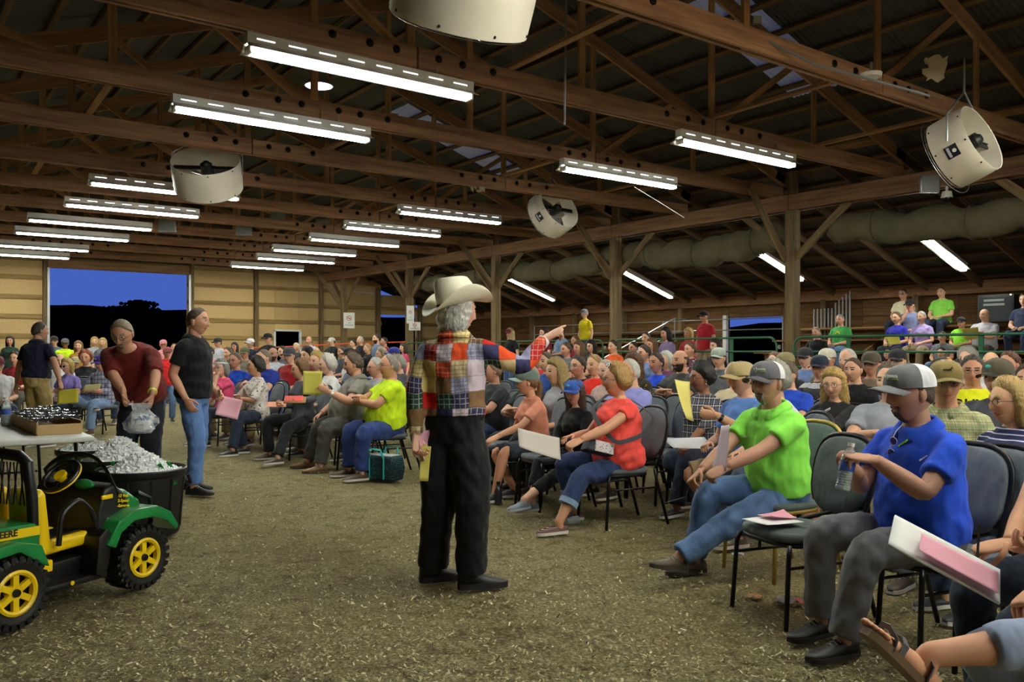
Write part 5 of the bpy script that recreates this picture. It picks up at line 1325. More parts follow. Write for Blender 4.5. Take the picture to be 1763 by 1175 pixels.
sheet('paper_sheet', 'white printed sheet lying on the lap of the plaid blouse person', 'paper', P(1186, 764, 6.85), cam_dir(.98, -.02, .2), cam_dir(-.3, .25, .9), .36, .24, '#dfe0e4', .01, papers)
rz = rz_cam(-102)
wht = person('person with curly grey hair in pale grey T-shirt just behind the green polo', at(1348, 6.2), rz, 'sit', s=.985, fem=True, bulk=.4, lean=.08, head=(.0, .02, 0), skin='#cf9f84', hair=('perm', '#9a988e'), shirt='#c9ccd6', sleeve='short', trous='#3c4657', shoes=('shoe', '#6a655f'), det=1)
chair(at(1350, 6.24), rz, 'banquet chair under the person with curly grey hair')
rz = rz_cam(-138)
blo = person('person in black sweatshirt and khaki shorts with shoulder-length blond hair and glasses', at(1442, 7.0), rz, 'sit', s=.94, fem=True, bulk=.25, lean=.10, head=(.1, .16, 0), armL=(1392, 752, 6.55), armR=(1372, 752, 6.75), handL='hold', handR='hold', legL=T(1388, 6.5, .085), kneeL=(1393, 800, 6.45), legR=T(1405, 6.8, .085), skin='#d0a07e', hair=('wavy', '#c2a060'), shirt='#15161a', sleeve='long', trous='#9b8a6c', tlen='short', shoes=('sandal', '#d8d4cc'), sole='#cfc9bd', glasses=dict(c='#26262a'), det=2, hem=-.03)
chair(at(1447, 7.05), rz, 'banquet chair under the person in black sweatshirt')
sheet('paper_sheet', 'white sheet on the lap of the person in black sweatshirt', 'paper', P(1400, 760, 6.5), cam_dir(1, -.08, .15), cam_dir(-.1, .25, .95), .28, .2, '#e3e2e4', .008, papers)
rz = rz_cam(-140)
pld = person('person in pale green plaid shirt and brown cap looking toward the camera', at(1632, 5.2), rz, 'sit', s=1.0, bulk=.45, belly=.05, lean=.06, head=(.36, .06, 0), skin='#c08a6c', hair=('short', '#a9a399'), shirt='#aaaaaa', shirtmat=plaid('pale_green_plaid', '#c3c39a', '#8f9a6e', '#7d7a5a', 22), sleeve='short', trous='#8592a0', shoes=('shoe', '#4a4038'), cap=dict(c1='#77683f', c2='#77683f', logo='deer'), glasses=dict(c='#8a8a86'), det=2, collar=True)
chair(at(1637, 5.26), rz, 'banquet chair under the person in pale green plaid shirt')
rz = rz_cam(-112)
stp = person('person in navy and white striped blouse with short blond hair, at the right edge', at(1748, 4.62), rz, 'sit', s=.93, fem=True, bulk=.35, belly=.03, lean=.04, head=(-.26, .02, 0), armL=(1690, 826, 4.35), armR=(1680, 820, 4.6), handL='hold', handR='hold', poleL=(-.5, -1, -.5), legL=T(1665, 4.35, .085), kneeL=(1660, 880, 4.35), skin='#c99772', hair=('bob', '#b89a5e'), shirt='#223355', shirtmat=stripes('navy_white_stripe', '#1f2152', '#c9c9dc', 34, .20), sleeve='short', trous='#33415e', shoes=('slip', '#2b2b30'), glasses=dict(c='#3a3030'), det=2)
chair(at(1754, 4.66), rz, 'banquet chair under the person in striped blouse')
er = Buf(); er.ell(tuple(stp.HM @ Vector((-.082, -.006, -.036))), (.006, .006, .006), 8, 6); obj('earring', er, plain('silver_earring', '#dddde2', .2, .8), stp.root)
sheet('paper_sheet', 'yellow and pink sheet curling on the lap of the striped blouse person', 'paper', P(1738, 842, 4.3), cam_dir(.9, .1, .4), cam_dir(-.4, .5, .8), .22, .26, '#cfc172', .05, papers)
sheet('paper_sheet', 'pink sheet in the fingers of the striped blouse person', 'paper', P(1690, 838, 4.3), cam_dir(.9, -.3, .2), cam_dir(-.1, .3, .9), .22, .12, '#e4a2b8', .03, papers)
# person at lower right edge with clipboard
rz = rz_cam(-108)
wri = person('person in dark jeans at the lower right edge writing on a clipboard', at(1872, 3.22), rz, 'sit', s=1.0, fem=True, bulk=.3, lean=.02, armL=(1745, 1022, 2.72), armR=(1738, 935, 3.05), handL='hold', handR='pinch', fdirL=cl(rz, -1, .0, .2), palmL=cl(rz, 0, .9, .3), fdirR=cl(rz, -1, -.25, .1), palmR=cl(rz, -.3, -.9, .2), legL=T(1668, 2.92, .085), kneeL=(1632, 1000, 2.85), legR=T(1700, 3.2, .085), kneeR=(1660, 985, 3.2), skin='#c08a66', hair=('long', '#5a4030'), shirt='#30333c', sleeve='cap', trous='#1c2434', shoes=('slip', '#222226'), det=2)
chair(at(1879, 3.26), rz, 'banquet chair at the lower right edge under the clipboard writer')
sheet('clipboard', 'white clipboard with papers held on the knee at lower right', 'clipboard', P(1625, 962, 2.92), cam_dir(.78, -.42, -.30), cam_dir(.30, .35, .85), .37, .22, '#e4e6e4', .0, thick=.008)
sheet('paper_sheet', 'pink form clipped on the clipboard at lower right', 'paper', P(1650, 975, 2.86) + Vector((0, 0, .012)), cam_dir(.78, -.42, -.30), cam_dir(.30, .35, .85), .26, .13, '#eba9bd', .004, papers)
o = obj('pen', Buf().cyl((0, 0, -.07), (0, 0, .05), .0045, seg=8).cyl((0, 0, .05), (0, 0, .075), .004, seg=8), plain('dark_pen', '#1a1c22', .3), loc=P(1684, 938, 2.98), rot=(.1, -.12, 0)); tag(o, 'dark pen upright in the writing hand at lower right', 'pen')
rz = rz_cam(-100)
snd = person('person at the bottom right corner showing only a crossed leg with strappy sandal', at(1990, 2.55), rz, 'sit', s=1.0, fem=True, bulk=.2, lean=.0, legL=(1600, 1128, 2.30), kneeL=(1800, 1085, 2.25), legR=T(1850, 2.7, .085), footL=(.05, .75), skin='#c78f6c', hair=('bob', '#6a4a30'), shirt='#8c93b0', sleeve='cap', trous='#8f9bb8', tlen='capri', shoes=('sandal', '#4b4a50'), sole='#6e563a', det=2)
chair(at(1998, 2.6), rz, 'banquet chair just outside the bottom right corner')
# empty chairs near the front
chair(at(1660, 3.95), rz_cam(-112), 'empty grey banquet chair behind the clipboard')
chair(at(1388, 4.50), rz_cam(-112), 'empty green-grey banquet chair with papers on its seat', 'green')
p = P(1330, 897, 4.45); p.z = .49
sheet('paper_sheet', 'white sheet lying on the empty chair seat beside the green polo person', 'paper', p, cam_dir(.9, 0, .4), cam_dir(-.4, .0, .9), .24, .20, '#e4e3e6', .004, papers)
p2 = p + cam_dir(.04, .012, .05); sheet('paper_sheet', 'pink folded sheet on top of the white sheet on the empty chair', 'paper', p2, cam_dir(.95, 0, .3), cam_dir(-.3, .03, .9), .16, .12, '#e9a6ba', .02, papers)

# ---- left half: front row
rz = rz_cam(-114)
neo = person('person in neon yellow T-shirt with folded arms and blue jeans', at(672, 9.55), rz, 'sit', s=1.02, bulk=.9, belly=.11, lean=-.02, head=(.1, .0, 0), armL=('l', .0, .36, .80), armR=('l', .0, .40, .85), handL='fist', handR='fist', poleL=(-1, -.1, -.6), poleR=(1, -.1, -.6), fdirL=(1, .0, .1), fdirR=(-1, .0, .1), legL=T(622, 9.1, .085), kneeL=(612, 735, 9.0), legR=T(600, 9.4, .085), kneeR=(590, 728, 9.4), skin='#c08a68', hair=('receding', '#8d857a'), shirt='#c8f01e', sleeve='short', trous='#26386c', shoes=('shoe', '#4a3a2c'), glasses=dict(c='#333333'), det=1, hem=-.03)
chair(at(677, 9.6), rz, 'banquet chair under the person in neon yellow T-shirt')
rz = rz_cam(-106)
gry = person('large person in grey work shirt reading a yellow-green sheet', at(618, 10.1), rz, 'sit', s=1.03, bulk=1.3, belly=.15, lean=.05, head=(-.05, .12, 0), armL=(566, 675, 9.6), armR=('l', .05, .42, .62), handL='hold', handR='relax', poleL=(-.6, -.3, -1), palmL=cl(rz, 0, .2, 1), legL=T(552, 9.7, .085), kneeL=(545, 730, 9.6), legR=T(530, 10.1, .085), skin='#c9957a', hair=('short', '#5c4a3a'), beard=('goatee', '#5c4a3a'), shirt='#76736c', sleeve='short', sleeve_flare=.02, trous='#4a4842', shoes=('shoe', '#7a5c38'), sole='#4a3a28', det=1, hem=-.06, collar=True)
chair(at(624, 10.15), rz, 'banquet chair under the large person in grey work shirt')
wt = gry.arms[-1][2]; d_ = nrm(wt - gry.arms[-1][1]); obj('wristwatch', Buf().tube([wt - d_ * .05, wt - d_ * .022], [.040, .040], 14), plain('pale_watch', '#cfccc6', .3, .5), gry.root)
sheet('paper_sheet', 'yellow-green sheet held up by the large grey-shirted person', 'paper', P(538, 660, 9.68), cam_dir(.9, -.05, .35), cam_dir(-.25, 1, .1), .21, .27, '#b9b04a', .02, papers)
rz = rz_cam(-126)
car = person('person with short brown curls and glasses in charcoal cardigan, papers on lap', at(522, 11.0), rz, 'sit', s=.96, fem=True, bulk=.3, lean=.03, head=(-.2, .08, 0), skin='#c99a78', hair=('perm', '#6b4a2c'), shirt='#43444a', sleeve='long', trous='#1c1d22', shoes=('shoe', '#4a433c'), glasses=dict(c='#702c34'), legL=T(478, 10.3, .10), det=1, armL=(512, 692, 10.5), armR=(487, 698, 10.75), handL='hold', handR='hold', palmL=(0, 0, 1), palmR=(0, 0, 1))
chair(at(527, 11.05), rz, 'banquet chair under the person in charcoal cardigan')
sheet('folder', 'stack of red and brown folders on the lap of the charcoal cardigan person', 'folder', P(508, 690, 10.45), cam_dir(1, 0, .2), cam_dir(-.1, .3, .9), .26, .2, '#8a6a3c', .0, thick=.012)
sheet('folder', 'bright red folder on top of the brown one on the charcoal lap', 'folder', P(506, 686.5, 10.47), cam_dir(1, 0, .2), cam_dir(-.1, .3, .9), .22, .18, '#d8504c', .0)
sheet('paper_sheet', 'pink-edged papers on the lap next to the dotted blouse', 'paper', P(476, 697, 10.7), cam_dir(1, 0, .2), cam_dir(-.1, .3, .9), .24, .18, '#d8937a', .01, papers)
rz = rz_cam(-128)
dot = person('person in white dotted blouse with dark hair and folded arms', at(443, 11.8), rz, 'sit', s=.98, fem=True, bulk=.45, belly=.03, lean=.0, head=(-.25, -.08, 0), armL=('l', .0, .27, .74), armR=('l', .0, .31, .78), handL='fist', handR='fist', poleL=(-1, -.1, -.6), poleR=(1, -.1, -.6), fdirL=(1, .0, .1), fdirR=(-1, .0, .1), legL=T(400, 11.2, .085), legR=T(420, 11.5, .085), skin='#c08c68', hair=('afro', '#241a16'), shirt='#eeeeee', shirtmat=dots('dotted_white_blouse', '#d9cfc6', '#3c3340', 24, .26), sleeve='elbow', trous='#20283a', shoes=('shoe', '#1d1d22'), glasses=dict(c='#5a4a3c'), det=1, hem=-.06)
chair(at(448, 11.85), rz, 'banquet chair under the person in white dotted blouse')
rz = rz_cam(-142)
pnk = person('person in pink T-shirt and white headband resting cheek on hand', at(388, 12.7), rz, 'sit', s=.95, fem=True, bulk=.3, lean=.06, head=(.1, .05, .1), armL=('l', -.02, .16, 1.06), poleL=(-.4, .5, -1), handL='relax', palmL=(.3, -1, 0), fdirL=(.1, -.2, 1), skin='#cf9f84', hair=('bob', '#8f8a80'), shirt='#e2507c', sleeve='short', trous='#1d2230', shoes=('shoe', '#2c2c34'), glasses=dict(c='#444444'), det=1)
chair(at(392, 12.75), rz, 'banquet chair under the person in pink T-shirt')
hb = Buf(); hb.lathe([(.093, -.012), (.097, 0), (.093, .012)], 24); obj('headband', hb, cloth('#d9dce6'), pnk.root, mtx=pnk.HM @ Matrix.Translation((0, 0, .066)) @ Matrix.Rotation(.2, 4, 'X') @ Matrix.Scale(1.12, 4, (0, 1, 0)))
rz = rz_cam(-165)
ply = person('person in blue and white plaid shirt and purple cap with ankle over knee', at(178, 14.4), rz, 'sit', s=1.0, bulk=.4, belly=.03, lean=.04, head=(.0, .18, 0), armL=('l', -.05, .34, .72), armR=('l', .08, .34, .72), legL=('l', -.12, .44, .085), legR=('l', -.12, .40, .46), kneeR=('l', .34, .40, .60), footR=(1.2, .2), skin='#b98468', hair=('short', '#5a4a3c'), shirt='#888888', shirtmat=plaid('blue_white_plaid', '#d2d4e2', '#333a6a', '#22264a', 15), sleeve='rolled', trous='#7c95bd', shoes=('shoe', '#5a4a38'), cap=dict(c1='#3a2a6a', c2='#2a1f4e', logo='#c9c2e8'), det=1, collar=True)
chair(at(181, 14.46), rz, 'banquet chair under the person in blue and white plaid shirt')
sheet('folder', 'brown folder on the lap of the blue and white plaid person', 'folder', P(158, 667, 13.9), cam_dir(1, .1, .2), cam_dir(-.1, .5, .8), .26, .16, '#8c8450', .0)
rz = rz_cam(-168)
pur = person('person in purple shirt and dark sunglasses with blond hair in the far front row', at(120, 14.5), rz, 'sit', s=.95, fem=True, bulk=.3, lean=.06, head=(-.1, .12, 0), skin='#c79a80', hair=('bob', '#c2a760'), shirt='#7b6cae', sleeve='short', trous='#232d44', shoes=('shoe', '#2a2a30'), glasses=dict(c='#121214', lens='#0e0e10'), det=1)
chair(at(123, 14.56), rz, 'banquet chair under the person in purple shirt')
# ---- standing helpers at left
rz = rz_cam(16)
nav = person('person in navy polo and khaki trousers standing with back turned behind the table', at(62, 12.25), rz, 'stand', s=1.03, bulk=.45, belly=.02, lean=.05, head=(-.45, .0, 0), armR=(108, 672, 12.0), handR='hold', poleR=(1, -.3, 0), armL=(27, 668, 12.4), skin='#a87a5e', hair=('crop', '#3a2c22'), shirt='#10132c', sleeve='short', trous='#a08c5c', shoes=('shoe', '#6a5844'), det=2, hem=.0, collar=True)
sheet('paper_sheet', 'yellow sheet in the hand of the person in navy polo', 'paper', P(117, 683, 12.05), cam_dir(1, .1, .1), cam_dir(.05, 1, .2), .28, .20, '#c9bc3e', .02, papers)
rz = rz_cam(-178)
red = person('person in dark red T-shirt bending over the ice tubs with a bag of ice', at(246, 8.05), rz, 'stand', s=1.03, bulk=1.0, belly=.07, lean=.64, head=(.10, .50, .0), armL=(262, 714, 7.2), armR=(231, 720, 7.25), handL='hold', handR='hold', poleL=(-1, -.2, .1), poleR=(1, -.2, .1), fdirL=cl(rz, -.2, -1, 0), fdirR=cl(rz, .2, -1, 0), skin='#b07e62', hair=('crop', '#7a6a54'), beard=('goatee', '#9a8a78'), shirt='#5e1512', sleeve='elbow', trous='#171a22', shoes=('shoe', '#222222'), glasses=dict(c='#1c1c1e'), det=2, hem=-.10)
wt = red.arms[-1][2]; d_ = nrm(wt - red.arms[-1][1]); obj('wristband', Buf().tube([wt - d_ * .04, wt - d_ * .02], [.038, .038], 14), plain('neon_band', '#cbe83a', .5), red.root)
rz = rz_cam(98)
blk = person('person in black polo and blue jeans standing in profile facing right', at(332, 8.32), rz, 'stand', s=1.03, bulk=.35, belly=.02, lean=.03, head=(.0, .03, 0), armR=T(320, 8.1, .92), handR='relax', poleR=(.2, -1, 0), armL=(370, 672, 8.6), handL='hold', poleL=(-.4, -1, 0), legR=T(334, 8.2, .085), legL=T(330, 8.5, .085), skin='#c08c6e', hair=('crop', '#4e3d30'), shirt='#0d0e14', sleeve='short', sleeve_flare=.01, trous='#5878b0', shoes=('shoe', '#1b1715'), sole='#231f1c', det=2, hem=-.06, collar=True)
sheet('paper_sheet', 'large pink sheet hanging from the hand of the person in black polo', 'paper', P(394, 702, 8.6), cam_dir(.92, -.25, .3), cam_dir(.1, 1, .2), .22, .20, '#efb2c4', .03, papers)
# ================================================================ the crowd: a few built figures, copied with their parts
PROTO = {}
def make_proto(key, **kw):
    pr = person('p p p p', (0, 0), 0.0, det=1, shoes=('shoe', '#3a342e'), shirt='#888888', hair=None, **kw)
    parts = {}
    def walk(o):
        for ch in list(o.children):
            if ch.type == 'MESH': parts.setdefault(ch.name.split('.')[0], []).append((ch.data, ch.matrix_basis.copy(), [(g.name.split('.')[0], g.data, g.matrix_basis.copy()) for g in ch.children]))
    walk(pr.root); PROTO[key] = (parts, pr.HM.copy(), kw.get('fem', False), .35 * kw.get('bulk', 0), kw.get('pose', 'sit'))
    for ch in list(pr.root.children):
        for g in list(ch.children): bpy.data.objects.remove(g)
        bpy.data.objects.remove(ch)
    bpy.data.objects.remove(pr.root)
make_proto('ml', bulk=.4, belly=.04, lean=.05, head=(.08, .04, 0))
make_proto('mw', bulk=.8, belly=.08, lean=.02, head=(-.2, .02, 0), armL=('l', .0, .32, .79), armR=('l', .0, .36, .84), handL='fist', handR='fist', poleL=(-1, -.1, -.6), poleR=(1, -.1, -.6), fdirL=(1, 0, .1), fdirR=(-1, 0, .1))
make_proto('mc', bulk=.3, belly=.02, lean=.16, head=(.0, .0, 0), armR=('l', .04, .24, .98), poleR=(.5, .4, -1), handR='fist', fdirR=(0, -.1, 1), palmR=(-.2, -1, 0))
make_proto('fl', fem=True, bulk=.25, lean=.05, head=(-.12, .05, 0))
make_proto('fx', fem=True, bulk=.4, lean=.02, head=(.15, .0, 0), armL=('l', .0, .26, .74), armR=('l', .0, .30, .78), handL='fist', handR='fist', poleL=(-1, -.1, -.6), poleR=(1, -.1, -.6), fdirL=(1, 0, .1), fdirR=(-1, 0, .1))
make_proto('ms', pose='stand', bulk=.35, belly=.02, lean=.02)
make_proto('mx', pose='stand', bulk=.5, belly=.04, lean=.0, armL=('l', .0, .27, 1.20), armR=('l', .0, .31, 1.25), handL='fist', handR='fist', poleL=(-1, -.1, -.6), poleR=(1, -.1, -.6), fdirL=(1, 0, .1), fdirR=(-1, 0, .1))
make_proto('fs', pose='stand', fem=True, bulk=.2, lean=.02)
SK = ['#c99a7c', '#b98468', '#d0a07e', '#c08c6e', '#cf9f84']
TR = ['#2b3550', '#3d5078', '#22252e', '#55524a', '#5b7299', '#8b7d60']
def mcopy(me, mats):
    m = me.copy(); m.materials.clear()
    for x in mats: m.materials.append(x)
    return m
BODY = {}
def figure(key, pos, rz, s, label, shirt, hair, cap=None, glasses=False, beard=None, group='seated crowd', sk=None, tr=None, shirtmat=None, capkw=None):
    parts, HM, fem, fat, pose = PROTO[key]
    r = thing('person', label, 'person', pos, rz, group); r.scale = (s, s, s)
    sk = sk or random.choice(SK); tr = tr or random.choice(TR)
    for nm, lst in parts.items():
        for me, mt, kids in lst:
            o = bpy.data.objects.new(nm, me); C.objects.link(o); o.parent = r; o.matrix_basis = mt
            new = {'body': [skinmat(sk), None, None, None, hairmat(hair[1])], 'shirt': [shirtmat or cloth(shirt, 'heather')], 'trousers': [cloth(tr, 'denim')]}.get(nm)
            if new:
                for i, m in enumerate(new):
                    if m and i < len(o.material_slots): o.material_slots[i].link = 'OBJECT'; o.material_slots[i].material = m
            for kn, km, kmt in kids:
                g = bpy.data.objects.new(kn, km); C.objects.link(g); g.parent = o; g.matrix_basis = kmt
    def hp(nm, style, col):
        me = hair_mesh(style, fem, fat); o = bpy.data.objects.new(nm, me); C.objects.link(o); o.parent = r; o.matrix_basis = HM
        if len(me.materials) == 0: me.materials.append(hairmat('#555555'))
        o.material_slots[0].link = 'OBJECT'; o.material_slots[0].material = hairmat(col)
    if hair[0]: hp('hair', *hair)
    if beard: hp('beard', 'beard', beard)
    if cap: add_cap(r, HM, cap, det=0, **(capkw or {}))
    if glasses: add_glasses(r, HM, '#2a2a2c')
    return r
def fit(pre, lb):
    for p in pre:
        if len((p + lb).split()) <= 16: return p + lb
    return ' '.join((pre[-1] + lb).split()[:16])
def crowd(px, py, d, key, shirt, style, hc, label, cap=None, a=None, chairs=True, **kw):
    z = CAMH - (py - HOR) / F * d; pose = PROTO[key][4]; p = at(px, d)
    if a is None: a = 160 if px < 330 else (-155 if px < 560 else -126)
    a += random.uniform(-9, 9); rz = rz_cam(a); base = PROTO[key][1].translation; hz_ = base.z; off = Matrix.Rotation(rz, 3, 'Z') @ Vector((base.x, base.y, 0))
    s = z / hz_; zr = 0.0
    lo, hi = (.80, 1.10) if pose == 'sit' else (.72, 1.10)
    if s > hi: zr = z - hz_; s = 1.0
    s = max(lo, s)
    pos = (p[0] - off.x * s, p[1] - off.y * s, zr)
    r = figure(key, pos, rz, s, 'person ' + label, shirt, (style, hc), cap, **kw)
    if pose == 'sit' and chairs and zr == 0: chair((pos[0], pos[1]), rz, fit(('banquet chair under the person ', 'chair under the person ', 'chair under person ', 'chair of person '), label), full=d < 12)
    if zr > 0 and z < 3:      # something to stand or sit on: a platform step
        w = .5 if pose == 'sit' else .45; h = zr + (.45 if pose == 'sit' else 0)
        o = obj('timber_step', Buf().box((0, .02 if pose == 'sit' else 0, h / 2 - .01), (w, .42, h)).bevel('step', .01), M_seatw, loc=(pos[0], pos[1], 0), rot=(0, 0, rz)); tag(o, fit(('timber step under the person ', 'step under the person ', 'step under person '), label), 'step', 'timber steps')
    return r
def bleach(px, tier, key, shirt, style, hc, label, s=1.0, cap=None, da=0, **kw):
    x, zs = TIER[tier]; u = (px - 881.5) / F; d = x / (SY + CY * u); p = P(px, HOR, d); 
    return figure(key, (p.x, p.y, zs - .45 + (.0 if s == 1 else .45 * (1 - s))), PI / 2 + da, s, 'person ' + label, shirt, (style, hc), cap, group='people on the bleachers', **kw)
c = crowd
# far left, facing the ring
c(17, 588, 24, 'fs', '#20352e', 'long', '#1c1512', 'in dark green top with long black hair by the far left wall')
c(25, 618, 16.5, 'fl', '#8e1f24', 'short', '#4a3424', 'in red tank top seated left of the navy polo')
c(-4, 630, 13.2, 'ml', '#cfd0d2', 'crop', '#4a3a2a', 'in white T-shirt and maroon cap cut by the left edge', cap='#5a2233', a=140)
c(93, 588, 23, 'ms', '#5c6472', 'short', '#2a2018', 'in slate shirt and dark cap just right of the navy polo', cap='#2a2420')
c(112, 592, 22, 'ms', '#c4ee20', 'crop', '#2a2018', 'in neon yellow-green T-shirt and grey cap before the big doorway', cap='#5c5c60', sk='#7a5038')
c(135, 597, 20, 'fs', '#a8792e', 'long', '#8a6a44', 'in mustard top with long light brown hair before the big doorway')
c(163, 589, 24.5, 'fs', '#9a9aa2', 'long', '#c8a868', 'in pale grey top, left one of two long blond heads in the doorway')
c(177, 591, 23.5, 'fs', '#5b5d66', 'long', '#d0b070', 'in grey tank top, right one of two long blond heads in the doorway')
c(147, 617, 16, 'fl', '#18181b', 'perm', '#8a4a28', 'in black T-shirt with reddish hair above the purple shirt')
c(103, 622, 15.8, 'ml', '#d8d8da', 'bald', '#8a857c', 'in white shirt, balding, behind the purple-shirted person')
c(130, 626, 16.9, 'ml', '#6a6a5c', 'short', '#6a5a48', 'in olive shirt and tan cap between purple shirt and plaid', cap='#a39a7a')
c(192, 627, 16.5, 'mw', '#d6d8dc', 'short', '#6a5a48', 'in white shirt half hidden by the dark red T-shirt')
c(288, 608, 16.5, 'ms', '#d02a2c', 'short', '#4a3a2a', 'in bright red T-shirt and cap left of the black polo', cap='#8a4448')
c(281, 594, 22, 'ms', '#d0868c', 'short', '#4a3a2a', 'in rose shirt and pink cap behind the dark red shoulder', cap='#d08a90')
c(300, 599, 23, 'ms', '#34507a', 'crop', '#4a3a2a', 'in blue shirt behind the black polo person')
c(361, 607, 20.5, 'fl', '#c98a86', 'short', '#3a2a20', 'in faded pink top just right of the black polo head')
c(375, 591, 23, 'ms', '#c4c8d0', 'crop', '#3a2c22', 'in pale grey T-shirt and dark cap by the far wall', cap='#2c2c30')
c(404, 598, 24, 'fs', '#b98a72', 'long', '#241a16', 'in tan top with long dark hair by the far wall')
c(431, 592, 22, 'ms', '#23283a', 'crop', '#3a2c22', 'in navy T-shirt and white cap by the far wall', cap='#d8dade')
c(461, 584, 21.5, 'mx', '#17181c', 'crop', '#2a2018', 'standing in black printed T-shirt and black cap with folded arms', cap='#121216')
c(470, 611, 15.8, 'ml', '#c6cad6', 'bald', '#5a4a3c', 'bearded, in pale blue-white T-shirt behind the dotted blouse', beard='#4a382b')
c(498, 613, 14.0, 'ml', '#8e1820', 'short', '#4a3a2a', 'in red shirt and grey cap behind the charcoal cardigan', cap='#4a4a52')
c(404, 622, 13.8, 'ml', '#1f47b8', 'short', '#6a5a4a', 'in royal blue shirt and glasses between pink and dotted blouse', glasses=True)
c(454, 618, 12.9, 'mw', '#1d2f86', 'crop', '#7a6a54', 'in dark blue polo right behind the dotted blouse')
c(545, 623, 12.3, 'fl', '#17171a', 'bob', '#b89a58', 'with blond bob and black top left of the grey work shirt')
c(562, 629, 11.5, 'fl', '#d4d2d0', 'perm', '#cfcac0', 'with white hair and white top beside the grey work shirt')
c(646, 634, 10.9, 'mw', '#8d8d98', 'short', '#c0bcb4', 'in grey-lavender polo with white hair and glasses', glasses=True)
c(532, 587, 27, 'mx', '#b9c2d4', 'bald', '#6a5a4a', 'standing in white checked shirt at the small far doorway', shirtmat=plaid('pale_check', '#cdd4e2', '#9aa4c0', '#7a86aa', 22))
c(510, 599, 24, 'fs', '#2a2a30', 'bob', '#d8c8a0', 'with pale blond hair left of the checked shirt')
c(571, 589, 28, 'mx', '#1b1b20', 'crop', '#3a2c22', 'in black top and white cap right of the small far doorway', cap='#c8c4bc')
c(608, 593, 26, 'ms', '#2a2224', 'short', '#2a2018', 'in dark brown top below the far white notice')
c(620, 587, 27, 'ms', '#1a1a1e', 'receding', '#c8c4bc', 'with white hair and black shirt below the far white notice')
c(648, 584, 24, 'ms', '#51607e', 'short', '#3a2c22', 'bearded, in slate blue shirt standing right of the far notice', beard='#3a2a20')
c(661, 589, 26, 'ms', '#7a2c34', 'short', '#3a2c22', 'in maroon shirt just behind the slate blue shirt')
c(632, 601, 20, 'fs', '#141418', 'short', '#a8845c', 'in black jacket left below the slate blue shirt')
c(655, 611, 17, 'fl', '#8c8c86', 'perm', '#a89878', 'with curly greying hair two rows behind the grey-lavender polo')
c(678, 611, 16, 'ml', '#4a3f78', 'short', '#4a3a2a', 'in purple-blue cap left of the patchwork shirt', cap='#3c3a8c')
c(601, 611, 17, 'ml', '#e6e8ec', 'crop', '#3a2c22', 'in white shirt and black cap behind the grey work shirt', cap='#1c1c26')
c(604, 621, 13.6, 'fl', '#5c6270', 'long', '#5c4226', 'with long brown hair and grey top right behind the grey work shirt')
c(673, 634, 12.2, 'ml', '#3a3c44', 'short', '#6a5a48', 'in olive cap between grey-lavender polo and neon yellow', cap='#5c6048')
c(685, 628, 13.4, 'ml', '#4c4c50', 'perm', '#a8a49c', 'with bushy grey hair next to the olive cap')
c(545, 607, 19, 'ms', '#c09a86', 'bald', '#8a7a6a', 'with bare head in tan shirt behind the blond bob')
c(694, 600, 22, 'fs', '#b83a5a', 'long', '#3a2a20', 'in raspberry top touching the left edge of the patchwork shirt')
c(392, 609, 19, 'ml', '#3c4a3a', 'short', '#5a4a3c', 'in dark green shirt two rows behind the pink T-shirt')
c(421, 609, 18.5, 'ml', '#6a6258', 'short', '#5a4a3c', 'in brown-grey shirt and olive cap above the dotted blouse', cap='#5a6048')
c(486, 607, 18.5, 'fl', '#4a4650', 'short', '#3a2a20', 'in grey top between bearded person and red shirt')
c(528, 613, 15.5, 'fl', '#7a2030', 'afro', '#241a16', 'in burgundy top with full dark hair behind the brown curls')
c(588, 607, 20, 'ml', '#3a3f48', 'crop', '#3a2c22', 'in dark grey shirt behind the white hair')
# right section, facing left
c(846, 640, 9.6, 'mw', '#2a2d33', 'short', '#8a6a54', 'in black jacket between patchwork sleeve and grey-green cap')
c(836, 628, 12.5, 'ml', '#6a2a34', 'short', '#5a4a3c', 'in maroon plaid under the pointing arm', shirtmat=plaid('maroon_plaid', '#5a2028', '#2a1418', '#c8b8b0', 14))
c(912, 650, 8.9, 'mw', '#25282d', 'receding', '#a89a88', 'in charcoal shirt directly behind the grey-green cap')
c(925, 618, 12.5, 'ml', '#b02028', 'short', '#4a3a2a', 'in red shirt right below the pointing forearm')
c(940, 624, 11.5, 'ml', '#2d4a8c', 'crop', '#4a3a2a', 'in medium blue shirt beside the wavy-haired person')
c(957, 641, 8.5, 'fl', '#8f9096', 'wavy', '#a8905c', 'in heather grey T-shirt with wavy dark blond hair')
c(994, 632, 10.6, 'mc', '#24262b', 'short', '#3a3028', 'in charcoal polo resting chin on hand', glasses=True)
c(1023, 630, 10.2, 'ml', '#e02c20', 'crop', '#b08850', 'in bright red-orange shirt with short fair hair')
c(1043, 640, 9.3, 'ml', '#b49a94', 'crop', '#b0a494', 'in dull pink shirt right of the bright red-orange shirt')
c(1083, 642, 8.3, 'mw', '#8f93d6', 'receding', '#d8d4cc', 'in lavender polo with white hair right behind the coral shoulder')
c(1091, 628, 10.5, 'fl', '#3a3524', 'long', '#6a4a30', 'in black and gold T-shirt with dark pulled-back hair', shirtmat=dots('black_gold_print', '#2a261c', '#c9a82a', 30, .22))
c(1129, 626, 11.2, 'fx', '#1d49d0', 'short', '#3a281e', 'in bright blue polo with folded arms and dark hair')
c(1109, 609, 13.8, 'fl', '#5a6f96', 'short', '#2a1d18', 'in dusty blue top behind the bright blue polo')
c(1171, 622, 10.7, 'mw', '#3a3c40', 'bald', '#3a2a20', 'in charcoal polo with shaved head and short beard', beard='#3a2a20')
c(1146, 622, 13, 'fl', '#6a3a5c', 'bob', '#cfcac0', 'with pale straight hair just right of the bright blue polo')
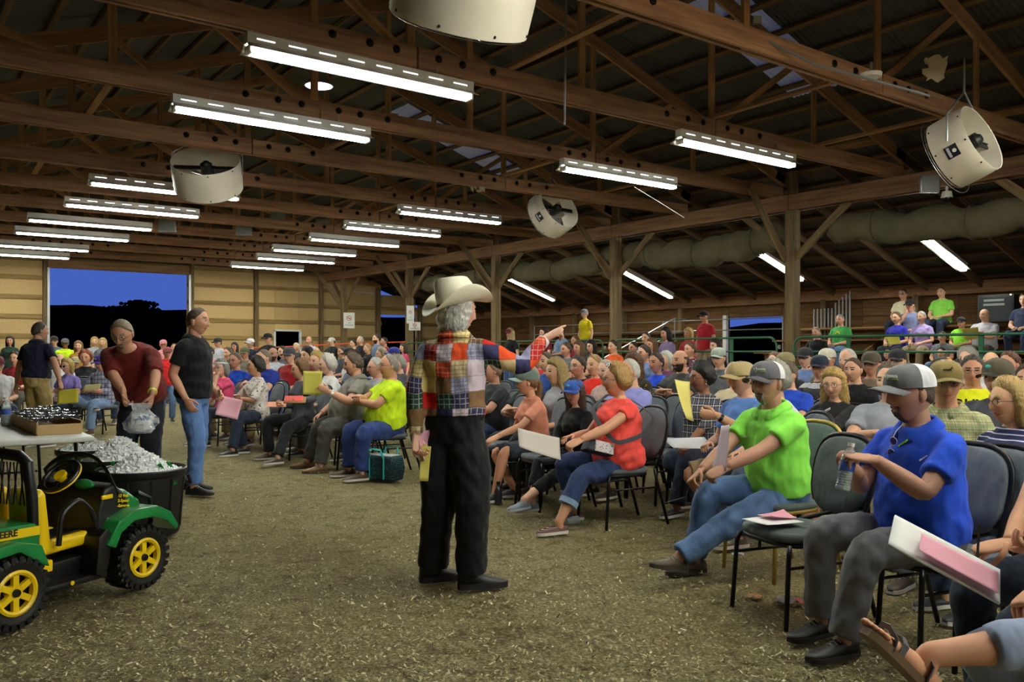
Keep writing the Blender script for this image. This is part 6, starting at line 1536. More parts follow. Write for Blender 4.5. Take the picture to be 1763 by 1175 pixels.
c(974, 603, 15.5, 'fl', '#5a5c62', 'short', '#4a3424', 'in grey top below the rail left of the dark-haired pair')
c(996, 600, 16.5, 'fl', '#4a3c34', 'long', '#6a4a30', 'in brown top, left of a pair below the rail')
c(1018, 598, 17.6, 'fl', '#2a2c34', 'long', '#1c1512', 'in black top with black hair, right of a pair below the rail')
c(1055, 598, 17, 'ml', '#d85a28', 'short', '#3a2c22', 'in orange vest below the rail beside the farther post')
c(1090, 600, 17.8, 'ml', '#2a2c34', 'crop', '#2a2018', 'in dark shirt right of the farther post')
c(1112, 583, 18, 'ml', '#c8cad0', 'crop', '#241a16', 'in white T-shirt seated high right of the farther post')
c(1122, 595, 16.6, 'fl', '#4a4436', 'long', '#6a4a2c', 'in olive top with long brown hair below the white T-shirt')
c(1146, 576, 17.6, 'fl', '#7a6a8c', 'back', '#140f0e', 'in lilac top with long black hair seen in profile')
c(1185, 575, 20, 'fl', '#b8323a', 'long', '#c8a868', 'in red with long blond hair, child-sized, beside the red polo')
c(1231, 597, 16, 'fl', '#1c1c22', 'long', '#2a1a14', 'in black top with long dark hair below the red polo')
c(1187, 603, 15, 'fl', '#5a3040', 'short', '#5a3a28', 'in burgundy floral blouse above the shaved head', shirtmat=dots('floral_burgundy', '#4a2030', '#c8a8b0', 26, .3))
c(1237, 617, 12.2, 'ml', '#555a60', 'short', '#6a5a48', 'in dark shirt and pale grey-green cap above the rounded dark hair', cap='#9aa498')
c(1263, 646, 8.6, 'mw', '#cdbf9c', 'receding', '#b8a088', 'in cream polo with pink bare forehead right of the rounded dark hair')
c(1352, 628, 10.0, 'ml', '#3a3a3c', 'short', '#5a4a3c', 'in dark red-trimmed polo and camouflage cap with moustache', cap='#8f8560')
c(1386, 617, 12, 'ml', '#6f86b8', 'short', '#4a3a2a', 'in light blue shirt and dark cap left of the black sweatshirt head', cap='#2a2a2e')
c(1411, 634, 9.4, 'ml', '#34363c', 'short', '#7a6a58', 'in white and red shouldered jacket and navy cap', cap='#262b3c', shirtmat=stripes('white_red_dark', '#2f3036', '#c8ccd2', 6, .3))
c(1424, 620, 11, 'ml', '#6a645a', 'short', '#7a6a58', 'in white cap behind the navy cap', cap='#cfcab8')
c(1334, 624, 12, 'fl', '#7a4a3c', 'short', '#6a4a34', 'in rust top between grey-white cap and camouflage cap')
c(1354, 646, 8.1, 'mw', '#1c45b8', 'short', '#6a5a48', 'in royal blue shirt behind the curly grey hair')
c(1459, 622, 9.9, 'ml', '#8a3a3c', 'receding', '#c8c4bc', 'with white hair and flushed face right of the blond shoulder-length hair')
c(1469, 638, 9.0, 'ml', '#15161a', 'crop', '#5a4030', 'in black polo with cropped hair left of the grey-white cap')
c(1500, 628, 9.4, 'ml', '#6a5a4c', 'short', '#4a3a2a', 'in brown shirt and dark brown cap above the grey-white cap', cap='#4c453c')
c(1532, 658, 5.9, 'mw', '#8b8f99', 'short', '#5a4a3c', 'in mid grey shirt hidden behind the royal blue person', a=-135)
c(1622, 640, 8.3, 'mw', '#857b6a', 'short', '#6a5a48', 'in taupe shirt and orange-backed cap behind the brown cap', cap='#3a3630', capkw=dict(c2='#ee7a26'))
c(1650, 640, 9.6, 'ml', '#2b313a', 'short', '#3a2c22', 'in dark slate shirt, profile, left of the neon RUN shirt')
run = c(1674, 640, 7.4, 'ml', '#e0e81e', 'short', '#4a4038', 'in neon yellow T-shirt printed RUN with glasses', a=-150, glasses=True)
c(1718, 652, 6.0, 'mw', '#3c3f46', 'short', '#5a5046', 'in dark grey shirt and olive cap with turquoise mark', cap='#4a4638', capkw=dict(logo='#4fb8b4', cb='#2a2824'))
c(1665, 619, 11, 'ml', '#555555', 'perm', '#9a948a', 'with grey curls above the neon RUN shirt')
c(1706, 626, 10, 'ml', '#d8d8dc', 'bald', '#9a948a', 'in white shirt right of the neon RUN shirt')
c(1738, 628, 9.2, 'fl', '#d0a0a8', 'short', '#5a3a28', 'in pale pink top above the blond bob at right')
c(1768, 655, 7.2, 'ml', '#b8f01e', 'short', '#4a3a2a', 'in lime green T-shirt cut by the right edge')
c(1545, 622, 10.5, 'ml', '#343a4c', 'short', '#4a3a2a', 'in dark blue shirt and black cap hidden above the royal blue person', cap='#26262c')
c(878, 575, 22, 'fs', '#15151a', 'long', '#d0b880', 'in black hoodie and maroon cap right of the straw hat', cap='#5a1f2a')
c(936, 574, 20.4, 'fl', '#6c1d28', 'long', '#3a2018', 'in maroon top seated high at the pointing fingertip')
c(965, 573, 21, 'ml', '#7289a8', 'crop', '#2a2018', 'in denim blue shirt and black cap below the yellow shirt', cap='#1c1c22')
c(990, 588, 20, 'fl', '#7a2030', 'short', '#6a4a34', 'in crimson top at the foot of the stair handrail')
c(1006, 541, 24, 'fs', '#d8c21e', 'short', '#8a8a90', 'in yellow shirt and grey cap, child-sized, on the far bleacher', cap='#6a6a72')
c(1212, 546, 19.3, 'ms', '#a01c26', 'crop', '#6a5a48', 'standing in red polo and dark cap above the rail', cap='#2a1a1c')
# bleachers at right
bleach(1408, 2, 'ml', '#121214', 'crop', '#8a7a68', 'in black T-shirt on the bleacher right of the widest post')
bleach(1449, 3, 'ml', '#3a8a44', 'crop', '#8a8680', 'in green T-shirt with yellow emblem on the bleacher')
bleach(1557, 5, 'ml', '#d8cfa8', 'crop', '#4a3a30', 'in cream shirt with glasses on the top bleacher row', glasses=True)
bleach(1572, 4, 'mc', '#7f88b0', 'crop', '#3a2c22', 'in grey-blue shirt and black cap below the cream shirt', cap='#1a1a1e')
bleach(1546, 3, 'fl', '#2a2a9c', 'short', '#5a3a28', 'in indigo top with hand near chin on the bleacher')
bleach(1589, 3, 'fl', '#a894d0', 'crop', '#a8a49c', 'in lavender shirt with grey hair on the bleacher')
bleach(1623, 5, 'ml', '#7fc84a', 'crop', '#6a4a34', 'in lime green shirt looking down on the top bleacher row')
bleach(1624, 2, 'ml', '#6f7276', 'short', '#3a2418', 'in grey T-shirt, child-sized, on the bleacher', s=.82)
bleach(1657, 3, 'ml', '#8ad83c', 'short', '#3a2c22', 'in lime T-shirt and dark cap, child-sized, beside the yellow sheet', s=.82, cap='#2a2a2c')
bleach(1697, 3, 'mw', '#b5b3bc', 'bald', '#8a7a6a', 'in pale grey T-shirt with bald head on the bleacher')
bleach(1623, 1, 'ml', '#4a4238', 'short', '#3a2418', 'in brown shirt, child-sized, on the lowest bleacher row', s=.8)
bleach(1530, 1, 'fl', '#8c2a30', 'short', '#8a6a44', 'in red, very small, on the lower bleacher row', s=.75)
bleach(1766, 4, 'ml', '#26304a', 'short', '#3a2c22', 'in navy shirt on the bleacher cut by the right edge')
sheet('paper_sheet', 'yellow sheet held beside the pale grey T-shirt on the bleacher', 'paper', P(1671, 575, 16.2), cam_dir(1, .1, .1), cam_dir(0, 1, .2), .32, .22, '#b9a94e', .02, papers)
sheet('paper_sheet', 'yellow sheet on the lap of the indigo top on the bleacher', 'paper', P(1538, 586, 16.6), cam_dir(1, .1, .1), cam_dir(0, 1, .5), .26, .2, '#c9bd4a', .02, papers)
# empty chairs in the rows
for px, d, a, lb in ((1150, 7.9, -118, 'empty grey banquet chair left of the plaid blouse'), (1128, 8.6, -118, 'empty grey banquet chair behind the coral shoulder'), (1172, 8.9, -118, 'empty grey banquet chair in front of the charcoal polo with shaved head'), (1395, 7.9, -122, 'empty grey banquet chair left of the black sweatshirt'), (960, 7.6, -118, 'empty grey banquet chair between peach and coral T-shirts'), (862, 8.6, -118, 'empty grey banquet chair left of the peach T-shirt')):
    chair(at(px, d), rz_cam(a), lb)
# RUN lettering and chest marks
bpy.context.view_layer.update()
def chest_mark(root, key, txt, size, mat, x, h, fwdx=.0, name='chest_lettering'):
    parts = PROTO[key][0]; me = parts['shirt'][0][0]; best = max((v.co.y for v in me.vertices if abs(v.co.x - x) < .03 and abs(v.co.z - h) < .03), default=.15)
    obj(name, text_mesh(txt, size, .002, True), mat, root, mtx=Matrix.Translation((x, best + .006, h)) @ Matrix.Rotation(PI, 4, 'Z') @ Matrix.Rotation(PI / 2 + .12, 4, 'X'))
ink = plain('print_black', '#15161a', .7)
chest_mark(run, 'ml', 'RUN', .115, ink, .0, .90)
for o in list(scene.objects):
    if o.get('label') == 'person in green T-shirt with yellow emblem on the bleacher':
        obj('chest_emblem', Buf().prism([(-.07, 0), (.07, 0), (.06, .03), (.03, .05), (.0, .09), (-.02, .05), (-.05, .06)], 'y', 0, .004), plain('print_yellow', '#e0d83a', .7), o, loc=(0, .165, .86))
    if o.get('label') == 'person standing in black printed T-shirt and black cap with folded arms':
        obj('chest_print', Buf().prism([(-.09, 0), (.09, 0), (.07, .05), (-.07, .05)], 'y', 0, .004), plain('print_white', '#c8c8cc', .7), o, loc=(0, .16, 1.30))
# ================================================================ toy utility vehicle, tubs, table and small things
M_jd = plain('toy_green_plastic', '#12793a', .35, noise=.05, coat=.3); M_jy = plain('toy_yellow_plastic', '#f2cc10', .35, noise=.05, coat=.2); M_tb = plain('toy_black_plastic', '#0b0b0c', .42, noise=.1); M_tire = plain('toy_tyre_plastic', '#0d0d0e', .55, noise=.15)
fr_, rr_ = G(232, 1015), G(10, 1086); mid = (fr_ + rr_) / 2; hd_ = (fr_ - rr_); vrz = math.atan2(hd_.y, hd_.x) - PI / 2; right_v = Vector((math.cos(vrz), math.sin(vrz), 0)); WB = hd_.length / 2; R_W = .178; TRK = .30
o0 = mid - right_v * TRK
car_ = thing('toy_utility_vehicle', 'green, yellow and black ride-on toy utility vehicle at the lower left', 'toy vehicle', (o0.x, o0.y, 0), vrz)
def tyre():
    b = Buf(); n = 60; prof = [(.105, -.075), (.150, -.085), (.170, -.070), (.174, -.03), (.174, .03), (.170, .070), (.150, .085), (.105, .075)]; b.lathe(prof, 48, 'x', closed=True)
    for k in range(24):
        a = 2 * PI * k / 24
        for s in (-1, 1):
            aa = a + (PI / 24 if s > 0 else 0); q = Matrix.Rotation(aa, 3, 'X'); c = q @ Vector((s * .042, 0, .174)); b.box(tuple(c), (.062, .022, .018), q @ Matrix.Rotation(s * .35, 3, 'Z'))
            c = q @ Vector((s * .080, 0, .160)); b.box(tuple(c), (.012, .024, .034), q)
    return b.mesh('tyre')
ty_m = sharp(tyre(), .5); ty_m.materials.append(M_tire)
def rim(s):
    b = Buf(); b.lathe([(.108, s * .060), (.112, s * .082), (.100, s * .088), (.088, s * .080), (.088, s * .050), (.104, s * .045)], 40, 'x', closed=True)
    b.lathe([(.001, s * .070), (.036, s * .074), (.042, s * .066), (.042, s * .04)], 24, 'x')
    for k in range(6):
        q = Matrix.Rotation(2 * PI * k / 6, 3, 'X'); b.box(tuple(q @ Vector((s * .064, 0, .065))), (.022, .030, .060), q)
    return sharp(b.mesh('rim'))
for s in (1, -1):
    rm = rim(s); rm.materials.append(M_jy)
    for yy in (WB, -WB):
        w = obj('wheel', ty_m, None, car_, loc=(s * TRK, yy, R_W + .012)); r = obj('rim', rm, None, w); obj('hub_cap', Buf().cyl((s * .066, 0, 0), (s * .086, 0, 0), .022, .018, 16), M_tb, w); obj('rim_back', Buf().cyl((s * .030, 0, 0), (s * .036, 0, 0), .1, seg=24), M_tb, w)
obj('axle', Buf().cyl((-.3, WB, .19), (.3, WB, .19), .018, seg=8), M_galv, car_); obj('axle', Buf().cyl((-.3, -WB, .19), (.3, -WB, .19), .018, seg=8), M_galv, car_)
ch = Buf(); ch.prism([(-.62, .16), (-.30, .11), (.22, .11), (.52, .18), (.60, .30), (.20, .26), (-.22, .25), (-.62, .30)], 'x', -.235, .235); obj('chassis_tub', ch.bevel('tub', .015), M_tb, car_)
obj('running_board', Buf().box((.27, -.02, .145), (.13, .40, .035)).bevel('rb', .012), M_tb, car_); obj('running_board', Buf().box((-.27, -.02, .145), (.13, .40, .035)).bevel('rb', .012), M_tb, car_)
obj('deer_badge', Buf().cyl((.337, -.05, .15), (.340, -.05, .15), .012, seg=14), M_jy, car_)
# cargo bed
bed = Buf(); bed.prism([(-.80, .36), (-.22, .34), (-.20, .44), (-.22, .50), (-.80, .52)], 'x', -.30, .30); bo = obj('cargo_bed', bed.bevel('bed', .018), M_jd, car_)
obj('bed_stripe', Buf().prism([(-.78, .455), (-.215, .435), (-.215, .480), (-.78, .500)], 'x', .300, .306), M_jy, bo)
obj('maker_lettering', text_mesh('JOHN DEERE', .046, .001, True), plain('decal_black', '#17180f', .5), bo, mtx=frame_mtx((.3085, -.47, .472), (0, 1, -.035), (0, 0, 1)))
obj('rear_fender', Buf().prism([(-.66, .34), (-.58, .42), (-.40, .44), (-.26, .40), (-.215, .28), (-.26, .30), (-.38, .385), (-.58, .365), (-.64, .30)], 'x', .22, .385).bevel('rf', .012), M_jd, car_); obj('rear_fender', Buf().prism([(-.66, .34), (-.58, .42), (-.40, .44), (-.26, .40), (-.215, .28), (-.26, .30), (-.38, .385), (-.58, .365), (-.64, .30)], 'x', -.385, -.22).bevel('rf', .012), M_jd, car_)
obj('number_plate', Buf().box((.27, -.215, .265), (.10, .13, .06)).bevel('np', .008), M_jy, car_)
# seats
for sx in (.135, -.135):
    st = obj('seat', Buf().prism([(-.17, .30), (.13, .31), (.165, .35), (.13, .385), (-.10, .375), (-.13, .62), (-.155, .66), (-.19, .62)], 'x', sx - .115, sx + .115).bevel('seat', .025, 3), M_jy, car_)
    obj('seat_pad', Buf().prism([(-.10, .378), (.11, .388), (.10, .396), (-.095, .386)], 'x', sx - .08, sx + .08), M_tb, st)
rb = Buf()
for s in (-1, 1): rb.tube([(s * .27, -.22, .34), (s * .275, -.235, .62), (s * .255, -.245, .80), (s * .20, -.25, .835), (0, -.25, .845)], [.026, .028, .030, .030, .030], 10)
rbo = obj('roll_bar', rb, M_tb, car_)
gr = Buf()
for i in range(9):
    x = -.2 + .05 * i; gr.cyl((x, -.245, .58), (x + .03, -.245, .80), .0045, seg=5); gr.cyl((x, -.243, .80), (x + .03, -.243, .58), .0045, seg=5)
obj('mesh_screen', gr, M_tb, rbo)
for s in (-1, 1): obj('grab_handle', Buf().tube(*chain([(s * .285, -.09, .35), (s * .295, -.08, .52), (s * .29, .03, .58), (s * .28, .12, .50), (s * .275, .16, .38)], [.014] * 5, 6, 3), seg=8), M_tb, car_)
# dash, steering, hood
da = Buf(); da.prism([(.16, .28), (.20, .50), (.27, .60), (.40, .625), (.56, .56), (.62, .44), (.58, .30)], 'x', -.27, .27); do = obj('dashboard', da.bevel('dash', .03, 3), M_tb, car_)
obj('dash_strip', Buf().box((.272, .30, .555), (.012, .14, .024)).bevel('ds', .006), M_jy, do); obj('dash_label', Buf().box((.271, .33, .43), (.006, .07, .016)), plain('grey_decal', '#77766a', .6), do)
obj('instrument_pod', Buf().ell((.10, .30, .615), (.07, .06, .03), 16, 8), M_jd, do)
for k, tx in enumerate(('12 Volt', '2-Speed', '-Reverse')): obj('side_lettering', text_mesh(tx, .024, .001, True), M_jy, do, mtx=frame_mtx((.2735, .505, .545 - .028 * k), (0, 1, -.12), (0, 0, 1)))
sw = Buf(); sw.lathe([(.105 + .013 * math.cos(a), .013 * math.sin(a)) for a in np.linspace(0, 2 * PI, 9)[:-1]], 32, closed=True)
for k in range(3): a = 2 * PI * k / 3 + .5; sw.box((.05 * math.cos(a), .05 * math.sin(a), -.012), (.10, .026, .010), Matrix.Rotation(a, 3, 'Z'))
swm = Matrix.Translation((-.02, .17, .665)) @ Matrix.Rotation(.75, 4, 'X'); so = obj('steering_wheel', sw, M_tb, car_, mtx=swm)
obj('wheel_ring', Buf().lathe([(.112 + .006 * math.cos(a), -.013 + .006 * math.sin(a)) for a in np.linspace(0, 2 * PI, 7)[:-1]], 32, closed=True), M_jy, so); obj('horn_pad', Buf().cyl((0, 0, -.02), (0, 0, .012), .035, seg=16), M_jy, so); obj('steering_column', Buf().cyl((0, 0, -.02), (0, 0, -.16), .016, seg=8), M_tb, so)
ho = Buf(); ho.prism([(.50, .56), (.60, .575), (.80, .50), (.86, .42), (.84, .36), (.56, .40)], 'x', -.24, .24); hoo = obj('hood', ho.bevel('hood', .03, 3), M_jd, car_)
for s in (1, -1):
    fx = (.20, .375) if s > 0 else (-.375, -.20)
    obj('front_fender', Buf().prism([(.14, .31), (.22, .43), (.34, .475), (.50, .47), (.60, .42), (.66, .33), (.64, .30), (.56, .375), (.46, .41), (.33, .41), (.24, .36), (.20, .28)], 'x', *fx).bevel('ff', .014), M_jd if True else M_tb, car_)
    for k in range(4): obj('vent_slat', Buf().box((s * .30, .155 + .006 * k, .385 - .034 * k), (.10, .012, .012), Matrix.Rotation(.2, 3, 'X')).bevel('vs', .003), M_jy, car_)
    obj('fender_guard', Buf().prism([(.08, .16), (.10, .36), (.15, .40), (.19, .36), (.17, .20), (.14, .14)], 'x', min(s * .20, s * .36), max(s * .20, s * .36)).bevel('fg', .015), M_tb, car_)
    obj('bumper_loop', Buf().tube([(s * .10, .80, .50), (s * .22, .82, .53), (s * .26, .90, .50), (s * .26, .92, .36), (s * .24, .84, .26)], .018, 8), M_tb, car_)
obj('bumper_bar', Buf().tube([(-.26, .92, .40), (0, .95, .40), (.26, .92, .40)], .018, 8), M_tb, car_)
ws = Buf(); vv = []; n = 16
for i in range(n + 1):
    f = i / n; x = -.27 + .54 * f; tp = .78 - .10 * abs(2 * f - 1) ** 2.4; yb = .50 - .05 * abs(2 * f - 1) ** 2
    for k in range(5): g = k / 4; vv.append((x * (1 - .06 * g), yb - .10 * g, .56 + (tp - .56) * g))
ws.add(vv, [(i * 5 + k, i * 5 + k + 1, (i + 1) * 5 + k + 1, (i + 1) * 5 + k) for i in range(n) for k in range(4)])
t = NT('tinted_windshield'); t.col(lin('#0f3a26')); t.b.inputs['Roughness'].default_value = .08; t.b.inputs['Alpha'].default_value = .86
wo = obj('windshield', ws.mesh('windshield', fix=False), t.m, car_); ed = [vv[i * 5 + 4] for i in range(n + 1)]; obj('windshield_frame', Buf().tube([vv[0]] + ed + [vv[n * 5]], .012, 8), M_tb, wo)

def front(y): return y if y < .15 else .15 + (y - .15) * .52
for ch_ in car_.children:
    if ch_.name.split('.')[0] in ('dashboard', 'hood', 'windshield', 'bumper_loop', 'bumper_bar'):
        for q_ in [ch_] + list(ch_.children):
            mb = q_.matrix_basis
            if q_.name.startswith('side_lettering'): mb.translation.y = front(mb.translation.y) + .005; q_.matrix_basis = mb; continue
            for v_ in q_.data.vertices: v_.co.y = front(v_.co.y)
# ---- tubs with ice
M_tub = plain('black_tub_rubber', '#0c0d0e', .5, noise=.15); M_ice = glassy('ice', '#f1f6f8', .25, .55, 1.31)
t = NT('white_ice'); t.col(lin('#f2f5f6')); t.b.inputs['Roughness'].default_value = .18; t.b.inputs['Transmission Weight'].default_value = .05; t.b.inputs['IOR'].default_value = 1.31; M_ice = t.m
M_gbot = glassy('green_bottle_glass', '#1f8a3c', .08, .6)
cube = [(-1, -1, -1), (1, -1, -1), (1, 1, -1), (-1, 1, -1), (-1, -1, 1), (1, -1, 1), (1, 1, 1), (-1, 1, 1)]; cf = [(3, 2, 1, 0), (4, 5, 6, 7), (0, 1, 5, 4), (1, 2, 6, 5), (2, 3, 7, 6), (3, 0, 4, 7)]
for k, (px, d, R, lb, hp_) in enumerate(((243, 6.42, .315, 'nearest black tub heaped with ice beside the toy vehicle', .16), (197, 7.05, .315, 'middle black tub heaped with ice behind the nearest one', .21), (160, 7.75, .30, 'farthest black tub of ice behind the table corner', .13))):
    p = at(px, d); tb = thing('ice_tub', lb, 'tub', (p[0], p[1], 0), .3 * k, 'black tubs of ice'); H = .49
    bb = Buf().lathe([(.001, .01), (R * .84, .01), (R * .86, .03), (R * .97, H - .05), (R * 1.0, H - .045), (R * 1.03, H - .03), (R * 1.03, H), (R * 1.0, H + .008), (R * .96, H), (R * .93, H - .06), (R * .83, .06), (.001, .05)], 44); obj('tub_body', bb, M_tub, tb)
    ribs = Buf()
    for i in range(12): a = 2 * PI * i / 12; ribs.tube([((R * .885) * math.cos(a), (R * .885) * math.sin(a), .06), ((R * .975) * math.cos(a), (R * .975) * math.sin(a), H - .06)], .008, 5)
    obj('tub_ribs', ribs, M_tub, tb)
    for s in (-1, 1): obj('rope_handle', Buf().tube([(s * R * 1.02, -.07, H - .06), (s * R * 1.10, -.05, H - .13), (s * R * 1.10, .05, H - .13), (s * R * 1.02, .07, H - .06)], .012, 6), M_tub, tb)
    b = Buf(); r_ = random.Random(k + 5); V = []
    for i in range(1500):
        a = r_.uniform(0, 2 * PI); q = math.sqrt(r_.random()); rad = q * R * .90; cx = .05 * math.sin(k * 2.0)
        z = H - .05 + hp_ * math.exp(-((rad * math.cos(a) - cx) ** 2 + (rad * math.sin(a)) ** 2) / (2 * .13 ** 2)) + r_.uniform(-.012, .012); s = r_.uniform(.007, .015)
        R3 = Matrix.Rotation(r_.uniform(0, 3), 3, 'X') @ Matrix.Rotation(r_.uniform(0, 3), 3, 'Z'); b.add([tuple(R3 @ Vector((c_[0] * s, c_[1] * s * .8, c_[2] * s * .9)) + Vector((rad * math.cos(a), rad * math.sin(a), z))) for c_ in cube], cf)
    gq = []
    for j in range(9):
        for i in range(24): a = 2 * PI * i / 24; rad = R * .92 * j / 8; gq.append((rad * math.cos(a), rad * math.sin(a), H - .06 + hp_ * math.exp(-((rad * math.cos(a) - .05 * math.sin(k * 2.0)) ** 2 + (rad * math.sin(a)) ** 2) / (2 * .13 ** 2))))
    b.add(gq, [(j * 24 + i, j * 24 + (i + 1) % 24, (j + 1) * 24 + (i + 1) % 24, (j + 1) * 24 + i) for j in range(8) for i in range(24)])
    o = obj('ice_cubes', b.mesh('ice_cubes', smooth=False, fix=False), M_ice, loc=(p[0], p[1], 0), kind='stuff'); tag(o, 'heap of ice cubes in the %s black tub' % ('nearest', 'middle', 'farthest')[k], 'ice')
    for j in range((3, 1, 0)[k]):
        a = (-.4, 2.2, -1.0)[j] + k; q = (p[0] + R * .72 * math.cos(a), p[1] + R * .72 * math.sin(a), H - .02); bt = thing('green_bottle', 'green bottle neck sticking out of the %s tub, %s' % (('nearest', 'middle')[k], ('right side', 'left side', 'front side')[j]), 'bottle', q, 0, 'bottles in the ice'); bt.rotation_euler = (.5 * math.sin(a), -.5, 0)
        obj('bottle_glass', Buf().lathe([(.028, -.12), (.028, -.01), (.012, .03), (.012, .07)], 14), M_gbot, bt); obj('bottle_cap', Buf().cyl((0, 0, .068), (0, 0, .08), .014, seg=12), M_jd, bt)
# ---- bag of ice being held
p = P(243, 723, 7.12); bg = thing('ice_bag', 'clear plastic bag of ice with blue print held over the tubs', 'bag', p, -YAW)
t = NT('clear_bag_film'); bn = t.ramp(t.noise(t.coord(scale=(1, 1, 1.4)), 9, 2), [(.56, lin('#eef2f7')), (.60, lin('#3a62b8'))]); t.col(bn); t.b.inputs['Roughness'].default_value = .15; t.b.inputs['Alpha'].default_value = .38; t.bump(t.noise(t.coord(), 30, 4), .8, .02); M_film = t.m
b = Buf(); r_ = random.Random(4); nu = 28; prof = [(.02, -.115), (.075, -.108), (.105, -.075), (.112, -.03), (.10, .015), (.075, .055), (.055, .085), (.06, .11), (.085, .135)]
vv = []
for h_i, (rr2, h) in enumerate(prof):
    for j in range(nu): a = 2 * PI * j / nu; k = 1 + .14 * math.sin(3 * a + h * 30) + .10 * math.sin(7 * a + h * 60) + r_.uniform(-.05, .05); vv.append((rr2 * 1.15 * k * math.cos(a), rr2 * .8 * k * math.sin(a), h))
b.add(vv, grid_faces(len(prof), nu) + [tuple(range(nu))]); obj('bag_film', b, M_film, bg)
b = Buf()
for i in range(140):
    a = r_.uniform(0, 2 * PI); q = r_.uniform(0, .085); s = .014; R3 = Matrix.Rotation(r_.uniform(0, 3), 3, 'X') @ Matrix.Rotation(r_.uniform(0, 3), 3, 'Z'); c0 = Vector((q * math.cos(a), q * .7 * math.sin(a), r_.uniform(-.085, .03)))
    b.add([tuple(R3 @ (Vector(c_) * s) + c0) for c_ in cube], cf)
obj('bag_ice', b.mesh('bag_ice', smooth=False), M_ice, bg, kind='stuff')

# ---- folding table with tray and bottle
c0 = PZ(163, 752, .74); tb = thing('folding_table', 'white plastic folding table at the left edge', 'table', (c0.x, c0.y, 0), 0)
tt = Buf().box((-.38, 1.22, .722), (.76, 2.44, .04)).bevel('table_top', .016, 3); obj('table_top', tt, plain('white_table_plastic', '#d9dbd6', .5, noise=.05), tb)
for y in (.28, 2.16):
    for s in (-.68, -.08): obj('leg', Buf().tube([(s, y, .70), (s + (.03 if s > -.3 else -.03), y, 0)], .014, 8), M_black, tb)
    obj('leg_brace', Buf().cyl((-.68, y, .25), (-.08, y, .25), .011, seg=8).cyl((-.38, y, .25), (-.38, y + (.45 if y < 1 else -.45), .69), .009, seg=8), M_black, tb)
obj('table_frame', Buf().box((-.06, 1.22, .695), (.025, 2.2, .03)).box((-.70, 1.22, .695), (.025, 2.2, .03)), M_black, tb)
tr = thing('display_tray', 'long cardboard tray wrapped in clear film on the white table', 'tray', (c0.x - .20, c0.y + .95, .742), .02)
kr = plain('tray_cardboard', '#b99a6c', .8)
obj('tray_floor', Buf().box((0, 0, .01), (.30, 1.35, .02)), kr, tr)
for x in (-.15, .15): obj('tray_side', Buf().box((x, 0, .055), (.012, 1.35, .09)), kr, tr)
for y in (-.675, .675): obj('tray_end', Buf().box((0, y, .045), (.30, .012, .07)), kr, tr)
b = Buf(); g = 14; r_ = random.Random(9); vv = [(-.16 + .32 * i / (g - 1), -.68 + 1.36 * j / 39, .098 + .012 * math.sin(i * 1.3 + j * .7) + r_.uniform(-.006, .006) + .05 * (i / (g - 1))) for j in range(40) for i in range(g)]
b.add(vv, [(j * g + i, j * g + i + 1, (j + 1) * g + i + 1, (j + 1) * g + i) for j in range(39) for i in range(g - 1)])
obj('wrap_film', b.mesh('film', fix=False), plain('dark_glossy_film', '#4a4852', .12, .3, noise=.4, nscale=18), tr)
bottle((c0.x - .42, c0.y + 1.35, .742), (0, 0, 1), 'clear water bottle standing on the white table', 1.15)
o = obj('small_box', Buf().box((0, 0, .04), (.11, .08, .08)).bevel('small_box', .004), plain('grey_carton', '#8f9296', .8), loc=(c0.x - .36, c0.y + 1.75, .742)); tag(o, 'small grey carton on the white table behind the bottle', 'box')

# ---- tote bag, litter, small things on the floor
p = at(660, 9.15); tg = thing('tote_bag', 'dark tote bag with turquoise handles on the floor below neon yellow', 'bag', (p[0], p[1], 0), rz_cam(-118) + .5)
td = dots('teal_dotted_canvas', '#122a33', '#3aa7a2', 70, .22); tq = plain('turquoise_webbing', '#2aa5a0', .7)
obj('bag_body', Buf().prism([(-.20, 0), (.20, 0), (.23, .13), (.20, .26), (-.20, .26), (-.23, .13)], 'y', -.10, .10).bevel('bag', .03, 3), td, tg)
for y in (-.107, .107):
    obj('handle', Buf().tube([(-.10, y, .02), (-.10, y, .24), (-.08, y * 1.3, .33), (0, y * 1.5, .34), (.08, y * 1.3, .33), (.10, y, .24), (.10, y, .02)], [(.004, .016)] * 7, 6), tq, tg)
obj('top_lining', Buf().box((0, 0, .262), (.34, .15, .012)).bevel('lin', .004), plain('pale_lining', '#b9c4c8', .8), tg)
for px, py, w, h, col, lb in ((1352, 1040, .11, .06, '#8a8d94', 'silver wrapper on the floor under the empty chair with papers'), (1300, 1032, .07, .05, '#a8764a', 'brown paper scrap on the floor left of the silver wrapper'), (1380, 1042, .06, .05, '#c06a74', 'pink paper scrap on the floor right of the silver wrapper'), (1270, 960, .05, .05, '#c9d2d6', 'clear plastic scrap on the floor under the gold chair')):
    q = G(px, py); b = Buf(); r_ = random.Random(px); vv = [((i / 4 - .5) * w, (j / 4 - .5) * h * 1.6, .014 + r_.uniform(0, .016)) for j in range(5) for i in range(5)]; b.add(vv, [(j * 5 + i, j * 5 + i + 1, (j + 1) * 5 + i + 1, (j + 1) * 5 + i) for i in range(4) for j in range(4)])
    o = obj('litter_scrap', b.mesh('scrap', fix=False), plain('scrap_' + col, col, .35), loc=q, rot=(0, 0, .4)); tag(o, lb, 'litter')
q = G(858, 868); bt = thing('dark_bottle', 'small dark bottle on the floor beside the bare shin', 'bottle', q); obj('bottle_body', Buf().lathe([(.001, 0), (.034, .003), (.034, .12), (.02, .15), (.014, .16), (.014, .175)], 16), plain('dark_bottle_plastic', '#2a2d34', .2), bt); obj('bottle_cap', Buf().cyl((0, 0, .172), (0, 0, .20), .017, seg=12), M_black, bt)
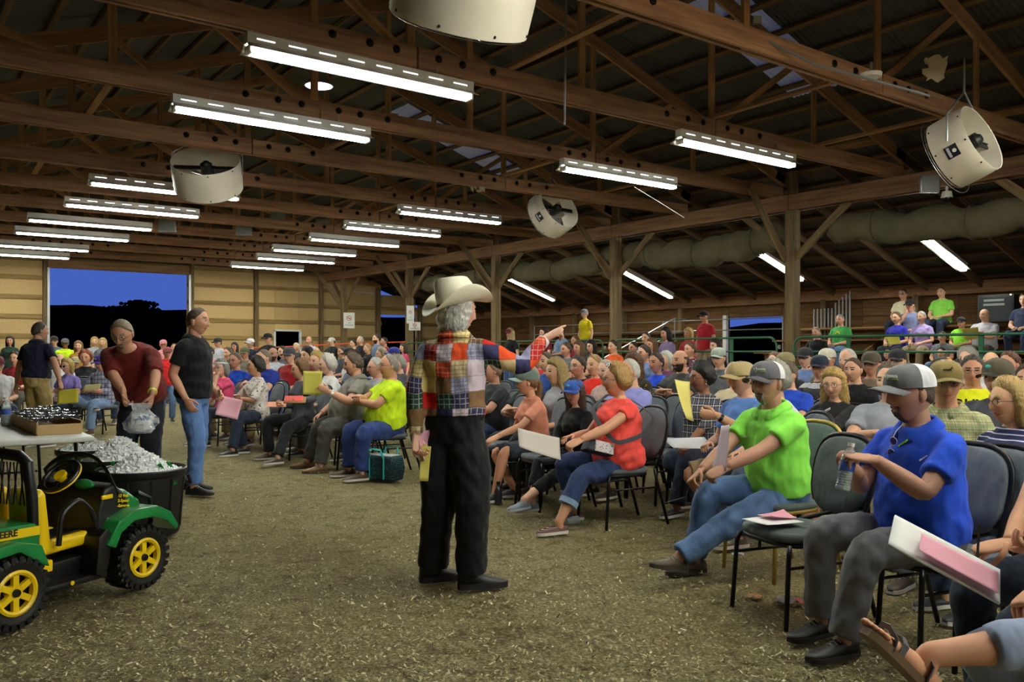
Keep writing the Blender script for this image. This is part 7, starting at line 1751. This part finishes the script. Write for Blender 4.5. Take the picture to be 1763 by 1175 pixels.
q = G(985, 905); cu = thing('clear_cup', 'crushed clear plastic cup on the floor by the striped shoe', 'cup', q); obj('cup_wall', Buf().lathe([(.025, -.06), (.036, .05), (.038, .052), (.034, .05), (.023, -.055)], 14, 'x', (0, 0, .035)), glassy('cup_plastic', '#dfe6ea', .1, .7), cu); obj('cup_base', Buf().cyl((-.06, 0, .035), (-.056, 0, .035), .024, seg=14), glassy('cup_plastic', '#dfe6ea', .1, .7), cu)

# ---- loudspeaker, steel posts, things beyond the aisle
u = (1722 - 881.5) / F; d = 18.9 / (SY + CY * u); p = P(1722, HOR, d); sp = thing('loudspeaker', 'black loudspeaker cabinet on the top bleacher row', 'loudspeaker', (p.x, p.y, 1.97), PI / 2)
obj('cabinet', Buf().box((0, 0, .29), (.72, .42, .58)).bevel('cab', .015), plain('black_vinyl_cabinet', '#17191b', .6), sp); obj('grille', Buf().box((0, .214, .27), (.66, .01, .50)), plain('speaker_grille_cloth', '#1f2325', .85, noise=.3, nscale=120), sp)
for z, w in ((.46, .40), (.37, .42)): obj('maker_mark', Buf().box((.03, .221, z), (w, .004, .045)), plain('pale_worn_print', '#7d8480', .7, noise=.6, nscale=40), sp)
obj('status_light', Buf().ell((-.30, .222, .56), (.014, .01, .014), 8, 6), emis('speaker_led', (1, 1, 1), 6), sp)
for i in range(11):
    px = 1401 + 6.2 * i; d = 19.35 / (SY + CY * (px - 881.5) / F); b0 = P(px, HOR, d); top = 2.45 + .07 * (i > 5) * (i - 4)
    o = obj('steel_post', Buf().tube([(0, 0, .9), (.03, .01, top)], .022, 6), M_galv, loc=(b0.x, b0.y, 0)); tag(o, 'thin grey steel post leaning on the wall, %s from the left of the bundle' % ('first', 'second', 'third', 'fourth', 'fifth', 'sixth', 'seventh', 'eighth', 'ninth', 'tenth', 'eleventh')[i], 'post', 'steel posts leaning on the wall')
for i, (y, z) in enumerate(((14.8, 0), (15.35, 0))):
    for k in range(3):
        r = chair((OX + 1.4 + .02 * k, y), PI / 2 + .2 * i, 'chair stacked outside the aisle doorway, %s stack, %s from the ground' % (('right', 'left')[i], ('first', 'second', 'third')[k]), 'grey', 'stacked chairs outside', False); r.location.z = .22 * k - .1

# ---- small marks sewn on shirts: found on the cloth and laid along its surface
from mathutils.bvhtree import BVHTree
bpy.context.view_layer.update()
def sew(pr, px, py, parts, mat, name):
    sh = [o for o in pr.root.children if o.name.split('.')[0] == 'shirt'][0]; mw = sh.matrix_world
    bv = BVHTree.FromPolygons([mw @ v.co for v in sh.data.vertices], [tuple(p.vertices) for p in sh.data.polygons])
    c0 = Vector((0, 0, CAMH)); d = (P(px, py, 4.0) - c0).normalized(); hit, n, _, _ = bv.ray_cast(c0, d)
    if hit is None: return
    R_ = cam_dir(1, 0, 0); R_ = (R_ - n * R_.dot(n)).normalized(); m = Matrix((R_, n.cross(R_), n)).transposed().to_4x4(); m.translation = hit + n * .004
    b = Buf()
    for x, y, w, h in parts: b.box((x, y, 0), (w, h, .004))
    obj(name, b, mat, sh, mtx=mw.inverted() @ m)
lime = plain('lime_thread', '#8fd63a', .7); wth = plain('white_thread', '#e8e8ee', .7)
sew(blu, 1556, 764, [(-.026 + .0062 * i, .001 * (i % 3), .0045, (.010, .007, .007, .008, .009, .007, .007, .009, .008)[i]) for i in range(9)], lime, 'chest_lettering')
sew(blu, 1591, 790, [(-.016, .002, .010, .008), (-.004, 0, .018, .005), (.012, -.001, .016, .003)], wth, 'sleeve_mark')
sew(grn, 1283, 752, [(-.014 + .0065 * i, .001 * (i % 2), .0045, .009) for i in range(5)], wth, 'chest_lettering')
sew(grn, 1302, 785, [(-.014, .002, .009, .007), (-.002, 0, .016, .004), (.012, -.001, .014, .003)], wth, 'sleeve_mark')
sew(blo, 1426, 706, [(-.024 + .0065 * i, .006 - .001 * (i % 2), .0045, .007) for i in range(8)] + [(-.020 + .0065 * i, -.006, .0045, .004) for i in range(7)], wth, 'chest_lettering')
sew(gir, 868, 720, [(-.02, .03, .012, .05), (0, .02, .012, .04), (.018, .0, .012, .05)], plain('lilac_print', '#a888c8', .8), 'chest_print')
